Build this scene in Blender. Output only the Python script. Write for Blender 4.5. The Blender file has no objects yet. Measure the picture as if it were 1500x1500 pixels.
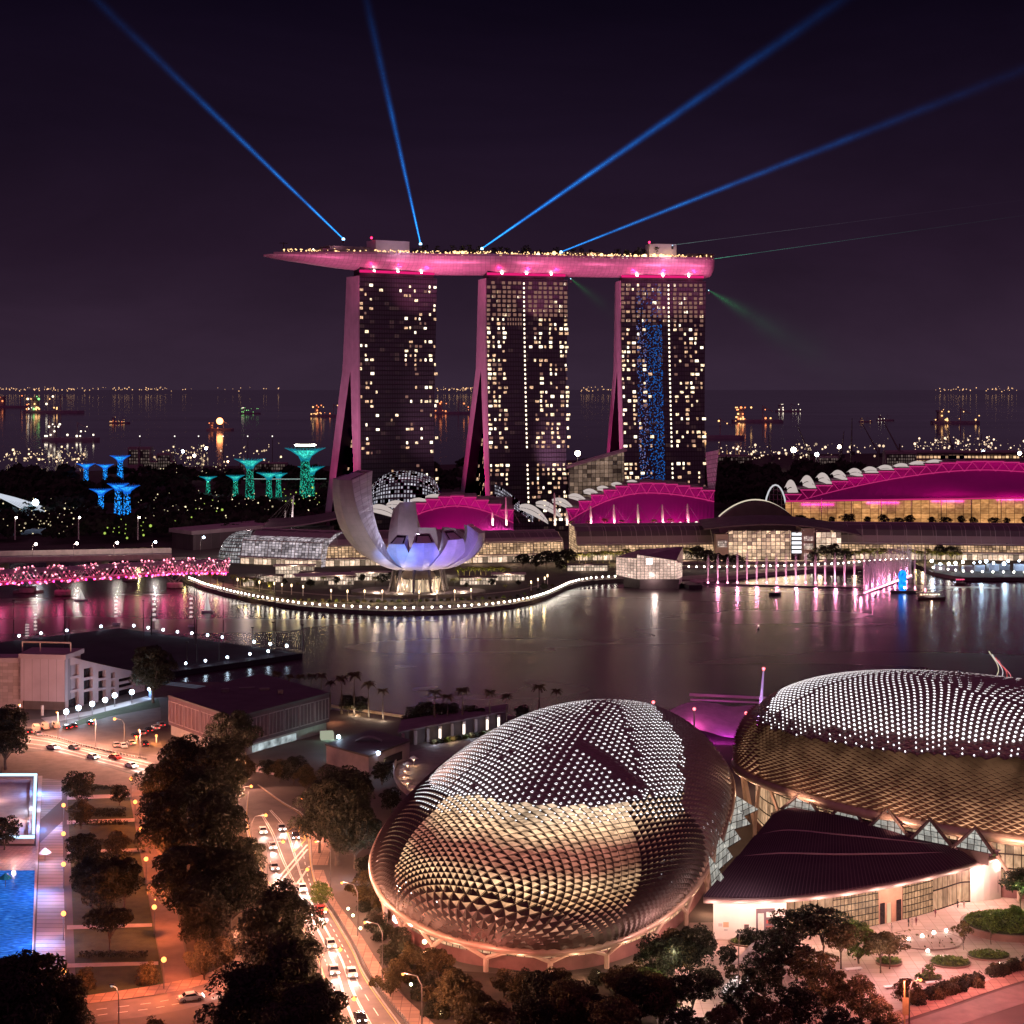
import bpy, math, random
from mathutils import Vector, Matrix, noise
R = random.Random(7)
PI = math.pi
F, H, HY = 2600.0, 110.0, 568.0      # focal length in photo pixels, eye height, horizon row
sc = bpy.context.scene
# ------------------------------------------------------------------ camera
cd = bpy.data.cameras.new('camera')
cam = bpy.data.objects.new('camera', cd)
sc.collection.objects.link(cam)
cam.location = (0, 0, H)
cam.rotation_euler = (math.radians(90), 0, 0)
cd.sensor_width = 36
cd.lens = 36 * F / 1500
cd.shift_y = -(750 - HY) / 1500
cd.clip_start = 1
cd.clip_end = 120000
sc.camera = cam
# ------------------------------------------------------------------ view and sampling
sc.view_settings.view_transform = 'Standard'
sc.view_settings.look = 'None'
sc.view_settings.exposure = 0
sc.view_settings.gamma = 1
sc.render.engine = 'CYCLES'
cy = sc.cycles
cy.use_denoising = True
try:
    cy.denoiser = 'OPENIMAGEDENOISE'
    cy.denoising_input_passes = 'RGB_ALBEDO_NORMAL'
except Exception:
    pass
cy.max_bounces = 4
cy.diffuse_bounces = 2
cy.glossy_bounces = 3
cy.transmission_bounces = 2
cy.transparent_max_bounces = 16
cy.volume_bounces = 0
cy.sample_clamp_indirect = 3
cy.caustics_reflective = False
cy.caustics_refractive = False
cy.volume_step_rate = 1
cy.use_light_tree = True
# ------------------------------------------------------------------ night sky: city glow on the haze, with unseen ambient fill added overhead
w = bpy.data.worlds.new('World')
sc.world = w
w.use_nodes = True
nt = w.node_tree
nt.nodes.clear()
def nd(nt, typ, **kw):
    n = nt.nodes.new(typ)
    for k, v in kw.items():
        if hasattr(n, k) and k not in n.inputs: setattr(n, k, v)
        else: n.inputs[k].default_value = v
    return n
def lk(nt, a, b): nt.links.new(a, b)
def ramp(nt, fac, stops, interp='LINEAR'):
    r = nt.nodes.new('ShaderNodeValToRGB')
    r.color_ramp.interpolation = interp
    e = r.color_ramp.elements
    while len(e) < len(stops): e.new(0.5)
    for el, (p, c) in zip(e, stops):
        el.position = p
        el.color = (c[0], c[1], c[2], 1) if not isinstance(c, (int, float)) else (c, c, c, 1)
    if fac is not None: lk(nt, fac, r.inputs[0])
    return r
def mth(nt, op, a, b=None, c=None):
    n = nt.nodes.new('ShaderNodeMath'); n.operation = op
    for i, x in enumerate((a, b, c)):
        if x is None: continue
        if isinstance(x, (int, float)): n.inputs[i].default_value = x
        else: lk(nt, x, n.inputs[i])
    return n.outputs[0]
def mixc(nt, fac, a, b, typ='MIX'):
    n = nt.nodes.new('ShaderNodeMix'); n.data_type = 'RGBA'; n.blend_type = typ
    for i, x in ((0, fac), (6, a), (7, b)):
        if isinstance(x, (int, float)): n.inputs[i].default_value = x
        elif isinstance(x, tuple): n.inputs[i].default_value = (x[0], x[1], x[2], 1)
        else: lk(nt, x, n.inputs[i])
    return n.outputs[2]
tc = nd(nt, 'ShaderNodeTexCoord')
sp = nd(nt, 'ShaderNodeSeparateXYZ'); lk(nt, tc.outputs['Generated'], sp.inputs[0])
zr = ramp(nt, sp.outputs[2], [(0.0, (.036, .0205, .039)), (.03, (.029, .0155, .031)), (.075, (.019, .0092, .0215)),
                              (.14, (.0095, .0048, .0135)), (.215, (.0038, .0020, .0075)), (.30, (.040, .016, .036)), (.42, (.078, .029, .060)), (.8, (.088, .022, .060))])
back = mth(nt, 'MULTIPLY', sp.outputs[1], -1.0)
br = ramp(nt, back, [(0.0, (0, 0, 0)), (.25, (.022, .005, .012)), (.9, (.135, .030, .082))])
mpw = nd(nt, 'ShaderNodeMapping'); mpw.inputs['Scale'].default_value = (2.2, 2.2, 7.0); lk(nt, tc.outputs['Generated'], mpw.inputs[0])
ns = nd(nt, 'ShaderNodeTexNoise', Scale=1.6, Detail=6.0, Roughness=.6, Distortion=.5); lk(nt, mpw.outputs[0], ns.inputs[0])
nr = ramp(nt, ns.outputs[0], [(.32, .80), (.7, 1.22)])
sky = mixc(nt, 1.0, mixc(nt, 1.0, zr.outputs[0], br.outputs[0], 'ADD'), nr.outputs[0], 'MULTIPLY')
bg = nd(nt, 'ShaderNodeBackground'); lk(nt, sky, bg.inputs[0]); bg.inputs[1].default_value = 1.0
ow = nd(nt, 'ShaderNodeOutputWorld'); lk(nt, bg.outputs[0], ow.inputs[0])

# ------------------------------------------------------------------ helpers
COL = sc.collection
def G(px, py, z=0.0):
    """photo pixel to a point on the level z"""
    d = F * (H - z) / (py - HY)
    return Vector(((px - 750) * d / F, d, z))
def P(px, py, Y):
    return Vector(((px - 750) * Y / F, Y, H - (py - HY) * Y / F))
def S(y): return F / y               # pixels per metre at a depth
class MB:
    def __init__(s): s.v = []; s.f = []; s.uv = {}
    def vert(s, p): s.v.append(tuple(p)); return len(s.v) - 1
    def face(s, pts, uv=None):
        i = len(s.v); s.v += [tuple(p) for p in pts]; s.f.append(tuple(range(i, i + len(pts))))
        if uv: s.uv[len(s.f) - 1] = uv
        return s
    def box(s, c, d, rz=0.0, taper=1.0):
        """c = centre of the base, d = full sizes"""
        x, y, z = c; a, b, h = d[0] / 2, d[1] / 2, d[2]
        cs, sn = math.cos(rz), math.sin(rz); i = len(s.v)
        for k, t in ((0, 1.0), (h, taper)):
            for px, py in ((-a, -b), (a, -b), (a, b), (-a, b)):
                s.v.append((x + (px * cs - py * sn) * t, y + (px * sn + py * cs) * t, z + k))
        for q in ((0, 3, 2, 1), (4, 5, 6, 7), (0, 1, 5, 4), (1, 2, 6, 5), (2, 3, 7, 6), (3, 0, 4, 7)):
            s.f.append(tuple(i + k for k in q))
        return s
    def prism(s, poly, z0, z1, bottom=True):
        n = len(poly); i = len(s.v)
        a = sum(poly[k][0] * poly[(k + 1) % n][1] - poly[(k + 1) % n][0] * poly[k][1] for k in range(n))
        if a < 0: poly = poly[::-1]
        zz = z1 if isinstance(z1, (list, tuple)) else [z1] * n
        if a < 0 and isinstance(z1, (list, tuple)): zz = zz[::-1]
        s.v += [(p[0], p[1], z0) for p in poly] + [(p[0], p[1], z) for p, z in zip(poly, zz)]
        s.f.append(tuple(i + n + k for k in range(n)))
        if bottom: s.f.append(tuple(i + k for k in reversed(range(n))))
        for k in range(n):
            l = (k + 1) % n; s.f.append((i + k, i + l, i + n + l, i + n + k))
        return s
    def tube(s, pts, r, n=6, caps=True):
        pts = [Vector(p) for p in pts]; m = len(pts); i0 = len(s.v)
        rr = r if isinstance(r, (list, tuple)) else [r] * m
        for k, p in enumerate(pts):
            t = (pts[min(k + 1, m - 1)] - pts[max(k - 1, 0)]).normalized()
            u = t.cross(Vector((0, 0, 1)))
            if u.length < 1e-3: u = t.cross(Vector((0, 1, 0)))
            u.normalize(); w_ = t.cross(u)
            for j in range(n):
                a = 2 * PI * j / n
                s.v.append(tuple(p + (u * math.cos(a) + w_ * math.sin(a)) * rr[k]))
        for k in range(m - 1):
            for j in range(n):
                a = i0 + k * n + j; b = i0 + k * n + (j + 1) % n
                s.f.append((a, b, b + n, a + n))
        if caps:
            s.f.append(tuple(i0 + j for j in reversed(range(n)))); s.f.append(tuple(i0 + (m - 1) * n + j for j in range(n)))
        return s
    def lathe(s, prof, c, n=12):
        i0 = len(s.v); m = len(prof)
        for r, z in prof:
            for j in range(n):
                a = 2 * PI * j / n; s.v.append((c[0] + r * math.cos(a), c[1] + r * math.sin(a), c[2] + z))
        for k in range(m - 1):
            for j in range(n):
                a = i0 + k * n + j; b = i0 + k * n + (j + 1) % n
                s.f.append((a, b, b + n, a + n))
        s.f.append(tuple(i0 + j for j in reversed(range(n)))); s.f.append(tuple(i0 + (m - 1) * n + j for j in range(n)))
        return s
    def ball(s, c, r, n=8, m=5):
        return s.lathe([(max(1e-3, r * math.sin(PI * k / m)), -r * math.cos(PI * k / m)) for k in range(m + 1)], c, n)
    def grid(s, fn, nu, nv, uv=None):
        i0 = len(s.v)
        for a in range(nu + 1):
            for b in range(nv + 1): s.v.append(tuple(fn(a / nu, b / nv)))
        for a in range(nu):
            for b in range(nv):
                q = i0 + a * (nv + 1) + b
                s.f.append((q, q + nv + 1, q + nv + 2, q + 1))
                if uv: s.uv[len(s.f) - 1] = [uv(x / nu, y / nv) for x, y in ((a, b), (a + 1, b), (a + 1, b + 1), (a, b + 1))]
        return s
    def wall(s, A, B, z0, z1, z0b=None, z1b=None, u0=0.0):
        """vertical quad from A to B, uv in metres"""
        L = math.hypot(B[0] - A[0], B[1] - A[1]); z0b = z0 if z0b is None else z0b; z1b = z1 if z1b is None else z1b
        return s.face([(A[0], A[1], z0), (B[0], B[1], z0b), (B[0], B[1], z1b), (A[0], A[1], z1)], [(u0, z0), (u0 + L, z0b), (u0 + L, z1b), (u0, z1)])
    def build(s, name, mat, parent=None, smooth=False, local=False, kind=None):
        off = Vector((0, 0, 0)); p = parent
        while p is not None and not local: off += p.location; p = p.parent
        me = bpy.data.meshes.new(name)
        me.from_pydata([(a - off.x, b - off.y, c - off.z) for a, b, c in s.v], [], s.f)
        if s.uv:
            l = me.uv_layers.new(name='UVMap'); d = l.data
            for fi, uv in s.uv.items():
                ls = me.polygons[fi].loop_start
                for k, t in enumerate(uv): d[ls + k].uv = t
        if smooth: me.polygons.foreach_set('use_smooth', [True] * len(me.polygons))
        me.materials.append(mat)
        o = bpy.data.objects.new(name, me); COL.objects.link(o); o.parent = parent
        if kind: o['kind'] = kind
        return o
def tag(o, label, cat, group=None):
    o['label'] = label; o['category'] = cat
    if group: o['group'] = group
    return o
def thing(name, label, cat, loc=(0, 0, 0), group=None):
    o = bpy.data.objects.new(name, None); COL.objects.link(o); o.location = loc; o.empty_display_size = 1
    return tag(o, label, cat, group)
KIDS = {}
def kids(o):
    if o.name not in KIDS: KIDS[o.name] = list(o.children)
    return KIDS[o.name]
def dup(src, loc, rz=0.0, scale=1.0, label=None, group=None):
    """copy a thing with its parts and sub-parts"""
    def rec(o, par):
        c = o.copy(); COL.objects.link(c)
        if par is not None: c.parent = par
        for ch in kids(o): rec(ch, c)
        return c
    r = rec(src, None); r.location = loc; r.rotation_euler = (0, 0, rz)
    r.scale = scale if isinstance(scale, (tuple, list)) else (scale,) * 3
    if label: r['label'] = label
    if group: r['group'] = group
    return r
ORD = 'first second third fourth fifth sixth seventh eighth ninth tenth eleventh twelfth thirteenth fourteenth fifteenth sixteenth seventeenth eighteenth nineteenth twentieth'.split()
TENS = ['', '', 'twenty', 'thirty', 'forty', 'fifty', 'sixty', 'seventy', 'eighty', 'ninety', 'hundred']
def nth(i):
    if i < 20: return ORD[i]
    t, u = divmod(i + 1, 10)
    if u == 0: return {20: 'twentieth', 30: 'thirtieth', 40: 'fortieth', 50: 'fiftieth', 60: 'sixtieth', 70: 'seventieth', 80: 'eightieth', 90: 'ninetieth'}.get(i + 1, 'hundredth')
    return TENS[t] + '-' + ORD[u - 1] if t < 10 else 'hundred-and-' + nth(i - 100)
def light(name, typ, loc, power, col, parent=None, size=.3, aim=None, angle=None, blend=.6, sx=None, sy=None):
    l = bpy.data.lights.new(name, typ); l.energy = power; l.color = col
    if typ == 'AREA':
        l.shape = 'RECTANGLE'; l.size = sx or size; l.size_y = sy or size
    else: l.shadow_soft_size = size
    if typ == 'SPOT': l.spot_size = angle; l.spot_blend = blend
    o = bpy.data.objects.new(name, l); COL.objects.link(o); o.location = loc
    if aim is not None: o.rotation_euler = (Vector(aim) - Vector(loc)).to_track_quat('-Z', 'Y').to_euler()
    if parent is not None:
        o.parent = parent; o.location = Vector(loc) - parent.location
    return o

# ------------------------------------------------------------------ materials
MC = {}
def newmat(name):
    m = bpy.data.materials.new(name); m.use_nodes = True; m.node_tree.nodes.clear(); MC[name] = m
    return m, m.node_tree
def out(nt, sh, vol=False):
    o = nd(nt, 'ShaderNodeOutputMaterial'); lk(nt, sh, o.inputs[1 if vol else 0])
def pm(name, c, c2=None, scale=.3, rough=.7, metal=0.0, bump=0.0, bscale=None, spec=.4, detail=5.0):
    """surface with noise mottling"""
    if name in MC: return MC[name]
    m, nt = newmat(name)
    c2 = c2 or tuple(x * .7 for x in c)
    t = nd(nt, 'ShaderNodeTexCoord')
    n = nd(nt, 'ShaderNodeTexNoise', Scale=scale, Detail=detail, Roughness=.62); lk(nt, t.outputs['Object'], n.inputs[0])
    r = ramp(nt, n.outputs[0], [(.32, c), (.68, c2)])
    b = nd(nt, 'ShaderNodeBsdfPrincipled', Roughness=rough, Metallic=metal)
    b.inputs['Specular IOR Level'].default_value = spec
    lk(nt, r.outputs[0], b.inputs['Base Color'])
    lk(nt, mth(nt, 'MULTIPLY_ADD', n.outputs[0], .25, rough - .12), b.inputs['Roughness'])
    if bump:
        n2 = nd(nt, 'ShaderNodeTexNoise', Scale=bscale or scale * 6, Detail=4.0); lk(nt, t.outputs['Object'], n2.inputs[0])
        bp = nd(nt, 'ShaderNodeBump', Strength=bump, Distance=.2); lk(nt, n2.outputs[0], bp.inputs['Height']); lk(nt, bp.outputs[0], b.inputs['Normal'])
    out(nt, b.outputs[0]); return m
def em(name, c, s, sample=False, vary=None):
    if name in MC: return MC[name]
    m, nt = newmat(name)
    e = nd(nt, 'ShaderNodeEmission', Strength=s); e.inputs[0].default_value = (*c, 1)
    if vary:
        t = nd(nt, 'ShaderNodeTexCoord'); n = nd(nt, 'ShaderNodeTexNoise', Scale=vary, Detail=2.0); lk(nt, t.outputs['Object'], n.inputs[0])
        rr = ramp(nt, n.outputs[0], [(.35, .25), (.65, 1.3)])
        lk(nt, mth(nt, 'MULTIPLY', rr.outputs[0], s), e.inputs[1])
    out(nt, e.outputs[0])
    m.cycles.emission_sampling = 'FRONT_BACK' if sample else 'NONE'
    return m
def glow_glass(name, c, c2, s, cw, ch, mull=.12, lo=.25, hi=1.2, frame=(.02, .015, .015), sample=False, band=None):
    """lit glazing seen at night: mullion grid in uv metres, every pane its own brightness"""
    if name in MC: return MC[name]
    m, nt = newmat(name)
    t = nd(nt, 'ShaderNodeTexCoord'); s3 = nd(nt, 'ShaderNodeSeparateXYZ'); lk(nt, t.outputs['UV'], s3.inputs[0])
    u = mth(nt, 'DIVIDE', s3.outputs[0], cw); v = mth(nt, 'DIVIDE', s3.outputs[1], ch)
    fu = mth(nt, 'FRACT', u); fv = mth(nt, 'FRACT', v)
    cb = nd(nt, 'ShaderNodeCombineXYZ'); lk(nt, mth(nt, 'FLOOR', u), cb.inputs[0]); lk(nt, mth(nt, 'FLOOR', v), cb.inputs[1])
    wn = nd(nt, 'ShaderNodeTexWhiteNoise', noise_dimensions='2D'); lk(nt, cb.outputs[0], wn.inputs[0])
    cb2 = nd(nt, 'ShaderNodeCombineXYZ'); lk(nt, u, cb2.inputs[0]); lk(nt, v, cb2.inputs[1])
    n = nd(nt, 'ShaderNodeTexNoise', Scale=.22, Detail=3.0); lk(nt, cb2.outputs[0], n.inputs[0])
    n3 = nd(nt, 'ShaderNodeTexNoise', Scale=2.2, Detail=2.0); lk(nt, cb2.outputs[0], n3.inputs[0])
    mu = mth(nt, 'MULTIPLY', mth(nt, 'GREATER_THAN', fu, mull), mth(nt, 'GREATER_THAN', fv, mull * .9))
    br_ = mth(nt, 'MULTIPLY_ADD', wn.outputs[0], hi - lo, lo)
    nz = ramp(nt, n.outputs[0], [(.33, .45), (.66, 1.1)])
    n4 = ramp(nt, n3.outputs[0], [(.3, .65), (.7, 1.15)])
    st = mth(nt, 'MULTIPLY', mth(nt, 'MULTIPLY', br_, nz.outputs[0]), mth(nt, 'MULTIPLY', mu, n4.outputs[0]))
    col = mixc(nt, n3.outputs[0], c, c2)
    b = nd(nt, 'ShaderNodeBsdfPrincipled', Roughness=.25); b.inputs['Base Color'].default_value = (*frame, 1)
    s = s * 1.12
    lk(nt, col, b.inputs['Emission Color']); lk(nt, mth(nt, 'MULTIPLY', st, s), b.inputs['Emission Strength'])
    out(nt, b.outputs[0])
    m.cycles.emission_sampling = 'FRONT_BACK' if sample else 'NONE'
    return m
def grid_mat(name, c, line, cw, ch, lw=.1, rough=.4, metal=0.0, coord='UV', spec=.5, vary=.3):
    """panelled surface: joint grid in uv metres"""
    if name in MC: return MC[name]
    m, nt = newmat(name)
    t = nd(nt, 'ShaderNodeTexCoord'); s3 = nd(nt, 'ShaderNodeSeparateXYZ'); lk(nt, t.outputs[coord], s3.inputs[0])
    u = mth(nt, 'DIVIDE', s3.outputs[0], cw); v = mth(nt, 'DIVIDE', s3.outputs[1], ch)
    mu = mth(nt, 'MULTIPLY', mth(nt, 'GREATER_THAN', mth(nt, 'FRACT', u), lw), mth(nt, 'GREATER_THAN', mth(nt, 'FRACT', v), lw))
    cb = nd(nt, 'ShaderNodeCombineXYZ'); lk(nt, mth(nt, 'FLOOR', u), cb.inputs[0]); lk(nt, mth(nt, 'FLOOR', v), cb.inputs[1])
    wn = nd(nt, 'ShaderNodeTexWhiteNoise', noise_dimensions='2D'); lk(nt, cb.outputs[0], wn.inputs[0])
    k = mth(nt, 'MULTIPLY_ADD', wn.outputs[0], vary, 1 - vary / 2)
    n = nd(nt, 'ShaderNodeTexNoise', Scale=.15, Detail=5.0); lk(nt, t.outputs['Object'], n.inputs[0])
    k = mth(nt, 'MULTIPLY', k, mth(nt, 'MULTIPLY_ADD', n.outputs[0], .6, .7))
    cc = nd(nt, 'ShaderNodeVectorMath', operation='SCALE'); cc.inputs[0].default_value = c; lk(nt, k, cc.inputs['Scale'])
    b = nd(nt, 'ShaderNodeBsdfPrincipled', Roughness=rough, Metallic=metal); b.inputs['Specular IOR Level'].default_value = spec
    lk(nt, mixc(nt, mu, line, cc.outputs[0]), b.inputs['Base Color']); out(nt, b.outputs[0]); return m

CONC = pm('concrete', (.34, .28, .29), (.24, .19, .2), .12, .8, bump=.1)
PALE = pm('pale_concrete', (.5, .44, .43), (.4, .34, .34), .2, .75)
DARKM = pm('dark_metal', (.05, .042, .048), (.03, .026, .03), .4, .45, .3)
ROOF = pm('dark_roof', (.085, .06, .068), (.05, .036, .042), .12, .6, .2)
WHITEM = pm('white_metal', (.72, .7, .7), (.6, .57, .58), .5, .4)
STEEL = pm('pole_steel', (.2, .18, .18), (.14, .12, .12), .8, .5, .5)
L_WHITE = em('lamp_white', (1, .90, .76), 30, True)
L_WARM = em('lamp_warm', (1, .70, .40), 5, True)
L_COOL = em('lamp_cool', (.62, .82, 1), 26, True)
L_ORANGE = em('lamp_orange', (1, .36, .09), 3.4, True)
L_PINK = em('lamp_pink', (1, .10, .24), 3, True)
L_GOLD = em('spark_gold', (1, .62, .26), 3.2)
# ================================================================== SETTING: water and land
m, nt = newmat('bay_water')
t = nd(nt, 'ShaderNodeTexCoord'); mp = nd(nt, 'ShaderNodeMapping'); mp.inputs['Scale'].default_value = (.006, .02, .02); lk(nt, t.outputs['Object'], mp.inputs[0])
n1 = nd(nt, 'ShaderNodeTexNoise', Scale=.8, Detail=2.0, Roughness=.5, Distortion=.6); lk(nt, mp.outputs[0], n1.inputs[0])
n2 = nd(nt, 'ShaderNodeTexNoise', Scale=.12, Detail=3.0); lk(nt, t.outputs['Object'], n2.inputs[0])
b = nd(nt, 'ShaderNodeBsdfPrincipled', IOR=1.36); b.inputs['Specular Tint'].default_value = (1, .80, .92, 1); b.inputs['Base Color'].default_value = (.035, .018, .028, 1)
rr = ramp(nt, n1.outputs[0], [(.3, .25), (.7, .285)]); lk(nt, rr.outputs[0], b.inputs['Roughness'])
out(nt, b.outputs[0])
WATER = m
mb = MB(); mb.face([(-3000, 200, -2), (3000, 200, -2), (3000, 1900, -2), (-3000, 1900, -2)])
o = mb.build('water', WATER); o['kind'] = 'structure'
m, nt = newmat('open_sea'); t = nd(nt, 'ShaderNodeTexCoord'); mp = nd(nt, 'ShaderNodeMapping'); mp.inputs['Scale'].default_value = (.0006, .0022, 1); lk(nt, t.outputs['Object'], mp.inputs[0])
n1 = nd(nt, 'ShaderNodeTexNoise', Scale=1.0, Detail=5.0); lk(nt, mp.outputs[0], n1.inputs[0])
b = nd(nt, 'ShaderNodeBsdfPrincipled', IOR=1.4); b.inputs['Base Color'].default_value = (.03, .03, .055, 1); rr = ramp(nt, n1.outputs[0], [(.3, .05), (.7, .09)]); lk(nt, rr.outputs[0], b.inputs['Roughness']); out(nt, b.outputs[0])
mb = MB()
for x0, x1, y0, y1 in ((-90000, 90000, 1900, 90000), (-90000, -3000, 200, 1900), (3000, 90000, 200, 1900)): mb.face([(x0, y0, -2), (x1, y0, -2), (x1, y1, -2), (x0, y1, -2)])
o = mb.build('sea', m); o['kind'] = 'structure'
GRND = pm('dark_ground', (.07, .055, .05), (.035, .03, .028), .05, .9)
shore = [(-500, 815), (-60, 813), (235, 817), (258, 838), (275, 850), (300, 860), (330, 868), (365, 876), (400, 882), (440, 888), (480, 891), (520, 893), (560, 895), (600, 895),
         (640, 894), (680, 892), (720, 889), (750, 885), (780, 879), (800, 873), (818, 865), (835, 857), (850, 853), (870, 850), (905, 848), (1010, 849), (1040, 847), (1120, 839),
         (1200, 833), (1300, 828), (1345, 827), (1365, 838), (1410, 846), (1500, 846), (1750, 846), (2000, 840)]
SH = [G(*p) for p in shore]
poly = [(p.x, p.y) for p in SH] + [(1500, 3000), (700, 3000), (350, 2900), (100, 2700), (-150, 2500), (-420, 2500), (-600, 2300), (-800, 1800), (-1100, 1700)]
mb = MB(); mb.prism(poly, -4, 0); o = mb.build('far_ground', GRND); o['kind'] = 'structure'
near = [(-900, 250), (900, 250), (900, 640), (420, 610), (250, 600), (110, 600), (40, 598), (-30, 592), (-70, 610), (-95, 640), (-110, 664), (-128, 662), (-137, 675), (-200, 680), (-400, 690), (-900, 720)]
mb = MB(); mb.prism(near, -4, 0)
PAVE = pm('city_ground', (.13, .10, .09), (.075, .06, .055), .04, .85, bump=.05)
o = mb.build('ground', PAVE); o['kind'] = 'structure'

# lights of the far shore
mb = MB()
for k in range(230):
    px = R.choice([R.uniform(0, 110), R.uniform(60, 260), R.uniform(0, 420), R.uniform(640, 700), R.uniform(850, 900), R.uniform(1370, 1490)])
    p = P(px, R.gauss(570, 1.6), R.uniform(29000, 33500)); r = R.uniform(3, 10)
    if p.z < 3: p.z = 3
    mb.ball(p, r, 5, 3)
o = mb.build('distant_shore_lights', em('far_light', (1, .55, .26), 1.7)); o['kind'] = 'stuff'
tag(o, 'thin line of tiny amber lights along the far shore on the horizon', 'lights')

# ------------------------------------------------------------------ ships at anchor
HULL = pm('ship_hull_hazed', (.34, .30, .34), (.26, .22, .26), .05, .8)  # paled so that distance haze is put into the hull colour
def ship(px, py, L, cols, label, wide=False, streak=None):
    p = G(px, py, -2); Y = p.y
    t = thing('anchored_ship', label, 'ship', p)
    k = L / 60
    mb = MB(); hw = L * .09; L *= .8
    mb.prism([(p.x - L / 2, Y - hw), (p.x + L * .4, Y - hw), (p.x + L / 2, Y), (p.x + L * .4, Y + hw), (p.x - L / 2, Y + hw)], -2.2, 1.6 * k)
    mb.build('hull', HULL, t)
    mb = MB(); mb.box((p.x - L * .33, Y, 1.6 * k), (L * .10, hw * 1.7, 9 * k), 0, .9); mb.box((p.x - L * .33, Y, 10.6 * k), (L * .13, hw * 1.9, 1.8 * k)); mb.build('deckhouse', HULL, t)
    mb = MB(); mb.tube([(p.x + L * .1, Y, 1.5 * k), (p.x + L * .1, Y, 15 * k)], .5 * k, 5); mb.tube([(p.x + L * .1, Y, 14 * k), (p.x + L * .3, Y, 9 * k)], .4 * k, 5); mb.build('derrick', HULL, t)
    for c, n in cols:
        for i in range(n):
            x = p.x + R.choice([R.uniform(-.45, -.2), R.uniform(-.48, .46)]) * L; z = R.choice([2.4, 3, 4, 7, 11, 13]) * k
            MB().ball((x, Y - hw - .4 * k, z), R.uniform(.35, .95) * k * 1.05, 6, 4).build('deck_lamp', c, t)
    return t
W1 = em('ship_white', (1, .85, .66), 2.6); W2 = em('ship_orange', (1, .26, .09), 2.6); W3 = em('ship_green', (.35, 1, .3), 1.6); W4 = em('ship_amber', (1, .52, .2), 2.4)
ship(80, 605, 330, [(W4, 16), (W3, 3), (W1, 6)], 'long ship with amber and green deck lights, farthest of the two at far left')
ship(105, 645, 150, [(W1, 18)], 'ship with white deck lights low on the sea at far left')
ship(24, 597, 300, [(W2, 7)], 'faint long barge with dim orange lights near the horizon at far left')
ship(176, 620, 80, [(W4, 8), (W2, 4)], 'small ship with upright amber lights above the blue supertrees')
t = ship(323, 630, 90, [(W2, 5)], 'ship with one dazzling orange light and a red reflection on the sea')
p = G(323, 630, -2); MB().ball((p.x, p.y - 12, 22), 9, 10, 6).build('flood_lamp', em('ship_flood', (1, .30, .10), 8, True), t)
ship(367, 606, 110, [(W3, 12), (W1, 4)], 'ship lit green and white near the horizon left of the towers')
ship(483, 610, 190, [(W4, 14), (W2, 8)], 'ship with a cluster of orange lights half hidden by the left tower')
ship(665, 606, 230, [(W2, 10)], 'long low ship with dim orange lights between the left and middle towers')
ship(1110, 618, 210, [(W4, 12), (W2, 10)], 'ship with a thick cluster of orange lights right of the towers')
ship(1155, 603, 150, [(W1, 10)], 'ship with few white lights behind the orange one right of the towers')
ship(1268, 618, 55, [(W4, 5)], 'tiny ship with one amber point above the right magenta roof')
ship(1297, 616, 75, [(W1, 5)], 'tiny ship with three white points above the right magenta roof')
ship(1400, 620, 190, [(W4, 14)], 'ship with a bright band of amber lights at far right')
ship(1046, 642, 170, [(W4, 12)], 'low ship with amber lights just right of the right tower')

# ------------------------------------------------------------------ dark woods of the garden and the far quay
LEAF_FAR = pm('far_leaves', (.035, .042, .024), (.014, .018, .012), .05, .9)
mb = MB()
def farcrown(c, h, n):
    w_ = h * .55
    for _ in range(n):
        a = R.uniform(0, 2 * PI); e = R.uniform(-.2, 1) ; r = R.uniform(.65, 1)
        q = Vector((c[0] + math.cos(a) * w_ * r * math.sqrt(max(0, 1 - e * e)), c[1] + math.sin(a) * w_ * r * math.sqrt(max(0, 1 - e * e)), c[2] + h * .55 + h * .42 * e * r))
        s = R.uniform(.10, .2) * h; u = Vector((R.uniform(-1, 1), R.uniform(-1, 1), R.uniform(-1, 1))).normalized(); v = u.orthogonal().normalized()
        mb.face([q - u * s - v * s * .6, q + u * s - v * s * .3, q + u * s * .8 + v * s * .7, q - u * s * .6 + v * s])
def inside(px, py):
    if py > 800 - .0 * px: return False
    return True
for _ in range(560):   # garden left of the towers
    px, py = R.uniform(-40, 500), R.uniform(700, 797)
    if any(abs(px - a) < 15 and -3 < py - b_ < 20 for a, b_ in ((126, 708), (154, 706), (176, 706), (148, 751), (173, 757), (186, 757), (305, 718), (345, 726), (366, 726), (394, 726), (408, 724), (456, 726), (447, 727))): continue
    p = G(px, py); farcrown(p, R.uniform(10, 17) * (1.0 if py > 740 else 1.2), 70)
for _ in range(260):   # right of the towers
    px, py = R.uniform(1035, 1330), R.uniform(700, 752)
    p = G(px, py); farcrown(p, R.uniform(14, 24), 60)
for _ in range(150):
    px, py = R.uniform(500, 1040), R.uniform(690, 735)
    p = G(px, py); farcrown(p, R.uniform(12, 22), 50)
o = mb.build('far_wood', LEAF_FAR); o['kind'] = 'stuff'
tag(o, 'dark mass of garden trees behind the bay between the towers and the sea', 'trees')
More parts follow.
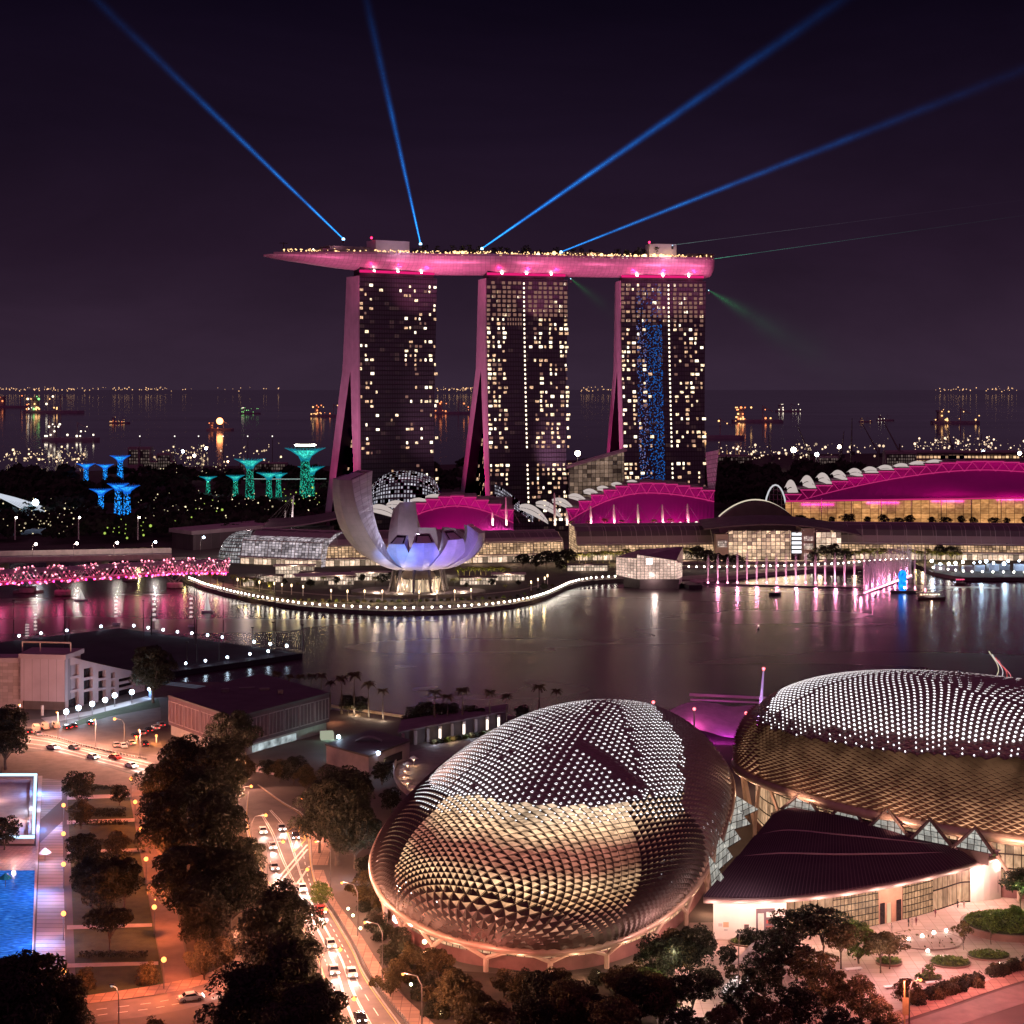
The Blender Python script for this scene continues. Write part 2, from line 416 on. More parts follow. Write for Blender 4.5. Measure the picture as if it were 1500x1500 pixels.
# small lamps glinting through the woods
def glints(name, n, fn, mat_, label, r0=.5, r1=1.1):
    mb = MB()
    for _ in range(n):
        p = fn(); mb.ball(p, r0 * .8 + (r1 - r0) * 1.3 * R.random() ** 4, 5, 3)
    o = mb.build(name, mat_); o['kind'] = 'stuff'; tag(o, label, 'lights')
def gz(x0, x1, y0, y1, z0=8, z1=17):
    p = G(R.uniform(x0, x1), R.uniform(y0, y1)); p.z = R.uniform(z0, z1); return p
glints('garden_lights', 260, lambda: gz(*R.choice([(200, 345, 745, 790), (330, 470, 740, 775), (0, 110, 750, 800), (230, 330, 690, 715), (45, 110, 770, 800)])), em('gl1', (1, .84, .5), 1.5, False, .04), 'scattered pale lights glinting through the dark garden trees', .35, .8)
glints('garden_lights', 60, lambda: gz(*R.choice([(230, 340, 750, 790), (400, 470, 735, 760), (150, 230, 790, 806)])), em('gl2', (.6, .85, .14), .8), 'yellow green uplit leaves glinting low in the dark garden', .5, 1.2)
glints('quay_lights', 230, lambda: gz(*R.choice([(70, 125, 668, 690), (190, 300, 668, 690), (250, 420, 660, 690), (0, 70, 670, 690)]), 6, 16), em('gl3', (1, .70, .42), 1.8, False, .02), 'small white and amber quay lights along the left far shore', .7, 1.7)
glints('quay_lights', 420, lambda: gz(*R.choice([(1045, 1190, 668, 690), (1180, 1500, 662, 684), (1340, 1460, 655, 676), (1480, 1620, 665, 690)]), 8, 24), em('gl4', (1, .70, .46), 1.8, False, .02), 'small white and amber quay lights along the right far shore', .6, 2.0)
# big floodlights on masts
def mast_lamp(px, py, h, r, col, label, grp=None, power=14, name='floodlight_mast'):
    p = G(px, py); t = thing(name, label, 'floodlight', p, grp)
    MB().tube([p, p + Vector((0, 0, h))], [h * .012 + .1, h * .006 + .1], 6).build('mast', STEEL, t)
    mb = MB(); mb.box((p.x, p.y - .3, p.z + h - r * .4), (r * 2.2, r, r * .5)); mb.build('lamp_head', DARKM, t)
    mb = MB(); mb.ball((p.x, p.y - r * .8, p.z + h), r, 10, 6); mb.build('lamp', col, t)
    return t
FL = em('flood_warm', (1, .84, .62), 30, True); FC = em('flood_cool', (.75, .88, 1), 24, True); FO = em('flood_orange', (1, .5, .22), 20, True)
for i, (px, py, h, r, c, lab) in enumerate([
    (846, 700, 30, 3.4, FL, 'dazzling white floodlight mast between the middle and right towers'),
    (1162, 690, 28, 3.6, FL, 'largest warm floodlight mast on the quay right of the towers'),
    (1196, 696, 26, 2.6, FC, 'second dazzling floodlight mast right of the largest on the quay'),
    (1229, 684, 28, 2.6, FL, 'third dazzling floodlight mast on the quay, left of the dark round treetop'),
    (205, 688, 28, 1.8, FL, 'white floodlight mast just right of the farthest blue supertree'),
    (193, 692, 30, 1.8, FC, 'cool white floodlight mast behind the farthest blue supertree'),
    (268, 690, 26, 1.9, FC, 'white floodlight mast midway between the blue and green supertrees'),
    (285, 698, 26, 1.8, FL, 'white floodlight mast lower and right of the midway one'),
    (302, 690, 30, 1.8, FC, 'bluish floodlight mast left of the green supertrees'),
    (334, 700, 20, 1.2, FO, 'small orange lamp mast among the green supertrees'),
    (1440, 690, 26, 1.7, FC, 'bluish floodlight mast on the quay above the right magenta roof'),
    (1493, 700, 30, 2.2, FC, 'greenish white floodlight mast at the right edge of the quay')]):
    mast_lamp(px, py, h, r, c, lab)
for i, px in enumerate([205, 256, 291, 327, 363, 399]):
    mast_lamp(px, 690, 46, .8, em('quay_mast', (1, .9, .8), 2.2), f'{nth(i)} slim high mast lamp from the left on the far quay behind the supertrees', 'slim high lamps on the far quay')
# harbour cranes
for i, (px, py, h, lean) in enumerate([(1186, 690, 60, -16), (1232, 688, 52, 4), (1247, 690, 70, 1), (1288, 690, 62, -22), (1318, 690, 72, -25), (1396, 684, 62, -10), (1434, 684, 46, 4), (1130, 690, 48, -4)]):
    p = G(px, py); t = thing('harbour_crane', f'{nth(i)} thin crane jib from the left against the sky beyond the right roof' if i < 7 else 'short pale crane beside the right tower on the quay', 'crane', p)
    MB().tube([p, p + Vector((0, 0, h * .5))], 1.2, 5).build('tower', STEEL, t)
    a = p + Vector((0, 0, h * .35)); b_ = p + Vector((lean, 0, h))
    mb = MB(); mb.tube([a, b_], [1.3, .5], 5); mb.build('jib', STEEL, t)
    mb = MB(); mb.box((p.x + 2, p.y, p.z + h * .3), (5, 4, 5)); mb.build('cab', DARKM, t)
# terminal building at far right quay
p = G(1402, 690); t = thing('cruise_terminal', 'long low terminal with bright banded windows on the far quay above the right roof', 'terminal', p)
mb = MB(); mb.box((p.x, p.y + 20, 0), (170, 40, 24)); mb.build('wall', CONC, t)
mb = MB()
for z in (10, 17): mb.wall((p.x - 82, p.y - .3), (p.x + 82, p.y - .3), z, z + 4)
mb.build('window_band', glow_glass('term_glass', (1, .7, .4), (1, .5, .25), 1.3, 5, 4, .25, -.3, 1.2), t)
mb = MB(); mb.box((p.x, p.y + 20, 24), (176, 50, 2)); mb.build('roof', CONC, t)
for i, (px, w_, h) in enumerate([(1213, 26, 22), (1320, 40, 28), (195, 14, 34), (212, 14, 34), (1065, 60, 24), (232, 40, 16), (385, 60, 14), (240, 18, 26)]):
    p = G(px, 694); t = thing('quay_building', f'dim {["low", "broad", "tall narrow", "second tall narrow", "long", "small", "flat roofed", "boxy"][i]} block on the far quay {["under the cranes", "beside the crane jibs", "behind the farthest blue supertree", "right of the tall narrow block", "right of the right tower", "left of the floodlight pair", "behind the green supertrees", "between blue and green supertrees"][i]}', 'building', p)
    mb = MB(); mb.box((p.x, p.y + 10, 0), (w_, 20, h)); mb.build('wall', CONC, t)
    mb = MB(); mb.wall((p.x - w_ / 2 + 1, p.y - .2), (p.x + w_ / 2 - 1, p.y - .2), h * .35, h * .9); mb.build('window_band', glow_glass('quay_glass', (1, .66, .46), (.7, .55, .6), .22, 3, 4, .35, .0, 1), t)

# ------------------------------------------------------------------ supertrees
def supertree(px, ytop, ybase, wpx, col, label, bar=False):
    p = G(px, ybase + 4); k = S(p.y); h = (ybase + 4 - ytop) / k; r = wpx / 2 / k
    t = thing('supertree', label, 'tower tree', p)
    MB().tube([p, p + Vector((0, 0, h * .8))], [h * .10 + .8, h * .07 + .5], 10).build('trunk', SUPT[col], t)
    mb = MB()
    n = 28
    for j in range(n):
        a = 2 * PI * j / n; c_, s_ = math.cos(a), math.sin(a)
        for rr, zz in ((1.0, 1.0), (.75, .985)):
            pts = [(p.x + c_ * q * r, p.y + s_ * q * r, z * h) for q, z in ((.12, .55), (.15, .7), (.32 * rr, .84), (.68 * rr, .94), (rr, zz))]
            mb.tube(pts, [.30, .26, .22, .17, .10], 4, False)
    mb.build('branches', SUPB[col], t)
    mb = MB(); mb.lathe([(.14 * r, .68 * h), (.2 * r, .8 * h), (.45 * r, .90 * h), (.62 * r, .94 * h), (.60 * r, .945 * h), (.1 * r, .86 * h)], p, 16); mb.build('inner_canopy', SUPC[col], t)
    if bar:
        mb = MB(); mb.lathe([(r * .3, h * .99), (r * .5, h * 1.0), (r * .5, h * 1.03), (r * .35, h * 1.08)], p, 16); mb.build('rooftop_bar', DARKM, t)
        mb = MB(); mb.lathe([(r * .46, h * 1.045), (r * .52, h * 1.047), (r * .52, h * 1.065), (r * .4, h * 1.07)], p, 16); mb.build('bar_light', L_WHITE, t)
    light('uplight', 'POINT', p + Vector((0, -2, h * .72)), 2600, SUPL[col], t, .5)
    return t
def suptrunk(name, a, b_, s):
    m, nt = newmat(name); t = nd(nt, 'ShaderNodeTexCoord')
    v = nd(nt, 'ShaderNodeTexVoronoi', Scale=.75); lk(nt, t.outputs['Object'], v.inputs[0])
    n = nd(nt, 'ShaderNodeTexNoise', Scale=.5, Detail=3.0); lk(nt, t.outputs['Object'], n.inputs[0])
    r = ramp(nt, v.outputs[0], [(.1, 1.0), (.5, 0.0)])
    b = nd(nt, 'ShaderNodeBsdfPrincipled', Roughness=.8); b.inputs['Base Color'].default_value = (.03, .04, .03, 1)
    lk(nt, mixc(nt, n.outputs[0], a, b_), b.inputs['Emission Color']); lk(nt, mth(nt, 'MULTIPLY', r.outputs[0], s), b.inputs['Emission Strength'])
    out(nt, b.outputs[0]); m.cycles.emission_sampling = 'NONE'; return m
SUPT = {'b': suptrunk('st_blue', (.0, .12, 1), (.02, .45, 1), 3.2), 'g': suptrunk('st_green', (.0, .6, .32), (.05, .75, .6), 1.5)}
SUPB = {'b': em('sb_blue', (.01, .16, .9), .8), 'g': em('sb_green', (.01, .36, .5), .6)}
SUPC = {'b': em('sc_blue', (.03, .42, 1), 1.5, False, .35), 'g': em('sc_green', (.05, .70, .56), 1.2, False, .35)}
SUPL = {'b': (.05, .35, 1), 'g': (.1, 1, .7)}
for a in [(126, 679, 708, 28, 'b', 'slender blue lit supertree, leftmost of all'), (154, 680, 706, 26, 'b', 'blue lit supertree second from the left in the back row'),
          (176, 667, 706, 30, 'b', 'tall blue lit supertree farthest back with the highest blue crown'), (148, 716, 751, 34, 'b', 'low blue lit supertree in front, left of the paired trunks'),
          (173, 708, 757, 32, 'b', 'blue lit supertree half hidden behind the brightest blue one'), (186, 711, 757, 38, 'b', 'brightest blue lit supertree in front with speckled trunk'),
          (305, 698, 718, 26, 'g', 'small green lit supertree, leftmost of the green ones'), (345, 696, 726, 28, 'g', 'green lit supertree second from left of the green ones'),
          (366, 672, 726, 46, 'g', 'broad bluish green supertree with a wide dark crown'), (394, 692, 726, 38, 'g', 'pale green lit supertree left of the narrow one beside it'),
          (408, 693, 724, 26, 'g', 'narrow green lit supertree close beside a paler one'), (456, 683, 726, 40, 'g', 'bright green supertree in front of the tallest one')]:
    supertree(*a)
supertree(447, 656, 727, 60, 'g', 'tallest green supertree with a lit restaurant on its crown', True)
a = P(357, 702, 1790); b_ = P(478, 702, 1790)
t = thing('skyway_bridge', 'thin pale walkway strung between the green supertrees', 'walkway', a)
MB().tube([a + (b_ - a) * k / 8 + Vector((0, -6 * math.sin(PI * k / 8), 0)) for k in range(9)], .5, 5).build('deck', PALE, t)
MB().tube([a + (b_ - a) * k / 8 + Vector((0, -6 * math.sin(PI * k / 8) - .8, .6)) for k in range(9)], .16, 4).build('light_line', em('skyw', (.7, 1, .95), .8), t)

# ------------------------------------------------------------------ the ribbed glass conservatory at far left
c = G(-60, 768); t = thing('glass_conservatory', 'white ribbed shell of a glass conservatory rising at the left edge', 'conservatory', c)
mb = MB()
for j in range(9):
    y = c.y - 20 + j * 9
    mb.tube([(c.x - 60 + 140 * k / 20, y, max(0, 36 * math.sin(PI * (.25 + .75 * k / 20))) * (1 - .04 * j)) for k in range(21)], .55, 5)
mb.build('rib', em('cons_rib', (.8, .86, 1), .75), t)
mb = MB(); mb.grid(lambda u, v: (c.x - 60 + 140 * u, c.y - 20 + 72 * v, max(0, 35.5 * math.sin(PI * (.25 + .75 * u))) * (1 - .32 * v)), 20, 8)
mb.build('glass_shell', pm('cons_glass', (.05, .07, .12), (.03, .04, .08), .1, .2), t, True)
p = P(52, 736, c.y - 20); MB().ball(p, 2.6, 10, 6).build('end_lamp', L_COOL, t); light('end_light', 'POINT', p + Vector((3, -4, 1)), 30000, (.45, .65, 1), t, 1)
# ================================================================== THREE HOTEL TOWERS AND THE ROOF DECK
m, nt = newmat('tower_glass')
t = nd(nt, 'ShaderNodeTexCoord'); s3 = nd(nt, 'ShaderNodeSeparateXYZ'); lk(nt, t.outputs['UV'], s3.inputs[0])
u = mth(nt, 'DIVIDE', s3.outputs[0], 2.1); v = mth(nt, 'DIVIDE', s3.outputs[1], 3.5)
mu = mth(nt, 'MULTIPLY', mth(nt, 'GREATER_THAN', mth(nt, 'FRACT', u), .2), mth(nt, 'GREATER_THAN', mth(nt, 'FRACT', v), .26))
cb = nd(nt, 'ShaderNodeCombineXYZ'); lk(nt, mth(nt, 'FLOOR', mth(nt, 'DIVIDE', u, 2)), cb.inputs[0]); lk(nt, mth(nt, 'FLOOR', v), cb.inputs[1])
wn = nd(nt, 'ShaderNodeTexWhiteNoise', noise_dimensions='2D'); lk(nt, cb.outputs[0], wn.inputs[0])
dim = ramp(nt, wn.outputs[0], [(.0, .0), (.80, .0015), (.9, .008), (1.0, .035)])
b = nd(nt, 'ShaderNodeBsdfPrincipled', Roughness=.3)
lk(nt, mixc(nt, mu, (.014, .015, .017), (.045, .052, .060)), b.inputs['Base Color'])
b.inputs['Emission Color'].default_value = (1, .55, .45, 1); lk(nt, mth(nt, 'MULTIPLY', dim.outputs[0], mu), b.inputs['Emission Strength'])
m.cycles.emission_sampling = 'NONE'; out(nt, b.outputs[0]); TGLASS = m
TWALL = grid_mat('tower_end_wall', (.52, .38, .45), (.40, .29, .35), 60, 3.5, .05, .6, coord='Object', vary=.06)
TWALL.node_tree.nodes['Principled BSDF'].inputs['Roughness'].default_value = .65
WIN = [em('window_a', (1, .74, .47), 2.1, False, .9), em('window_b', (1, .60, .36), 1.15, False, .9), em('window_c', (1, .84, .62), 2.5), em('window_d', (1, .50, .40), .24)]
GLIT_BLUE = em('glitter_blue', (.015, .20, .8), .75); GLIT_VIO = em('glitter_violet', (.38, .38, .9), .6)  # glow stands in for light-show reflections on the glass
ZT = 194.0
def tower(px, Y, ang, W, lean, splay, label, lit, extra=None):
    a = math.radians(ang); e = Vector((math.cos(a), math.sin(a), 0)); nb = Vector((-math.sin(a), math.cos(a), 0))
    O = Vector(((px - 750) * Y / F, Y, 0))
    t = thing('hotel_tower', label, 'tower', O)
    sf = lambda z: -lean * max(0, 1 - z / ZT) ** 1.5
    tf = lambda z: 11 + 4 * min(1, z / 125)
    def rf(z): return max(tf(z), 15 + max(0, (125 - z) / 113) ** .98 * splay * 1.08) if z < 125 else 15 - 2 * (z - 125) / 69
    tr = lambda z: 11 + 3.5 * z / 125 if z < 125 else 14.5 - 5.5 * (z - 125) / 69
    ins = lambda z: 6 * max(0, 1 - z / ZT)
    pt = lambda x, s_, z: O + e * x + nb * s_ + Vector((0, 0, z))
    NZ = 28
    zs = [ZT * k / NZ for k in range(NZ + 1)]
    # front slab: facade + ends
    mb = MB()
    for za, zb in zip(zs, zs[1:]):
        xa, xb = W - ins(za), W - ins(zb)
        mb.face([pt(.6, sf(za), za), pt(xa, sf(za), za), pt(xb, sf(zb), zb), pt(.6, sf(zb), zb)], [(0, za), (xa, za), (xb, zb), (0, zb)])
    fac = mb.build('glass_facade', TGLASS, t)
    mb = MB()
    for za, zb in zip(zs, zs[1:]):      # end wall (thin frame standing proud of the glass), right end, back, in one slab
        ba, bb = sf(za) + tf(za), sf(zb) + tf(zb)
        mb.face([pt(0, ba, za), pt(0, sf(za) - .4, za), pt(0, sf(zb) - .4, zb), pt(0, bb, zb)])
        mb.face([pt(0, sf(za) - .4, za), pt(.6, sf(za) - .4, za), pt(.6, sf(zb) - .4, zb), pt(0, sf(zb) - .4, zb)])
        mb.face([pt(W - ins(za), sf(za), za), pt(W - ins(za), ba, za), pt(W - ins(zb), bb, zb), pt(W - ins(zb), sf(zb), zb)])
        mb.face([pt(W - ins(za), ba, za), pt(.5, ba, za), pt(.5, bb, zb), pt(W - ins(zb), bb, zb)])
    mb.face([pt(0, sf(ZT), ZT), pt(W, sf(ZT), ZT), pt(W, tf(ZT), ZT), pt(0, tf(ZT), ZT)])
    mb.build('front_slab', TWALL, t)
    mb = MB(); mi = MB()
    for za, zb in zip(zs, zs[1:]):
        f0, f1, r0, r1 = rf(za) + sf(za) * .3, rf(zb) + sf(zb) * .3, rf(za) + sf(za) * .3 + tr(za), rf(zb) + sf(zb) * .3 + tr(zb)
        x0 = .8
        mb.face([pt(x0, r0, za), pt(x0, f0, za), pt(x0, f1, zb), pt(x0, r1, zb)])
        mb.face([pt(W - 2, f0, za), pt(W - 2, r0, za), pt(W - 2, r1, zb), pt(W - 2, f1, zb)])
        mi.face([pt(x0, f0, za), pt(W - 2, f0, za), pt(W - 2, f1, zb), pt(x0, f1, zb)], [(0, za), (W, za), (W, zb), (0, zb)])
        mb.face([pt(W - 2, r0, za), pt(x0, r0, za), pt(x0, r1, zb), pt(W - 2, r1, zb)])
    mb.build('rear_slab', TWALL, t); mi.build('courtyard_glazing', pm('court_dark', (.008, .007, .009), None, .1, .5, spec=.2), t)
    mb = MB()      # glazed atrium end between the two leaning slabs
    for za, zb in zip(zs, zs[1:]):
        if zb > 118: break
        mb.face([pt(9, rf(za) + sf(za) * .3, za), pt(9, sf(za) + tf(za), za), pt(9, sf(zb) + tf(zb), zb), pt(9, rf(zb) + sf(zb) * .3, zb)], [(0, za), (rf(za) - tf(za), za), (rf(zb) - tf(zb), zb), (0, zb)])
    mb.build('atrium_glazing', glow_glass('atrium', (1, .7, .42), (1, .55, .35), 1.2, 4, 3.5, .3, -1.3, .9, (.004, .003, .004)), t)
    # lit rooms, and glowing specks for reflections on the glass
    cells = lit(); big = []; rest = {}
    for (bx, fl, ki, ww, hh) in cells:
        x = bx; z = fl * 3.5 + .7
        if z > ZT - 3 or z < 1: continue
        s0, s1 = sf(z) - .18, sf(z + hh) - .18
        q = [pt(x, s0, z), pt(x + ww, s0, z), pt(x + ww, s1, z + hh), pt(x, s1, z + hh)]
        if ki < 3 and len(big) < 100: big.append(1); MB().face(q).build('lit_window', WIN[ki], fac)
        else: rest.setdefault(ki, MB()).face(q)
    for k, mb in rest.items(): mb.build('lit_windows_and_glitter', (WIN + [GLIT_BLUE, GLIT_VIO])[k], fac, kind='stuff')
    # magenta and white lamps at the neck under the deck
    mb = MB()
    for x0_, x1_ in ((2, W - 2),):
        A, B_ = pt(x0_, 1.5, 0), pt(x1_, 1.5, 0); C_, D_ = pt(x1_, 12, 0), pt(x0_, 12, 0)
        mb.prism([(q.x, q.y) for q in (A, B_, C_, D_)], ZT + .05, ZT + 7)
    mb.build('roof_neck', DARKM, t)
    mb = MB(); A, B_ = pt(1.5, 1.2, 0), pt(W - 1.5, 1.2, 0); mb.wall(A, B_, ZT + 2.6, ZT + 4.6); mb.build('magenta_light_strip', em('neck_magenta', (1, .02, .22), .8, True), t)
    mb = MB()
    mb.wall(pt(W * .15, .2, 0), pt(W * .9, .2, 0), ZT - 3.2, ZT - .6); mb.build('crown_windows', glow_glass('crown_gl', (1, .62, .32), (1, .5, .25), 1.1, 3, 4, .2, -.8, 1.1), t)
    for k in range(3):
        q = pt(W * (.2 + .3 * k), .4, ZT + 4.2); MB().ball(q, .7, 8, 5).build('neck_lamp', L_WHITE, t)
        q2 = pt(W * (.15 + .35 * k), -4, ZT + 5.5); light('neck_light', 'POINT', q2, 1700, (1, .03, .26), t, .5)
    # pink floodlight on the end wall
    q = pt(-34, 22, 8); light('wall_flood', 'SPOT', q, 190000, (1, .09, .36), t, 1.5, pt(0, 18, 80), math.radians(120), .9)
    q = pt(-75, -40, 40); light('wall_flood', 'SPOT', q, 270000, (1, .36, .60), t, 2, pt(0, 10, 115), math.radians(75), .9)
    return pt, e, nb
RT = random.Random(11)
def room(b, f, p_, big=1.0):
    out_ = []
    if RT.random() < p_:
        k = RT.choices([0, 1, 2, 3], [5, 4, 3, 3])[0]
        out_.append((b * 4.2 + RT.uniform(.5, 1.2), f, k, RT.choice([1.3, 1.5, 2.4, 2.9]) * big, RT.uniform(1.6, 2.2)))
    return out_
def lit1():
    c = []
    for f in range(4, 54):
        for b in range(16):
            if f in (15, 16) : continue
            p_ = .34 if b < 3 else (.025 if b < 8 else (.30 if b > 8 else .06))
            if b < 2 and f > 40: p_ = .35
            c += room(b, f, p_)
    return c
def lit2():
    c = []
    for f in range(2, 55):
        dark = f in (15, 16, 17)
        for b in range(16):
            if b == 7:
                if not dark: c.append((b * 4.2 + 1, f, 2, 1.2, 1.6))
                continue
            if dark: continue
            if f >= 47: c += [(b * 4.2 + .5 + RT.uniform(0, 1), f, 3, 2.6, 2.2)] if RT.random() < .8 else []; c += room(b, f, .16); continue
            p_ = .66 if b < 4 else (.0 if b < 7 else (.10 if b == 8 else .52))
            if f > 44 and 4 <= b < 7: c += [(b * 4.2 + .6, f, 3, 1.0, 2), (b * 4.2 + 2.6, f, 3, 1.0, 2)]
            c += room(b, f, p_)
    return c
def lit3():
    c = []
    for f in range(2, 55):
        dark = f in (15, 16, 17)
        for b in range(16):
            if b == 9 and not dark: c.append((b * 4.2 + .6, f, 2, 1.2, 1.6)); continue
            if 3 <= b < 8:
                for _ in range(9 if b > 5 else 6):
                    if f < 46 or RT.random() < .35: c.append((b * 4.2 + RT.uniform(0, 3.6), f + RT.uniform(-.5, .5), 4 if b > 4 or RT.random() < .4 else 5, RT.uniform(.35, .7), RT.uniform(.35, .7)))
            if dark: continue
            if f >= 46: c += [(b * 4.2 + .5 + RT.uniform(0, 1), f, 3, 2.4, 2.2)] if RT.random() < .75 else []; c += room(b, f, .22); continue
            p_ = .55 if b < 3 else (.34 if b < 6 else (.0 if b < 9 else .46))
            c += room(b, f, p_)
    return c
T1 = tower(525, 1330, 31, 67, 5, 33, 'leftmost of the three towers, fewest lit rooms and widest pink end wall', lit1)
T2 = tower(711, 1362, 17.5, 67, 14, 52, 'middle of the three towers, warm lit rooms and a dotted light line', lit2)
T3 = tower(908, 1392, 8.5, 69.5, 20, 48, 'rightmost of the three towers with blue glitter down its glass', lit3)
# roof deck: a long boat hull lying across the towers
ctr = [T1[0](-72, 11, 0), T1[0](-30, 11, 0), T1[0](10, 11, 0), T1[0](55, 11, 0), (T1[0](67, 11, 0) + T2[0](0, 11, 0)) / 2 + Vector((0, 2, 0)), T2[0](15, 11, 0), T2[0](55, 11, 0),
       (T2[0](67, 11, 0) + T3[0](0, 11, 0)) / 2, T3[0](15, 11, 0), T3[0](45, 11, 0), T3[0](77, 11, 0)]
def cline(t):
    k = t * (len(ctr) - 1); i = min(int(k), len(ctr) - 2); f = k - i
    p0, p1, p2, p3 = ctr[max(i - 1, 0)], ctr[i], ctr[i + 1], ctr[min(i + 2, len(ctr) - 1)]
    return .5 * ((2 * p1) + (p2 - p0) * f + (2 * p0 - 5 * p1 + 4 * p2 - p3) * f * f + (3 * p1 - p0 - 3 * p2 + p3) * f ** 3)
def hw(t): return 19 * (1 - (1 - min(1, t / .32)) ** 2.2) ** .6 * (1 - max(0, (t - .955) / .045) ** 3 * .55) + .05
def hd(t): return 1.2 + 12.8 * (1 - (1 - min(1, t / .30)) ** 1.8) * (1 - max(0, (t - .97) / .03) ** 3 * .3)
ZD = 211.0
def zdeck(t): return ZD - 3.2 * (1 - min(1, t / .3)) ** 1.5
def hull(t, a):
    c = cline(t); d = (cline(min(1, t + .01)) - cline(max(0, t - .01))).normalized(); n_ = Vector((d.y, -d.x, 0))
    return c + n_ * hw(t) * math.cos(a) + Vector((0, 0, zdeck(t) - hd(t) * math.sin(a)))
t = thing('roof_deck', 'long boat shaped roof deck lying across the three towers, underside lit pink', 'roof deck', cline(.5) + Vector((0, 0, ZD)))
HULLM = grid_mat('deck_hull', (.62, .43, .50), (.42, .28, .34), 3.0, 2.2, .1, .38, .15, vary=.18)
mb = MB(); mb.grid(lambda u, v: hull(u, PI * v), 110, 14, lambda u, v: (u * 340, v * 44)); mb.build('hull', HULLM, t, True)
mb = MB(); mb.grid(lambda u, v: hull(u, 0) * (1 - v) + hull(u, PI) * v, 110, 1); mb.build('deck', pm('deck_floor', (.16, .12, .11), (.09, .07, .07), .1, .8), t)
mb = MB()
mb.grid(lambda u, v: hull(.02 + .97 * u, 0) + Vector((0, 0, .1 + 1.3 * v)), 100, 1); mb.build('parapet', pm('parapet', (.4, .28, .33), None, .3, .5), t)
def dk(tt, off, z=0):
    c = cline(tt); d = (cline(min(1, tt + .01)) - cline(max(0, tt - .01))).normalized(); n_ = Vector((d.y, -d.x, 0)); return c + n_ * off + Vector((0, 0, zdeck(tt) + z)), math.atan2(d.y, d.x)
for tt, L_ in ((.245, 29), (.868, 22)):
    p, r = dk(tt, 0); MB().box(p, (L_, 15, 11 if tt < .5 else 12.5), r).build('lift_house', pm('lift_house', (.55, .47, .5), (.45, .38, .42), .1, .7), t)
    q, _ = dk(tt - .035, 4, 13 if tt < .5 else 14); MB().ball(q, .9, 8, 5).build('beacon', em('beacon_red', (1, .02, .10), 6, True), t)
    light('lift_house_light', 'POINT', dk(tt, 26, 4)[0], 5000, (.9, .6, .8), t, .5)
# observation deck tiers, canopies and planting
mb = MB(); p, r = dk(.155, 1); mb.box(p, (44, 24, 3.2), r); p, r = dk(.16, 1, 3.2); mb.box(p, (34, 18, 2.6), r); mb.build('viewing_terrace', pm('terrace', (.2, .15, .16), None, .2, .7), t)
mb = MB(); p, r = dk(.045, 0); mb.tube([p, p + Vector((0, 0, 9))], .35, 5); mb.box(p + Vector((0, 0, 8)), (7, .4, .5), r); mb.build('mast', DARKM, t)
mb = MB()
for tt in (.66, .70, .945, .97): p, r = dk(tt, 3); mb.box(p, (12, 16, 4), r); p, r = dk(tt, 3, 4.3); mb.box(p, (13, 18, .5), r)
mb.build('pavilion', pm('pav', (.22, .17, .17), None, .2, .7), t)
for k in range(44):
    tt = R.choice([R.uniform(.36, .92), R.uniform(.40, .90), R.uniform(.02, .32)]); z = R.uniform(.8, 3.2); p, _ = dk(tt, R.uniform(13, 18) * min(1, hw(tt) / 19), z)
    MB().ball(p, R.uniform(.8, 1.7) if tt > .36 else R.uniform(.35, .6), 6, 4).build('deck_lamp', R.choice([L_GOLD, L_GOLD, L_GOLD, em('deck_w', (1, .85, .66), 4)]), t)
mb = MB()
for k in range(520):
    tt = R.choice([R.uniform(.36, .92), R.uniform(.36, .99), R.uniform(.03, .36)]); p, _ = dk(tt, R.uniform(10, 18.6) * min(1, hw(tt) / 19), R.uniform(.6, 3.6)); mb.ball(p, R.uniform(.25, .65), 4, 3)
mb.build('deck_light_points', em('deck_pts', (1, .58, .26), 2.4), t, kind='stuff')
mb = MB()
for k in range(70):
    p, _ = dk(.03 + .0037 * k, 16 * hw(.03 + .0037 * k) / 19, 1.1); mb.ball(p, .35, 4, 3)
mb.build('rail_light_points', em('deck_pts2', (1, .8, .62), 2.4), t, kind='stuff')
for k in range(9): light('deck_light', 'POINT', dk(.38 + .063 * k, 12, 4)[0], 700, (1, .7, .35), t, .5)
light('deck_light', 'POINT', dk(.13, 14, 9)[0], 1500, (1, .5, .6), t, .5)
for tt, pw in ((.06, 8000), (.14, 16000), (.30, 30000), (.42, 16000), (.58, 30000), (.74, 16000), (.88, 30000), (.97, 16000)):   # uplights on the hull
    p, r = dk(tt, 52, -46); light('hull_uplight', 'SPOT', p, pw * 4.2, (1, .20, .44), t, 2, dk(tt, 6, -8)[0], math.radians(85), 1)
mb = MB()
for k in range(46):
    tt = R.uniform(.30, .86); p, _ = dk(tt, R.uniform(-14, 8)); hh = R.uniform(5, 10)
    mb.tube([p, p + Vector((0, 0, hh * .7))], .25, 4)
    for j in range(34):
        a = R.uniform(0, 2 * PI); q = p + Vector((math.cos(a) * R.uniform(.3, 2.6), math.sin(a) * R.uniform(.3, 2.6), hh * R.uniform(.6, 1))); s = R.uniform(.5, 1.0)
        u = Vector((R.uniform(-1, 1), R.uniform(-1, 1), R.uniform(-1, 1))).normalized(); v = u.orthogonal(); mb.face([q - u * s, q + v * s * .6, q + u * s, q - v * s * .6])
mb.build('roof_garden_trees', LEAF_FAR, t, kind='stuff')
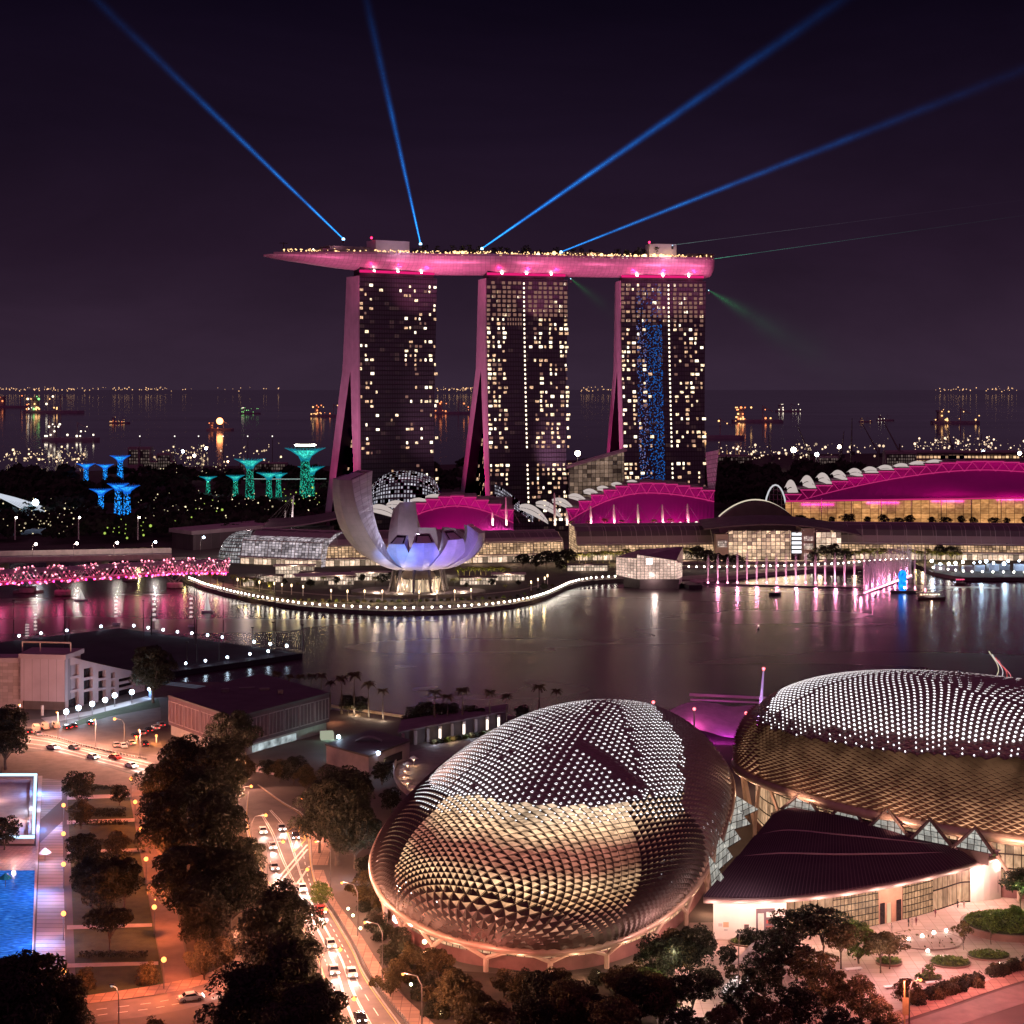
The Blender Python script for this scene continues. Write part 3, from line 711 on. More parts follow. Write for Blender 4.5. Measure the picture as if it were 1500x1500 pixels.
# search light beams
def beam(p0, p1, r0, r1, strength, label, col=(.0, .20, 1), core=True):
    p0 = Vector(p0); p1 = Vector(p1); L_ = (p1 - p0).length
    o = thing('searchlight_beam', label, 'light beam', p0)
    m, nt = newmat('beam')
    t = nd(nt, 'ShaderNodeTexCoord'); s3 = nd(nt, 'ShaderNodeSeparateXYZ'); lk(nt, t.outputs['Object'], s3.inputs[0])
    z = mth(nt, 'DIVIDE', s3.outputs[2], L_)
    rad = mth(nt, 'SQRT', mth(nt, 'ADD', mth(nt, 'MULTIPLY', s3.outputs[0], s3.outputs[0]), mth(nt, 'MULTIPLY', s3.outputs[1], s3.outputs[1])))
    rl = mth(nt, 'MULTIPLY_ADD', z, r1 - r0, r0)
    q = mth(nt, 'DIVIDE', rad, rl)
    prof = mth(nt, 'POWER', mth(nt, 'MAXIMUM', mth(nt, 'SUBTRACT', 1.0, q), 0.0), 3.0)
    fall = ramp(nt, z, [(0, 2.8), (.05, 1.8), (.15, .85), (.35, .33), (.6, .10), (.85, .03), (1, .008)])
    bn = nd(nt, 'ShaderNodeTexNoise', Scale=.035, Detail=3.0); lk(nt, t.outputs['Object'], bn.inputs[0]); bnr = ramp(nt, bn.outputs[0], [(.3, .55), (.7, 1.4)]); fall_ = mth(nt, 'MULTIPLY', prof, bnr.outputs[0]); prof = fall_
    dens = mth(nt, 'MULTIPLY', mth(nt, 'DIVIDE', mth(nt, 'MULTIPLY', prof, fall.outputs[0]), rl), strength * 2.3)
    e = nd(nt, 'ShaderNodeEmission'); lk(nt, mixc(nt, mth(nt, 'MULTIPLY', fall.outputs[0], prof), (col[0], col[1] * .62, col[2] * .62), (col[0] + .02, col[1] * 1.7, col[2])), e.inputs[0]); lk(nt, dens, e.inputs[1]); out(nt, e.outputs[0], True)
    mb = MB(); mb.lathe([(r0 * (1 - k / 6) + r1 * k / 6, L_ * k / 6) for k in range(7)], (0, 0, 0), 14)
    b_ = mb.build('beam', m, o, local=True); b_.rotation_euler = (p1 - p0).to_track_quat('Z', 'Y').to_euler()
    
    mb = MB(); mb.ball(p0 + Vector((0, 0, -.2)), 1.2 if core else .35, 8, 5); mb.build('lamp', em('beam_lamp', (.35, .68, 1), 4), o)
    mb = MB(); mb.box(p0 + Vector((0, 0, -3.2)), (1.6, 1.6, 2.2)); mb.build('lamp_base', DARKM, o)
    return o
Yb = 1330
beam(P(503, 350, 1310), P(110, -30, 1290), .9, 8.5, 1.2, 'blue light beam rising to the upper left from the prow of the roof deck')
beam(P(616, 357, 1345), P(528, -40, 1320), .9, 8, 1.4, 'steep blue light beam rising nearly straight up above the left tower')
beam(P(706, 364, 1350), P(1290, -40, 1290), .9, 11, 1.4, 'long blue light beam rising to the upper right over the middle tower')
beam(P(822, 369, 1375), P(1560, 78, 1400), .9, 11, .75, 'fainter blue light beam slanting low to the right edge')
beam(P(1040, 380, 1405), P(1560, 307, 1440), .28, .7, .5, 'thin greenish laser line from the right end of the roof deck', (.10, .42, .40), False)
beam(P(985, 359, 1400), P(1560, 285, 1440), .28, .6, .3, 'thin pale laser line above the greenish one', (.22, .3, .42), False)
beam(P(836, 408, 1375), P(925, 480, 1372), .5, 24, .09, 'faint green beam fanning down between the middle and right towers', (.02, .4, .12), False)
beam(P(1038, 425, 1400), P(1330, 600, 1420), .5, 75, .075, 'faint green beam fanning down to the right of the right tower', (.03, .36, .18), False)
# ================================================================== PLANTS (one of each kind is built, the rest are copies)
def leafmat(name, c, c2, rough=.65):
    m, nt = newmat(name)
    g = nd(nt, 'ShaderNodeNewGeometry'); oi = nd(nt, 'ShaderNodeObjectInfo')
    n = nd(nt, 'ShaderNodeTexNoise', Scale=.35, Detail=3.0); lk(nt, g.outputs['Position'], n.inputs[0])
    r = ramp(nt, n.outputs[0], [(.3, c), (.7, c2)])
    k = mth(nt, 'MULTIPLY_ADD', g.outputs['Random Per Island'], .9, .55)
    k = mth(nt, 'MULTIPLY', k, mth(nt, 'MULTIPLY_ADD', oi.outputs['Random'], .5, .75))
    v = nd(nt, 'ShaderNodeVectorMath', operation='SCALE'); lk(nt, r.outputs[0], v.inputs[0]); lk(nt, k, v.inputs['Scale'])
    d = nd(nt, 'ShaderNodeBsdfPrincipled', Roughness=rough); lk(nt, v.outputs[0], d.inputs['Base Color']); d.inputs['Specular IOR Level'].default_value = .3
    tr = nd(nt, 'ShaderNodeBsdfTranslucent'); lk(nt, v.outputs[0], tr.inputs[0])
    mx = nd(nt, 'ShaderNodeMixShader'); mx.inputs[0].default_value = .25; lk(nt, d.outputs[0], mx.inputs[1]); lk(nt, tr.outputs[0], mx.inputs[2])
    out(nt, mx.outputs[0]); return m
LEAF = leafmat('leaf_dark', (.036, .036, .020), (.020, .022, .014))
LEAF2 = leafmat('leaf_olive', (.105, .075, .03), (.055, .046, .02))
LEAF3 = leafmat('leaf_green', (.11, .15, .035), (.06, .09, .025))
PALML = leafmat('palm_leaf', (.20, .21, .05), (.12, .13, .035), .5)
BARK = pm('bark', (.13, .10, .08), (.07, .055, .045), 1.5, .9, bump=.3)
RV = random.Random(3)
def rnd_dir():
    while True:
        v = Vector((RV.uniform(-1, 1), RV.uniform(-1, 1), RV.uniform(-1, 1)))
        if .1 < v.length < 1: return v.normalized()
def leafcard(mb, q, n_, s):
    u = n_.orthogonal().normalized(); u = (u * math.cos(a := RV.uniform(0, 6.28)) + n_.cross(u) * math.sin(a)); v = n_.cross(u)
    mb.face([q - u * s, q - v * s * .42 + n_ * s * .12, q + u * s * 1.05, q + v * s * .42 + n_ * s * .12])
def broadleaf(name, cat, h, w_, trunk_h, nclump, nleaf, leaf, ls, label, flat=1.0, thin=1.0):
    """unit built at the origin; h metres tall"""
    t = thing(name, label, cat)
    mb = MB(); mb.tube([(0, 0, -.3), (RV.uniform(-.2, .2), RV.uniform(-.2, .2), trunk_h * .55), (RV.uniform(-.4, .4), RV.uniform(-.4, .4), trunk_h)], [h * .028 * thin, h * .022 * thin, h * .018 * thin], 7)
    cl = []
    for k in range(nclump):
        a = k * 2.399 + RV.uniform(-.4, .4); e = (k + .5) / nclump
        zc = trunk_h * .95 + (h - trunk_h) * (.12 + .76 * e)
        prof = math.sin(PI * (.16 + .74 * e)) ** .8
        rr = w_ / 2 * prof * RV.uniform(.30, .92)
        c = Vector((math.cos(a) * rr, math.sin(a) * rr, zc)); r = w_ * RV.uniform(.11, .24)
        cl.append((c, r))
        if k % 3 != 2: mb.tube([(0, 0, trunk_h * RV.uniform(.55, .95)), (c.x * .45, c.y * .45, trunk_h * .7 + zc * .3), tuple(c)], [h * .012, h * .008, h * .003], 5)
    mb.build('trunk', BARK, t, local=True)
    mb = MB()
    for c, r in cl:
        for _ in range(nleaf // nclump):
            d = rnd_dir()
            if d.z < -.35 and RV.random() < .7: d.z = -d.z
            q = c + Vector((d.x * r, d.y * r, d.z * r * .72 * flat)) * RV.uniform(.55, 1.08) ** .6
            leafcard(mb, q, (d + rnd_dir() * .9 + Vector((0, 0, .35))).normalized(), ls * RV.uniform(.5, 1.5))
    mb.build('crown', leaf, t, local=True)
    return t
def palm(name, h, fl, nf, label, thick=.22, droop=1.0, leaf=None):
    t = thing(name, label, 'palm')
    MB().tube([(0, 0, -.2), (.1, .05, h * .5), (.05, .0, h)], [thick * 1.25, thick, thick * .8], 7).build('trunk', BARK, t, local=True)
    mb = MB()
    for k in range(nf):
        a = k * 2.399; el = RV.uniform(.0, 1.15); L = fl * RV.uniform(.8, 1.1); d = Vector((math.cos(a), math.sin(a), 0)); sd = Vector((-d.y, d.x, 0))
        pts = []
        for j in range(6):
            s_ = j / 5; pts.append(Vector((.05, 0, h)) + d * L * s_ * math.cos(el * (1 - .5 * s_)) + Vector((0, 0, L * (math.sin(el) * s_ - droop * .75 * s_ * s_))))
        for j in range(5):
            p0, p1 = pts[j], pts[j + 1]; ww = fl * .26 * (1 - .75 * (j / 5) ** 2)
            for m_ in range(2):
                f0 = p0.lerp(p1, m_ / 2); f1 = p0.lerp(p1, (m_ + .8) / 2)
                for sg in (-1, 1): mb.face([f0, f1, f1 + sd * sg * ww * .9 + d * ww * .7 - Vector((0, 0, ww * .45)), f0 + sd * sg * ww * .55 + d * ww * .55 - Vector((0, 0, ww * .3))])
    mb.build('crown', leaf or PALML, t, local=True)
    return t
def bush(name, h, w_, n, leaf, ls, label, cat='shrub'):
    t = thing(name, label, cat); mb = MB()
    for _ in range(n):
        d = rnd_dir(); d.z = abs(d.z); b_ = .75 + .3 * noise.noise(d * 2.3 + Vector((w_, h, n * .01)))
        q = Vector((d.x * w_ / 2 * b_, d.y * w_ / 2 * b_, .1 + d.z * h * b_)) * RV.uniform(.75, 1.05)
        leafcard(mb, q, (d + rnd_dir() * .7).normalized(), ls * RV.uniform(.6, 1.3))
    mb.build('foliage', leaf, t, local=True)
    MB().tube([(0, 0, -.2), (0, 0, h * .5)], [.12, .05], 5).build('stem', BARK, t, local=True)
    return t
USED = {}
def place(proto, p, rz=None, s=1.0, label=None, group=None):
    """first use moves the original, later uses copy it"""
    rz = RV.uniform(0, 6.28) if rz is None else rz
    if proto.name not in USED:
        kids(proto); USED[proto.name] = proto; proto.location = p; proto.rotation_euler = (0, 0, rz); proto.scale = (s,) * 3 if not isinstance(s, tuple) else s
        if label: proto['label'] = label
        if group: proto['group'] = group
        return proto
    return dup(proto, p, rz, s, label, group)
BIG = [broadleaf('broadleaf_tree', 'tree', 18, 15, 4.5, 26, 8200, LEAF, .42, 'x') for _ in range(3)]
TALL = broadleaf('dense_tree', 'tree', 22, 13, 3, 34, 10500, LEAF, .42, 'x', 1.2)
MED = [broadleaf('garden_tree', 'tree', 9, 8.5, 1.7, 19, 3600, l, .30, 'x') for l in (LEAF, LEAF2, LEAF3)]
UMB = [broadleaf('umbrella_tree', 'tree', 9.5, 10.5, 4.8, 15, 2600, l, .32, 'x', .5) for l in (LEAF, LEAF2)]
SMALL = [broadleaf('young_tree', 'tree', 6, 4, 2.6, 9, 900, l, .22, 'x', 1, .6) for l in (LEAF2, LEAF3)]
FARP = palm('promenade_palm', 8, 4.4, 22, 'x', .3)
TALLP = palm('fan_palm', 11, 2.5, 30, 'x', .28, .9, LEAF2)
FART = broadleaf('promenade_tree', 'tree', 10, 9, 3.4, 12, 900, LEAF, .55, 'x')
FARB = broadleaf('rain_tree', 'tree', 10, 13, 4, 14, 1100, LEAF, .6, 'x', .7)
SHR = [bush('garden_shrub', 2.2, 3.6, 620, l, .26, 'x') for l in (LEAF2, LEAF, LEAF3)]
HSHR = bush('round_shrub', 4.5, 5, 1500, LEAF2, .26, 'x')
# ================================================================== LOTUS MUSEUM
C0 = G(613, 868); CX, CY = C0.x, C0.y
t = thing('lotus_museum', 'white lotus shaped museum with one tall curling petal and blue lit front petals', 'museum', C0)
PETAL = grid_mat('petal_skin', (.44, .40, .41), (.34, .30, .32), 2.4, 3.2, .03, .5, vary=.12)
PETIN = grid_mat('petal_inner', (.62, .60, .64), (.36, .33, .38), 2.6, 2.2, .07, .45, vary=.3)
PWIN = pm('petal_window', (.012, .01, .014), None, .3, .15)
def petal(phi, Rr, Zt, w1, w2, th, cap=4.5, r0=5, z0=13, lift=0):
    a = math.radians(phi); d = Vector((math.cos(a), math.sin(a), 0)); sd = Vector((-d.y, d.x, 0)); c = Vector((CX, CY, 0))
    def sec(s_):
        q = s_ * PI / 2; r = r0 + (Rr - r0) * math.sin(q); z = z0 + (Zt - z0) * (1 - math.cos(q))
        tx, tz = (Rr - r0) * math.cos(q), (Zt - z0) * math.sin(q); l = math.hypot(tx, tz) + 1e-6; nx, nz = -tz / l, tx / l
        wo = w1 * (.25 + .75 * math.sin(min(1, s_ * 1.35) * PI / 2)) * (1 - s_) + w2 * s_ + w1 * .35 * math.sin(PI * s_)
        tk = 2.5 + (th - 2.5) * s_; wi = wo * (.35 + .35 * s_)
        o_ = Vector((r, 0, z)); i_ = Vector((r + nx * tk, 0, z + nz * tk + cap * s_ ** 6))
        f = lambda p, y: c + d * p.x + sd * y + Vector((0, 0, p.z))
        bul = Vector((nx, 0, nz)) * -.0
        return [f(o_, -wo), f(o_ + Vector((-nx, 0, -nz)) * wo * .16, 0), f(o_, wo), f(i_, wi), f(i_, -wi)]
    n = 22; S_ = [sec(k / n) for k in range(n + 1)]
    A = MB(); B_ = MB()
    for k in range(n):
        p, q = S_[k], S_[k + 1]; L = k / n * 70; L1 = (k + 1) / n * 70
        for i, j, x0, x1 in ((0, 1, -8, 0), (1, 2, 0, 8)): A.face([p[i], q[i], q[j], p[j]][::-1], [(x0, L), (x0, L1), (x1, L1), (x1, L)][::-1])
        for i, j in ((2, 3), (4, 0)): (B_ if Zt > 55 else A).face([p[i], q[i], q[j], p[j]][::-1], [(0, L), (0, L1), (7, L1), (7, L)][::-1])
        B_.face([p[3], q[3], q[4], p[4]][::-1], [(0, L), (0, L1), (9, L1), (9, L)][::-1])
    e = S_[-1]; A.face([e[0], e[1], e[2], e[3], e[4]], [(0, 0), (3, 0), (6, 0), (6, 3), (0, 3)])
    pe = A.build('petal', PETAL, t); B_.build('inner_face', PETIN if Zt > 55 else pm('petal_inner_shaded', (.26, .21, .22), (.2, .16, .17), .2, .6), pe)  # darker copy of the inner skin, weaker light put into its colour
    ct = sum((Vector(x) for x in e), Vector()) / 5; nn = (Vector(e[2]) - Vector(e[0])).cross(Vector(e[3]) - Vector(e[0])).normalized()
    if nn.dot(d + Vector((0, 0, .6))) < 0: nn = -nn
    w_ = MB(); w_.face([ct + (Vector(x) - ct) * (.84) + nn * .12 for x in (e[0], e[2], e[3], e[4])]); w_.build('skylight', PWIN, pe)
    return pe
for a in [(172, 46, 58, 6, 4.5, 8), (213, 46, 62, 12, 10.5, 14), (112, 24, 43, 9, 6.5, 6), (80, 26, 29, 9, 8, 8), (50, 32, 29, 8, 7, 8), (18, 35, 31, 8, 7.5, 8),
          (342, 36, 33, 7.5, 5.2, 7), (312, 31, 30.5, 8.2, 5.2, 6.5), (279, 28, 29, 8.4, 5.6, 6.5), (246, 25, 28, 7.2, 4.6, 6.5)]: petal(*a)
mb = MB()
mb.lathe([(10, 0), (9, 10), (6, 13.5), (5.5, 14)], (CX, CY, 0), 20); mb.build('glass_drum', pm('drum', (.3, .24, .2), None, .3, .5), t)
mb = MB()
for k in range(18):
    a0, a1 = 2 * PI * k / 18, 2 * PI * (k + 1) / 18; mb.wall((CX + 11.5 * math.cos(a0), CY + 11.5 * math.sin(a0)), (CX + 11.5 * math.cos(a1), CY + 11.5 * math.sin(a1)), .5, 8.5, u0=k * 4)
mb.build('lobby_glazing', glow_glass('lobby', (1, .78, .55), (1, .66, .4), 1.1, 2, 8, .12, .2, 1.2), t)
for k in range(10):
    a = 2 * PI * (k + .3) / 10; x, y = CX + 16 * math.cos(a), CY + 16 * math.sin(a)
    MB().tube([(x, y, 0), (CX + 13 * math.cos(a), CY + 13 * math.sin(a), 13.6)], [.8, .9], 7).build('column', pm('mcol', (.10, .085, .09), None, .4, .5), t)
for k in range(7):
    a = PI + PI * k / 6.0; x, y = CX + 12.4 * math.cos(a), CY + 12.4 * math.sin(a); a2 = a + .22; a3 = a - .22
    MB().tube([(CX + 12.6 * math.cos(a3), CY + 12.6 * math.sin(a3), 9), (x, y, .5), (CX + 12.6 * math.cos(a2), CY + 12.6 * math.sin(a2), 9)], .32, 5).build('lattice_strut', pm('strut', (.6, .5, .4), None, .4, .5), t)
for dx, dy, p_, c in ((-9, -13, 5200, (1, .74, .5)), (9, -13, 5200, (1, .74, .5)), (-22, -9, 5000, (1, .72, .55)), (24, -6, 4000, (1, .72, .55)), (-4, 2, 9000, (.9, .8, 1))):
    light('bowl_uplight', 'POINT', (CX + dx, CY + dy, 4 if dx != -4 else 26), p_, c, t, .8)
for dx, p_ , c in ((-12, 170000, (.14, .32, 1)), (3, 160000, (.13, .17, 1)), (24, 190000, (.32, .22, 1))):
    light('blue_projector', 'SPOT', (CX + dx * 1.3, CY - 66, 5), p_, c, t, .6, (CX + dx * .9, CY - 24, 22), math.radians(34), .7)
light('petal_wash', 'SPOT', (CX - 10, CY - 70, 6), 60000, (.8, .72, .9), t, 1, (CX - 34, CY - 8, 45), math.radians(50), .9)
light('petal_wash', 'SPOT', (CX + 2, CY - 22, 33), 26000, (.75, .75, 1), t, 1, (CX - 38, CY - 14, 40), math.radians(80), .9)
# entrance canopy and low pond terrace round the museum
mb = MB(); q = G(528, 862); mb.box((q.x - 22, q.y + 22, 5), (34, 16, .6), .25); mb.build('entrance_canopy', PALE, t)
mb = MB()
for k in range(40):
    a0, a1 = 2 * PI * k / 40, 2 * PI * (k + 1) / 40
    mb.face([(CX + 36 * math.cos(a), CY - 2 + 22 * math.sin(a), z) for a, z in ((a0, .0), (a1, .0), (a1, 1.4), (a0, 1.4))])
mb.face([(CX + 36 * math.cos(2 * PI * k / 40), CY - 2 + 22 * math.sin(2 * PI * k / 40), 1.4) for k in range(40)])
mb.build('plinth', pm('plinth', (.13, .11, .11), None, .2, .6), t)

# ================================================================== PROMENADE: paving, lamps
def catm2(pts, t):
    k = t * (len(pts) - 1); i = min(int(k), len(pts) - 2); return pts[i].lerp(pts[i + 1], k - i)
def arc_pts(pts, step):
    o_ = []; acc = 0
    for a, b_ in zip(pts, pts[1:]):
        L = (b_ - a).length
        while acc < L: o_.append(a.lerp(b_, acc / L)); acc += step
        acc -= L
    return o_
mb = MB(); inner = []
E1 = SH[2:31]
cen = Vector((0, 1250, 0))
for a, b_ in zip(E1, E1[1:]):
    ia, ib = a + (cen - a).normalized() * 17, b_ + (cen - b_).normalized() * 17
    mb.face([a + Vector((0, 0, .05)), b_ + Vector((0, 0, .05)), ib + Vector((0, 0, .05)), ia + Vector((0, 0, .05))])
o = mb.build('promenade_paving', pm('prom_pave', (.30, .25, .22), (.2, .165, .15), .3, .8)); o['kind'] = 'structure'
mb = MB()
for a, b_ in zip(E1, E1[1:]):
    d = (b_ - a); n_ = Vector((d.y, -d.x, 0)).normalized()
    mb.face([a + n_ * .05 + Vector((0, 0, -2.4)), b_ + n_ * .05 + Vector((0, 0, -2.4)), b_ + n_ * .05 + Vector((0, 0, -.1)), a + n_ * .05 + Vector((0, 0, -.1))])
o = mb.build('quay_wall', pm('quay', (.09, .075, .075), None, .2, .8)); tag(o, 'dark curved quay wall under the white lamps along the bay', 'quay wall')
bt = thing('bollard_lamp', 'x', 'lamp')
MB().tube([(0, 0, 0), (0, 0, 1.1)], .14, 5).build('post', STEEL, bt, local=True)
MB().ball((0, 0, 1.5), .40, 8, 5).build('globe', L_WHITE, bt, local=True)
b2 = thing('lit_column', 'x', 'lamp')
MB().tube([(0, 0, 0), (0, 0, 4.2)], [.28, .2], 6).build('post', PALE, b2, local=True)
MB().tube([(0, 0, 4.2), (0, 0, 5.6)], .34, 6).build('light_head', L_WARM, b2, local=True)
pts = arc_pts(SH[4:16], 4.6)
for i, p in enumerate(pts): place(bt, p + (cen - p).normalized() * 1.2, 0, 1, f'{nth(i)} white globe lamp from the footbridge along the quay edge round the lotus museum' if i < 99 else 'white globe lamp on the quay edge', 'globe lamps on the quay round the museum')
pts = arc_pts(SH[15:25], 4.2)
for i, p in enumerate(pts): place(bt, p + (cen - p).normalized() * 1.2, 0, 1, f'{nth(i)} white globe lamp right of the museum on the curving quay toward the glass pavilion', 'globe lamps on the quay toward the pavilion')
row = [G(1000, 838), G(1060, 838), G(1150, 836), G(1230, 833), G(1290, 828), G(1335, 825)]
for i, p in enumerate(arc_pts(row, 4.6)): place(bt, p + Vector((0, 9, .6)), 0, 1.1, f'{nth(i)} white globe lamp from the pavilion in the row behind the fountain jets', 'globe lamps behind the fountain')
for i, p in enumerate(arc_pts([G(1368, 836), G(1420, 842), G(1500, 843), G(1560, 843)], 6)): place(bt, p + Vector((0, 2, .0)), 0, 1.15, f'{nth(i)} white globe lamp from the left on the rounded jetty at far right', 'globe lamps on the right jetty')
for i, (px, py) in enumerate([(348, 862), (380, 866), (402, 868), (413, 870), (427, 871), (444, 873), (485, 879), (509, 880), (534, 880), (560, 880), (614, 881), (640, 880), (666, 880), (690, 878), (778, 866), (788, 862), (798, 860), (802, 856)]):
    place(b2, G(px, py), 0, 1, f'{nth(i)} glowing pale lamp column from the left on the museum garden bank', 'lamp columns round the museum')
# planting round the museum
for i in range(46):
    px = 350 + i * 10.2; py = 876 + 8 * math.sin(PI * min(1, (i + 4) / 46)) if i < 40 else 876 - (i - 40) * 3
    q = G(px, py - 2)
    place(SHR[i % 3], q, None, R.uniform(.55, .85), f'{nth(i)} low shrub from the left in the planted bank behind the quay lamps', 'shrubs on the museum bank')
for k in range(24):
    q = G(360 + k * 19, 877 + 6 * math.sin(PI * k / 24)); light('bank_light', 'POINT', q + Vector((0, -1, 2.4)), 800, (1, .72, .32), None, .4)
for i, px in enumerate([252, 262, 272, 284, 296, 308, 318, 342, 352, 362, 372, 384, 396]):
    q = G(px, 846 + (px - 250) * .14); place(FARP, q, None, R.uniform(.55, .75), f'{nth(i)} short palm from the left on the bank at the footbridge landing', 'palms at the footbridge landing')
    if i % 2 == 0: light('palm_light', 'POINT', q + Vector((0, -3, 3)), 900, (1, .8, .28), None, .5)

# ================================================================== MALL, HALL, THEATRE ROOFS
GOLD = glow_glass('mall_glass', (1, .55, .26), (1, .70, .44), 1.0, 2.2, 1.5, .16, .25, 1.25)
GOLD2 = glow_glass('mall_glass_low', (1, .58, .32), (1, .84, .7), 1.15, 3.2, 3.6, .1, .1, 1.5)
COOLG = glow_glass('mall_glass_cool', (.66, .64, .9), (1, .80, .68), .72, 2.4, 1.6, .14, .25, 1.4)
VAULT = grid_mat('vault_roof', (.105, .082, .088), (.32, .26, .26), 9, 200, .035, .5, .2, vary=.25)
def mall(label, pxL, pxR, Yl, Yr, zg=9, zr=20, depth=26, glass=GOLD, low=GOLD2, end=True, vend=False, lean=9):
    A = P(pxL, 0, Yl); B_ = P(pxR, 0, Yr); A.z = B_.z = 0
    d = (B_ - A); L = d.length; d.normalize(); n_ = Vector((-d.y, d.x, 0))
    t = thing('mall_wing', label, 'shopping mall', A)
    pt = lambda x, s_, z: A + d * x + n_ * s_ + Vector((0, 0, z))
    mb = MB(); mb.wall(pt(0, 0, 0), pt(L, 0, 0), 0, 4.5); mb.build('shop_front', low, t)
    mb = MB(); mb.prism([(q.x, q.y) for q in (pt(0, -3, 0), pt(L, -3, 0), pt(L, 1, 0), pt(0, 1, 0))], 4.5, 5.2); mb.build('canopy', PALE, t)
    prof = [(.4, 5.2), (.9, 7.2), (2.2, zg + 1), (4.2, zg + 3.2), (lean, zr - 3), (lean + 6, zr - .6), (depth, zr)]
    def sweep(k0, k1, nseg=1):
        mb = MB(); ac = 0
        for k in range(k0, k1):
            (s0, z0), (s1, z1) = prof[k], prof[k + 1]; l = math.hypot(s1 - s0, z1 - z0)
            mb.face([pt(0, s0, z0), pt(L, s0, z0), pt(L, s1, z1), pt(0, s1, z1)], [(0, ac), (L, ac), (L, ac + l), (0, ac + l)]); ac += l
        return mb
    sweep(0, 2 if not vend else 4).build('vault_glazing', glass, t); sweep(2 if not vend else 4, 6).build('vault_roof', VAULT, t)
    mb = MB()
    for x in [L * k / max(4, int(L / 9)) for k in range(max(4, int(L / 9)) + 1)]:
        mb.tube([pt(min(max(x, .3), L - .3), s_, z + .12) for s_, z in prof], .16, 4)
    mb.build('vault_ribs', PALE, t)
    if end:
        for x, s in ((-.1, 1), (L + .1, -1)):
            mb = MB(); q = [pt(x, 0, 0)] + [pt(x, a, b_) for a, b_ in prof] + [pt(x, depth, 0)]
            uv = [(0, 0)] + [(a, b_) for a, b_ in prof] + [(depth, 0)]
            mb.face(q[::-s], uv[::-s]); mb.build('end_glazing', glass, t)
    mb = MB(); mb.tube([pt(0, 2.8, zg + 1.9), pt(L, 2.8, zg + 1.9)], .3, 5); mb.tube([pt(0, depth * .8, zr), pt(L, depth * .8, zr)], .5, 5); mb.build('gutter', PALE, t)
    return pt, L, t
mall('cool white glass vault of the mall at its left rounded end behind the quay garden', 352, 470, 1108, 1085, 13, 20, 34, COOLG, GOLD2, True, True, 12)
mall('mall wing half hidden behind the lotus museum with dark roof strip', 474, 690, 1090, 1110, 11, 19.5, 30, GOLD)
mall('golden glass mall wing with ribbed dark roof right of the lotus museum', 692, 826, 1112, 1125, 11, 18, 30, GOLD)
mall('golden mall wing with a long ribbed dark roof below the middle magenta roof', 846, 1046, 1128, 1138, 8.5, 21, 36, GOLD)
mall('long golden mall wing at right with ribbed dark vault below the orange glass', 1222, 1660, 1140, 1118, 8.5, 21.5, 36, GOLD)
# rounded glass end of the left vault
q = P(352, 0, 1108); q.z = 0; t = thing('glass_vault_end', 'rounded ribbed glass nose closing the left end of the mall', 'glass vault', q)
mb = MB(); mb.grid(lambda u, v: (q.x - 2 - 14 * math.sin(PI * u) * .9, q.y + 34 * (1 - math.cos(PI * u)) / 2 * .95 + 0, 0) if False else (q.x + 6 - 22 * math.sin(u * PI / 2) * math.cos(v * PI / 2) ** .7, q.y + 14 - 14 * math.cos(u * PI / 2) * math.cos(v * PI / 2) ** .7, 20 * math.sin(v * PI / 2)), 16, 12, lambda u, v: (u * 30, v * 28)); mb.build('glass_shell', glow_glass('nose_glass', (.8, .84, 1), (1, .95, .9), .55, 1.8, 2.2, .25, .15, 1.2), t, True)
mb = MB()
for k in range(9):
    v = k / 9; mb.tube([(q.x + 6 - 22.3 * math.sin(u * PI / 2 / 14) * math.cos(v * PI / 2) ** .7, q.y + 14 - 14.3 * math.cos(u * PI / 2 / 14) * math.cos(v * PI / 2) ** .7, .1 + 20.2 * math.sin(v * PI / 2)) for u in range(15)], .16, 4)
mb.build('shell_ribs', PALE, t)
# glass hall
A = P(1048, 0, 1128); A.z = 0; B_ = P(1200, 0, 1128); B_.z = 0
t = thing('glass_hall', 'bright golden glass hall under a low curved dark roof, in the middle of the waterfront', 'hall', A)
mb = MB(); mb.wall((A.x + 8, A.y), (A.x + 48, A.y), 1, 19); mb.build('front_glazing', glow_glass('hall_glass', (1, .56, .28), (1, .78, .55), 1.15, 3, 2.4, .14, .2, 1.35), t)
mb = MB(); mb.box((A.x + 4, A.y + 4, 0), (8, 10, 17)); mb.build('stone_pier', pm('stone_pier', (.36, .26, .24), None, .2, .8), t); mb = MB(); mb.box((A.x + 58.5, A.y + 2, 0), (8, 10, 21)); mb.build('stone_pier', MC['stone_pier'], t)
for dx, dz, h in ((58.5, 13, 3), (58.5, 7.5, 4), (58.5, 1, 4), (4, 9, 4)):
    mb = MB(); mb.wall((A.x + dx - 3, A.y - 3.2), (A.x + dx + 3, A.y - 3.2), dz, dz + h); mb.build('window', glow_glass('pier_win', (1, .66, .42), (.9, .8, .8), 1.0, 1.1, 1.4, .15, .3, 1.2), t)
mb = MB()
for k in range(5): mb.box((A.x + 52, A.y - .6, 5 + 2.8 * k), (7, .5, 1.7))
mb.build('light_panel', em('hall_panels', (.9, .95, 1), 1.7), t)
mb = MB(); mb.wall((A.x + 49, A.y - .1), (A.x + 55, A.y - .1), 3.5, 19); mb.build('screen_wall', DARKM, t)
mb = MB()
prof = [(-8 + 100 * k / 20, 22 + 5 * math.sin(PI * (k + 3) / 24) - .02 * max(0, k - 8) ** 2) for k in range(21)]
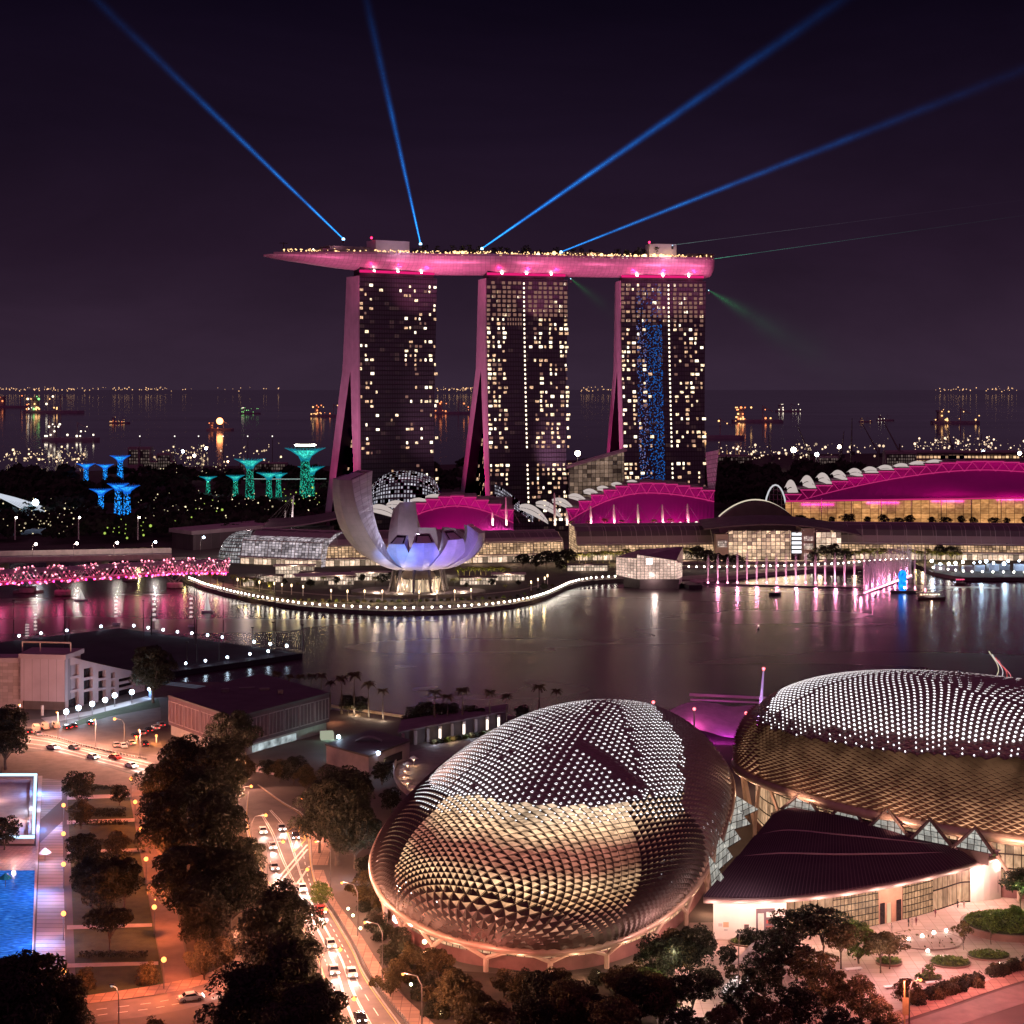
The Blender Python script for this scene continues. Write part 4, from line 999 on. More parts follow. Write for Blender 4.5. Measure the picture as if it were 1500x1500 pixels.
for (x0, z0), (x1, z1) in zip(prof, prof[1:]):
    mb.face([(A.x + x0, A.y - 6, z0 - 3), (A.x + x1, A.y - 6, z1 - 3), (A.x + x1, A.y + 30, z1), (A.x + x0, A.y + 30, z0)])
    mb.face([(A.x + x0, A.y - 6, z0 - 3.9), (A.x + x1, A.y - 6, z1 - 3.9), (A.x + x1, A.y - 6, z1 - 3), (A.x + x0, A.y - 6, z0 - 3)])
mb.build('curved_roof', pm('hall_roof', (.075, .05, .055), None, .2, .5), t)
mb = MB()
for k in range(7): x = A.x + 6 + 9 * k; mb.tube([(x, A.y - 1, 17.5), (x + 4, A.y - 5.5, 19.8)], .3, 5)
mb.build('roof_strut', PALE, t)
mb = MB(); mb.wall((A.x + 64, A.y + 1), (A.x + 80, A.y + 1), 1, 18); mb.build('side_glazing', GOLD2, t)
light('hall_light', 'AREA', (A.x + 28, A.y - 14, 9), 9000, (1, .7, .42), t, aim=(A.x + 28, A.y - 70, 0), sx=60, sy=8)
# low arched dark roof behind the hall
q = P(1110, 0, 1205); q.z = 0; t = thing('arched_roof_pavilion', 'dark arched roof with one pale rim line behind the glass hall', 'roof', q)
mb = MB(); mb.grid(lambda u, v: (q.x - 26 + 52 * u, q.y + 22 * v, 20 + 13.5 * math.sin(PI * u) ** .8 * (1 - .2 * v)), 20, 3); mb.grid(lambda u, v: (q.x - 26 + 52 * u, q.y, 10 + (10 + 13.5 * math.sin(PI * u) ** .8) * v), 20, 1); mb.build('vault', ROOF, t)
mb = MB(); mb.tube([(q.x - 25 + 50 * k / 20, q.y + 12, 20.3 + 13 * math.sin(PI * (.02 + .96 * k / 20)) ** .8) for k in range(21)], .45, 5); mb.build('rim_light', em('rimlight', (1, .86, .66), .8), t)
# small round wheel shaped glass frame
q = P(1136, 733, 1260); t = thing('glass_arch', 'small upright oval glass arch with white rim left of the right magenta roof', 'arch', (q.x, q.y, 0))
mb = MB(); mb.tube([(q.x + 8 * math.cos(a * PI / 14), q.y, q.z - 12 + 23 * math.sin(a * PI / 14)) for a in range(15)], .6, 6); mb.build('rim', em('archrim', (.9, .9, .95), .7), t)
mb = MB()
for k in range(6): mb.tube([(q.x - 7 + 2.8 * k, q.y, q.z - 12), (q.x - 7 + 2.8 * k, q.y, q.z - 12 + 23 * math.sqrt(max(.02, 1 - ((-7 + 2.8 * k) / 8) ** 2)))], .25, 4)
for k in range(6): z = q.z - 10 + 3.5 * k; ww = 8 * math.sqrt(max(.02, 1 - ((z - q.z + 12) / 23) ** 2)); mb.tube([(q.x - ww, q.y, z), (q.x + ww, q.y, z)], .25, 4)
mb.build('lattice', STEEL, t)

# magenta fan roofs
MAG = pm('magenta_membrane', (.55, .04, .40), (.48, .035, .36), .05, .85, spec=.1)
MAGT = em('magenta_edge', (1, .05, .32), .5)
SHELL = em('lit_shell', (1, .84, .80), .55)
def fan_roof(label, pxL, pxR, Y, ybL, ybR, top, zig=11, shells=(), lean=26, power=1.0, teeth=13):
    """fascia: bottom line ybL..ybR, top(px) photo row of the upper edge"""
    A = P(pxL, ybL, Y); B_ = P(pxR, ybR, Y)
    t = thing('fan_roof', label, 'roof', (A.x, A.y, 0))
    n = teeth; xs = [pxL + (pxR - pxL) * k / n for k in range(n + 1)]
    def base(px): return P(px, ybL + (ybR - ybL) * (px - pxL) / (pxR - pxL), Y)
    def up(px, dz=0): q = P(px, top(px), Y + lean); q.z += dz; return q
    mb = MB(); M_ = 40
    for k in range(M_):
        a, b_ = pxL + (pxR - pxL) * k / M_, pxL + (pxR - pxL) * (k + 1) / M_
        mb.face([base(a), base(b_), up(b_, -zig * .55), up(a, -zig * .55)])
    mb.build('fascia', MAG, t)
    mb = MB(); ed = MB(); pl = MB()
    mid = lambda px, dz: up(px, dz) + Vector((0, -lean * .1, 0))
    for k in range(n):
        a, b_ = xs[k], xs[k + 1]; zt = max(up(a).z, up(b_).z) if True else 0
        qa, qb = up(a), up(b_); qa.z = qb.z = (up((a + b_) / 2).z + .6)
        la, lb = up(a, -zig * .55), up(b_, -zig * .55)
        mb.face([la + Vector((0, -.1, 0)), lb + Vector((0, -.1, 0)), qb, qa])
        ed.tube([qa + Vector((-.5, -1.4, 0)), qb + Vector((.5, -1.4, 0))], .42, 4)
        m_ = (la + lb) / 2
        ed.tube([qa + Vector((0, -1.2, -.2)), m_ + Vector((0, -1.2, -.8))], .2, 4); ed.tube([qb + Vector((0, -1.2, -.2)), m_ + Vector((0, -1.2, -.8))], .2, 4)
        pl.box(((qa.x + qb.x) / 2, qa.y + 16, qa.z - .1), (abs(qb.x - qa.x) * 1.04, 34, 1.2))
    ed.tube([up(pxL + (pxR - pxL) * k / M_, -zig * .55) + Vector((0, -1, 0)) for k in range(M_ + 1)], .35, 4)
    mb.build('stepped_fascia', MAG, t); ed.build('edge_truss', MAGT, t); pl.build('stepped_roof', pm('step_roof', (.2, .13, .16), None, .1, .6), t)
    for (px, py, w_, h_, sk) in shells:
        mb = MB(); c = P(px, py, Y + lean + 4); k = 1 / S(Y + lean)
        W_, Hh = w_ * k, h_ * k
        mb.grid(lambda u, v: (c.x - W_ / 2 + W_ * u, c.y + 14 * v, c.z - sk * k * (u - .5) + Hh * (math.sin(PI * min(1, u * .9 + .08)) ** .7) * (.55 + .45 * math.sin(PI * v)) - Hh * .45), 12, 5)
        mb.grid(lambda u, v: (c.x - W_ / 2 + W_ * u, c.y - .1, c.z - sk * k * (u - .5) + Hh * ((math.sin(PI * min(1, u * .9 + .08)) ** .7) * .55 - .05 - (.10 + .35 * math.sin(PI * u) ** .8) * v) - Hh * .45), 12, 2)
        mb.build('roof_shell', SHELL, t, True)
    L = (B_ - A).length
    c = (A + B_) / 2; tz = (up((pxL + pxR) / 2).z + c.z) / 2
    for k in range(max(2, int(L / 40))):
        f = (k + .5) / max(2, int(L / 40)); q = A.lerp(B_, f)
        light('magenta_flood', 'AREA', (q.x, Y - 13, q.z - 1.5), 8200 * power, (1, .006, .42), t, aim=(q.x, Y + lean * .7, q.z + 15), sx=L / max(2, int(L / 40)) * .5, sy=1)
    return t
def top_mid(px):
    u = (px - 838) / 210
    return 744 - 36 * math.sin(PI * min(1, max(0, (u * .92 + .06)))) ** .85
fan_roof('middle magenta lit fan roof with stepped zigzag edge, before the right tower', 830, 1046, 1206, 770, 768, lambda px: 709 + 44 * (abs(px - 948) / 118) ** 1.9 * (1 if px < 948 else .42), 11,
         [(868, 722, 26, 9, 6), (887, 717, 24, 8, 5), (907, 711, 22, 7, 4), (929, 707, 20, 6, 3), (848, 730, 30, 10, 9), (826, 738, 34, 12, 13), (804, 744, 38, 14, 17), (782, 750, 42, 15, 20)], teeth=12)
fan_roof('left magenta lit fan roof behind the lotus museum with white shells', 606, 752, 1190, 792, 778, lambda px: 728 + 20 * (abs(px - 668) / 74) ** 1.8, 11,
         [(618, 736, 36, 10, 7), (586, 741, 40, 12, 8), (560, 748, 44, 14, 10), (640, 729, 34, 8, 4)], teeth=8)
fan_roof('largest magenta lit fan roof at right with white shells climbing its left edge', 1150, 1720, 1262, 737, 722, lambda px: 677 + 52 * (max(0, 1440 - px) / 290) ** 1.75 + 34 * (max(0, px - 1440) / 280) ** 1.6, 10,
         [(1163, 717, 20, 24, 12), (1187, 708, 22, 20, 9), (1210, 702, 22, 16, 8), (1233, 697, 24, 14, 7), (1257, 693, 24, 12, 5), (1280, 690, 26, 11, 4), (1303, 687, 28, 10, 4), (1327, 684, 30, 9, 3), (1351, 680.5, 32, 9, 2), (1376, 678, 34, 8, 2)], teeth=25, power=.8)
# side tent of the left fan roof
# orange glazed terrace under the largest roof
A = P(1150, 0, 1255); B_ = P(1720, 0, 1255); t = thing('glazed_terrace', 'long orange lit glass front under the largest magenta roof', 'glass front', (A.x, A.y, 0))
mb = MB(); mb.wall(A, B_, 14, 29, z1b=33); mb.build('glazing', glow_glass('orange_glass', (1, .40, .12), (1, .52, .2), .75, 6, 3.5, .05, .55, 1.15, sample=True), t)
mb = MB()
for k in range(14): x = A.x + (B_.x - A.x) * (k + .2) / 13; mb.tube([(x, A.y - 1.5, 13.5), (x, A.y - 1.5, 32)], .3, 5)
mb.build('mullion_posts', STEEL, t)
mb = MB(); mb.wall((A.x, A.y - 2), (B_.x, B_.y - 2), 29.3, 30.4, 33.3, 34.4); mb.build('eave_light', em('eave_pink', (1, .04, .28), .55), t)
mb = MB(); mb.box(((A.x + B_.x) / 2, A.y - 44, 13.2), (B_.x - A.x, 80, .5)); mb.build('terrace_floor', ROOF, t)
for i in range(15):
    px = 1172 + i * 23.5 + R.uniform(-5, 5); q = P(px, 0, 1225); q.z = 13.6
    place(FART if i % 3 else FARB, q, None, R.uniform(.68, .98), f'{nth(i)} small tree from the left silhouetted on the terrace before the orange glass', 'terrace trees before the orange glass')
for i in range(9):
    q = P(838 + i * 24, 0, 1200); q.z = 15
    place(FARP, q, None, R.uniform(.55, .8), f'{nth(i)} little palm from the left on the terrace under the middle magenta roof', 'palms under the middle magenta roof')
# masts before the magenta roof and white lamps along its terrace
for i, (px, yt) in enumerate([(813, 722), (831, 747), (866, 741), (900, 739), (935, 738), (971, 739), (1008, 738), (722, 750), (742, 728)]):
    q = P(px, 770, 1196); tp = P(px - 1, yt, 1196)
    t = thing('lit_mast', f'{nth(i)} pale mast from the left standing before the middle magenta roof' if i < 7 else ('slim' if i == 7 else 'taller') + ' pale mast by the left magenta roof', 'mast', q, None)
    MB().tube([q, q.lerp(tp, .5), tp], [.7, 1.0, .35], 6).build('pole', pm('mast_white', (.75, .68, .62), None, .4, .5), t)
    mb = MB(); mb.tube([tp, q + Vector((-9, 4, 1))], .1, 3); mb.tube([tp, q + Vector((9, 4, 1))], .1, 3); mb.build('stay_cable', STEEL, t)
    light('mast_light', 'POINT', q + Vector((0, -3, 2)), 1500, (1, .86, .66), t, .4)
for i in range(15):
    px = 855 + i * 11.8; q = P(px, 771 - .35 * i, 1176); MB().ball
    t = thing('terrace_lamp', f'{nth(i)} white round lamp from the left on the roof edge below the middle magenta roof', 'lamp', q, 'white lamps on the roof edge')
    MB().ball(q, 1.15, 8, 5).build('globe', em('terr_lamp', (1, .88, .8), 1.6, True), t); MB().tube([q + Vector((0, 0, -2.4)), q], .25, 4).build('post', STEEL, t)
# twin leaning light towers beside the right tower
q = P(1041, 0, 1240); q.z = 20; t = thing('lattice_sail', 'tall pale tapering lattice sail beside the right tower base', 'sail', q)
mb = MB(); a1, a2 = P(1034, 663, 1240), P(1053, 659, 1240); b1 = P(1040, 726, 1236)
mb.face([b1 + Vector((-1, 0, 0)), b1 + Vector((3, 0, 0)), a2, a1], [(0, 0), (2, 0), (9, 30), (0, 30)]); mb.face([b1 + Vector((3, 2, 0)), b1 + Vector((-1, 2, 0)), a1 + Vector((0, 2, 0)), a2 + Vector((0, 2, 0))], [(0, 0), (2, 0), (9, 30), (0, 30)])
mb.build('sail', grid_mat('sail_skin', (.62, .52, .58), (.3, .24, .28), .8, 3, .2, .6), t)
mb = MB(); mb.tube([b1 + Vector((1, 0, 2)), P(1034, 800, 1232)], .5, 5); mb.tube([b1 + Vector((1, 0, 2)), P(1046, 768, 1228)], .5, 5); mb.build('strut', PALE, t)
light('sail_light', 'SPOT', b1 + Vector((-4, -16, -18)), 60000, (.9, .75, .85), t, .5, a1, math.radians(40))
# glitter dome behind the museum
q = P(590, 745, 1275); t = thing('lattice_dome', 'low dome of sparkling white lattice at the foot of the left tower', 'dome', (q.x, q.y, 0))
def dm(u, v): return (q.x + 27 * math.cos(PI * u) + 0, q.y + 30 - 30 * math.sin(PI * u) * math.cos(v * PI / 2), q.z - 2 + 28 * math.sin(PI * u) ** .6 * math.sin(v * PI / 2) ** .8)
mb = MB(); mb.grid(dm, 22, 12, lambda u, v: (u * 55, v * 34)); mb.build('dome_shell', glow_glass('dome_glitter', (.75, .78, 1), (.9, .85, .9), .75, 1.5, 2.6, .45, -.3, 1.3, (.03, .025, .035)), t, True)
q = P(752, 735, 1268); t = thing('lattice_dome', 'steep strip of sparkling lattice roof left of the middle tower foot', 'dome', (q.x, q.y, 0))
mb = MB(); mb.grid(lambda u, v: P(724 + 58 * u, 708 + 46 * u ** 1.3 + (34 - 18 * u) * (1 - v) * .8, 1268 + 10 * v), 14, 5, lambda u, v: (u * 40, v * 14)); mb.build('roof_shell', MC['dome_glitter'], t)
q = P(690, 745, 1255); t = thing('tower_podium', 'pale podium block between the left and middle tower feet', 'podium', (q.x, q.y, 0))
mb = MB(); mb.box((q.x, q.y + 12, 0), (56, 18, 32), .2); mb.build('wall', pm('podium', (.22, .18, .19), None, .2, .7), t)
# golden glass podium left of the right tower
A = P(834, 0, 1275); B_ = P(914, 0, 1290); t = thing('podium_hall', 'golden glass podium with a rising roof line left of the right tower foot', 'podium', (A.x, A.y, 0))
mb = MB(); mb.wall(A, B_, 30, 53, z1b=65); mb.build('glazing', glow_glass('podium_glass', (1, .62, .36), (.7, .5, .45), .42, 3.4, 3, .1, .1, 1.0), t)
mb = MB(); mb.face([(A.x - 2, A.y - 3, 53.5), (B_.x + 2, B_.y - 3, 65.5), (B_.x + 2, B_.y + 22, 65.5), (A.x - 2, A.y + 22, 53.5)]); mb.face([(A.x - 2, A.y - 3, 52), (B_.x + 2, B_.y - 3, 64), (B_.x + 2, B_.y - 3, 65.5), (A.x - 2, A.y - 3, 53.5)]); mb.build('roof', PALE, t)
mb = MB(); mb.prism([(A.x, A.y + .5), (B_.x, B_.y + .5), (B_.x, B_.y + 20), (A.x, A.y + 20)], 0, [52, 64, 64, 52]); mb.build('wall', CONC, t)
# long dark exhibition shed at left with pale roof edge, cable mast
A = P(252, 0, 1225); Cn = P(283, 0, 1200); B_ = P(455, 0, 1290)
t = thing('exhibition_shed', 'long dark shed with a pale roof edge left of the mall', 'shed', (Cn.x, Cn.y, 0))
poly = [(A.x, A.y), (Cn.x, Cn.y), (B_.x, B_.y), (B_.x - 30, B_.y + 24)]
mb = MB(); mb.prism(poly, 0, 10.5); mb.build('wall', grid_mat('shed_wall', (.075, .05, .06), (.11, .08, .09), 5, 30, .06, .5, coord='Object'), t)
mb = MB(); mb.prism([(x + dx, y - 1) for (x, y), dx in zip(poly, (-2, -1, 2, 2))], 10.6, 13.2); mb.build('roof', pm('shed_roof', (.40, .31, .33), (.3, .23, .25), .1, .6), t)
light('shed_light', 'POINT', (Cn.x + 40, Cn.y - 30, 26), 14000, (1, .72, .72), t, 2)
q = P(427, 0, 1220); q.z = 12; t = thing('cable_mast', 'white leaning mast with fanned cables over the mall roof', 'mast', q)
tp = P(430, 726, 1220); MB().tube([q, tp], [.9, .4], 6).build('mast', WHITEM, t); mb = MB()
for k in range(6): mb.tube([tp, P(385 + 9 * k, 770, 1230)], .14, 3)
mb.tube([P(418, 748, 1220), P(417, 775, 1220)], .6, 5); mb.build('cables', STEEL, t)
light('mast_light', 'POINT', q + Vector((0, -8, 6)), 6000, (1, .85, .8), t, .5)
A = P(388, 771, 1165); B_ = P(498, 757, 1185); t = thing('curved_canopy', 'dark swept canopy with a thin pale edge above the left mall vault', 'canopy', (A.x, A.y, 0))
mb = MB(); mb.grid(lambda u, v: A.lerp(B_, u) + Vector((0, 46 * v - 14, -1.4 * math.sin(PI * u) + 3 * v)), 10, 2); mb.build('roof', ROOF, t)
mb = MB(); mb.tube([A.lerp(B_, u / 10) + Vector((0, -14.4, -1.4 * math.sin(PI * u / 10))) for u in range(11)], .5, 5); mb.build('edge', PALE, t)
mb = MB(); mb.box((A.x + 22, A.y + 20, 0), (40, 24, A.z - 2)); mb.build('wall', pm('canopy_wall', (.12, .1, .1), None, .3, .7), t)

# ================================================================== GLASS PAVILION IN THE WATER
A = G(905, 862, -2); t = thing('glass_pavilion', 'glowing faceted glass pavilion standing in the bay on a dark base', 'pavilion', A)
x0 = A.x; y0 = A.y; k = 1 / S(y0 + 2)
bp_ = [(x0 + 4, y0 + 10), (x0 + 12, y0 - 3), (x0 + 34, y0 - 2), (x0 + 37, y0 + 12), (x0 + 30, y0 + 24), (x0 + 8, y0 + 24)]
mb = MB(); mb.prism(bp_, -2.2, 3.2); mb.build('hull_base', pm('pav_base', (.10, .075, .085), None, .3, .5), t)
PG = glow_glass('pavilion_glass', (1, .58, .44), (1, .78, .68), 1.0, 2.1, 1.5, .1, .75, 1.3, sample=True)
mb = MB()
mb.wall((x0 + 10.5, y0 - 1.2), (x0 + 33, y0 - .2), 3.3, 17, z1b=13.4); mb.build('front_glazing', PG, t)
mb = MB(); mb.wall((x0 - .5, y0 + 9), (x0 + 10.3, y0 - 1), 4.6, 14.5, 3.3, 14.6); mb.build('side_glazing', PG, t)
mb = MB(); mb.wall((x0 + 33.2, y0), (x0 + 37, y0 + 11), 3.3, 12.5, z1b=11); mb.build('end_glazing', PG, t)
mb = MB(); mb.box((x0 + 17.5, y0 - 1.4, 11.5), (3.4, .3, 3.4), .04); mb.build('screen', em('pav_screen', (1, .92, .9), 2.2), t)
mb = MB(); mb.face([(x0 + 12, y0 + 6, 15), (x0 + 33, y0 + 2, 13.8), (x0 + 38, y0 + 16, 20), (x0 + 14, y0 + 20, 18)]); mb.face([(x0 - .5, y0 + 9, 14.6), (x0 + 10.3, y0 - 1, 14.8), (x0 + 12, y0 + 6, 15.2), (x0 + 14, y0 + 20, 17.8), (x0 + 4, y0 + 20, 15)])
mb.face([(x0 + 33, y0 + 2, 13.8), (x0 + 37.2, y0 + 11.4, 11.4), (x0 + 38, y0 + 16, 20)]); mb.build('roof', pm('pav_roof', (.22, .13, .18), None, .2, .4), t)
mb = MB(); mb.prism([(x0 + 12, y0 + 6.5), (x0 + 33, y0 + 3), (x0 + 37, y0 + 16), (x0 + 14, y0 + 19)], 3.2, 13); mb.build('core', pm('pav_core', (.3, .2, .2), None, .3, .6), t)
light('pavilion_light', 'POINT', (x0 + 20, y0 - 8, 5), 3500, (1, .75, .66), t, 1)
mb = MB(); mb.box((x0 + 40, y0 + 5, -2), (8, 20, 2.4), .3); mb.build('landing_deck', DARKM, t)

# ================================================================== FOUNTAIN
m, nt = newmat('water_jet'); d_ = nd(nt, 'ShaderNodeBsdfTranslucent'); d_.inputs[0].default_value = (.95, .9, .95, 1); d2 = nd(nt, 'ShaderNodeBsdfDiffuse'); d2.inputs[0].default_value = (.95, .9, .95, 1)
mx = nd(nt, 'ShaderNodeMixShader'); mx.inputs[0].default_value = .5; lk(nt, d_.outputs[0], mx.inputs[1]); lk(nt, d2.outputs[0], mx.inputs[2])
tr = nd(nt, 'ShaderNodeBsdfTransparent'); t = nd(nt, 'ShaderNodeTexCoord'); s3 = nd(nt, 'ShaderNodeSeparateXYZ'); lk(nt, t.outputs['Generated'], s3.inputs[0])
n = nd(nt, 'ShaderNodeTexNoise', Scale=1.3, Detail=4.0); lk(nt, t.outputs['Object'], n.inputs[0])
fr = ramp(nt, mth(nt, 'ADD', s3.outputs[2], mth(nt, 'MULTIPLY_ADD', n.outputs[0], .6, -.3)), [(0, .85), (.5, .5), (1, .08)])
m2 = nd(nt, 'ShaderNodeMixShader'); lk(nt, fr.outputs[0], m2.inputs[0]); lk(nt, tr.outputs[0], m2.inputs[1]); lk(nt, mx.outputs[0], m2.inputs[2]); out(nt, m2.outputs[0]); JET = m
def jet(name, h):
    t = thing(name, 'x', 'fountain jet'); MB().tube([(0, 0, 0), (0, 0, h * .4), (.1, 0, h * .8), (.15, 0, h)], [.32, .55, .8, .35], 7).build('water_column', JET, t, local=True)
    MB().ball((0, -.6, .5), .62, 8, 5).build('pink_lamp', em('jet_lamp', (1, .34, .50), 6, True), t, local=True)
    MB().lathe([(.9, -.3), (1.0, .0), (.5, .12)], (0, 0, 0), 8).build('nozzle', DARKM, t, local=True)
    return t
J1 = jet('fountain_jet', 17); jp = []
for i in range(17):
    px = 1037 + 14.3 * i; q = G(px, 854.5 + (max(0, i - 11) * .8), -1.9); jp.append(q)
    place(J1, q, 0, (1, 1, R.uniform(.9, 1.15)), f'{nth(i)} pink lit water jet from the left in the straight fountain row', 'water jets in the straight row')
    if i % 2 == 0: light('jet_fill', 'POINT', q + Vector((5, -6, 4)), 4200, (1, .30, .52), None, .5)  # unseen fill lamp added in front to brighten the jets
J2 = jet('fountain_jet', 20)
for i in range(26):
    f = i / 25; q = G(1266 + 68 * f, 870 - 26 * f, -1.9); place(J2, q, 0, (1, 1, R.uniform(.85, 1.1)), f'{nth(i)} tall pink lit water jet from the near end of the slanting fountain row', 'water jets in the slanting row')
    if i % 3 == 0: light('jet_fill', 'POINT', q + Vector((-3, -6, 3)), 3000, (1, .26, .5), None, .5)
for i, (px, py) in enumerate([(1340, 863), (1355, 866), (1322, 840), (1330, 838)]): place(J1, G(px, py, -1.9), 0, (.8, .8, 1.4 if i < 2 else 1.1), f'lone thin water jet, {nth(i)} from the near end right of the slanting row', 'lone water jets')
mb = MB()
for a, b_ in ((G(1030, 856, -2), G(1262, 862, -2)), (G(1262, 872, -2), G(1338, 846, -2))): mb.tube([a + Vector((0, 0, .2)), b_ + Vector((0, 0, .2))], .5, 5)
o = mb.build('fountain_pontoon', DARKM); tag(o, 'thin dark floating pipe carrying the fountain jets', 'pontoon')

# right jetty with boats and bluish lamps
q = G(1445, 838); t = thing('boat_jetty', 'rounded jetty crowded with bluish white lamps and kiosks at the right edge', 'jetty', q)
mb = MB()
for i in range(9): x = q.x - 26 + i * 8; mb.box((x, q.y + R.uniform(4, 14), 0), (6, 5, R.uniform(3, 4.5)), R.uniform(-.3, .3))
mb.build('kiosk', pm('kiosk', (.3, .33, .38), None, .4, .5), t)
for i in range(16):
    x = q.x - 30 + i * 4.6; p = Vector((x, q.y + R.uniform(-2, 12), R.uniform(3.5, 6.5))); MB().ball(p, R.uniform(.5, 1.1), 8, 5).build('lamp', R.choice([L_COOL, L_WHITE, L_COOL]), t)
    if i % 3 == 0: light('jetty_light', 'POINT', p + Vector((0, -2, 1)), 2600, (.55, .75, 1), t, .5)
# pier floor under the promenade buildings: lamp glow along shop fronts
for px in range(700, 1500, 50): q = G(px, 826); light('shop_light', 'POINT', q + Vector((0, -4, 5)), 3000, (1, .68, .42), None, .8)
for px in range(380, 700, 55): q = G(px, 842); light('shop_light', 'POINT', q + Vector((0, -4, 5)), 3200, (1, .80, .62), None, .8)
# promenade trees
for i in range(22):
    px = 832 + i * 8.6; q = G(px, 826 + (2 if i % 2 else 0) - .25 * i); place(FARP, q, None, R.uniform(.75, .98), f'{nth(i)} yellow green palm from the left in the row before the golden mall', 'palms before the golden mall')
    if i % 3 == 0: light('palm_light', 'POINT', q + Vector((0, -4, 2.5)), 1500, (1, .86, .30), None, .5)
for i in range(26):
    px = 1240 + i * 6.6; q = G(px, 822 + (2 if i % 2 else 0)); place(FARP, q, None, R.uniform(.7, .95), f'{nth(i)} palm from the left in the row behind the fountain and below the right mall', 'palms behind the fountain')
    if i % 3 == 0: light('palm_light', 'POINT', q + Vector((0, -4, 2.5)), 1100, (1, .86, .34), None, .5)
for i, (px, py, s) in enumerate([(766, 834, 1.0), (785, 838, 1.1), (800, 834, 1.2), (815, 832, 1.1), (830, 832, 1.25), (822, 840, .9), (1022, 828, 1.25), (1036, 832, 1.2), (1048, 833, 1.0), (1064, 833, .95), (1078, 834, .95), (1192, 830, 1.0), (1210, 826, 1.25), (1222, 824, 1.3), (1236, 828, 1.0), (1484, 818, 1.3), (1468, 820, 1.2), (1378, 822, 1.1), (1395, 822, 1.0), (560, 860, .8), (575, 858, .8)]):
    place(FART if i % 2 else FARB, G(px, py), None, s * .95, f'{nth(i)} dark rounded tree from the left along the waterfront promenade', 'dark trees along the promenade')
for i in range(10):
    q = G(672 + i * 8, 846); place(FARP, q, None, R.uniform(.6, .8), f'{nth(i)} palm from the left beside the museum lobby on its right', 'palms right of the museum')
    if i % 2 == 0: light('palm_light', 'POINT', q + Vector((0, -4, 2.5)), 1300, (1, .84, .34), None, .5)
for i, (px, py, w_, h_, lab) in enumerate([(432, 846, 22, 7, 'bright white glass shop box at the foot of the cool glass vault'), (462, 850, 16, 4.5, 'low lit cafe box left of the lotus museum'), (500, 856, 14, 4, 'small lit kiosk just left of the museum drum'), (398, 852, 12, 3.5, 'little lit pavilion on the quay garden below the vault nose'), (365, 858, 6, 4, 'pale blue ticket booth near the footbridge landing'), (700, 856, 20, 4, 'low lit cafe box right of the museum drum'), (745, 850, 18, 3.6, 'lit shop box among the quay trees right of the museum'), (860, 836, 24, 3.6, 'low lit shop row left of the glass pavilion'), (545, 850, 22, 4.5, 'lit lobby wing behind the museum columns')]):
    q = G(px, py); t = thing('glass_kiosk', lab, 'kiosk', q)
    mb = MB(); mb.wall((q.x - w_ / 2, q.y - 3), (q.x + w_ / 2, q.y - 3), .2, h_); mb.build('glazing', glow_glass('kiosk_glass', (1, .66, .42), (1, .86, .74), 1.2, 1.6, 2.2, .14, .2, 1.3), t)
    mb = MB(); mb.box((q.x, q.y, 0), (w_, 5.8, h_)); mb.build('wall', pm('kiosk_wall', (.3, .24, .22), None, .4, .7), t); mb = MB(); mb.box((q.x, q.y - .6, h_ + .01), (w_ + 2, 8.5, .5)); mb.build('roof', ROOF if i % 2 else PALE, t)
    light('kiosk_light', 'POINT', (q.x, q.y - 6, h_ + 1), 1500, (1, .74, .5), t, .6)
for i in range(24):
    px = 360 + i * 19; q = G(px, 862 - 7 * math.sin(PI * i / 23) + (i % 3) * 3)
    if abs(px - 613) < 45: continue
    place(FART if i % 2 else FARP, q, None, R.uniform(.35, .6), f'{nth(i)} small garden tree from the left on the lawn round the lotus museum', 'small trees round the museum')
mb = MB(); pp = [G(x, y) for x, y in ((300, 852), (340, 858), (400, 866), (470, 872), (540, 875), (620, 876), (690, 873), (760, 866), (800, 856))]
for k in range(60):
    p, q = catm2(pp, k / 60), catm2(pp, (k + 1) / 60); mb.face([(p.x, p.y, .09), (q.x, q.y, .09), (q.x, q.y + 5, .09), (p.x, p.y + 5, .09)])
o = mb.build('path', MC['prom_pave']); o['kind'] = 'structure'
mb = MB(); mb.box((G(1150, 832).x, G(1150, 832).y + 2, 0), (150, 10, 1.2)); mb.box((G(1150, 828).x, G(1150, 828).y + 4, 0), (160, 8, 2.4)); o = mb.build('stepped_terrace', pm('steps', (.2, .16, .16), None, .3, .8)); tag(o, 'long dark stepped terrace behind the straight fountain row', 'terrace')
# ================================================================== HELIX FOOTBRIDGE AND ROAD BRIDGE
path = [G(x, y, 10) for x, y in ((-90, 851), (0, 845), (100, 840), (200, 834), (270, 830), (335, 830))]
def catm(pts, t):
    k = t * (len(pts) - 1); i = min(int(k), len(pts) - 2); f = k - i
    p0, p1, p2, p3 = pts[max(i - 1, 0)], pts[i], pts[i + 1], pts[min(i + 2, len(pts) - 1)]
    return .5 * ((2 * p1) + (p2 - p0) * f + (2 * p0 - 5 * p1 + 4 * p2 - p3) * f * f + (3 * p1 - p0 - 3 * p2 + p3) * f ** 3)
t = thing('helix_footbridge', 'curved footbridge of twisting steel tubes covered in magenta lights', 'footbridge', path[2])
def fr(tt):
    c = catm(path, tt); d = (catm(path, min(1, tt + .004)) - catm(path, max(0, tt - .004))).normalized(); return c, Vector((d.y, -d.x, 0)).normalized(), d
HXM = pm('helix_steel', (.62, .50, .54), (.5, .38, .44), .4, .35, .4)
TURN = 11
def hx(tt, ph, r, sg):
    c, n_, d = fr(tt); a = sg * tt * TURN * 2 * PI + ph; return c + n_ * math.cos(a) * r + Vector((0, 0, math.sin(a) * r))
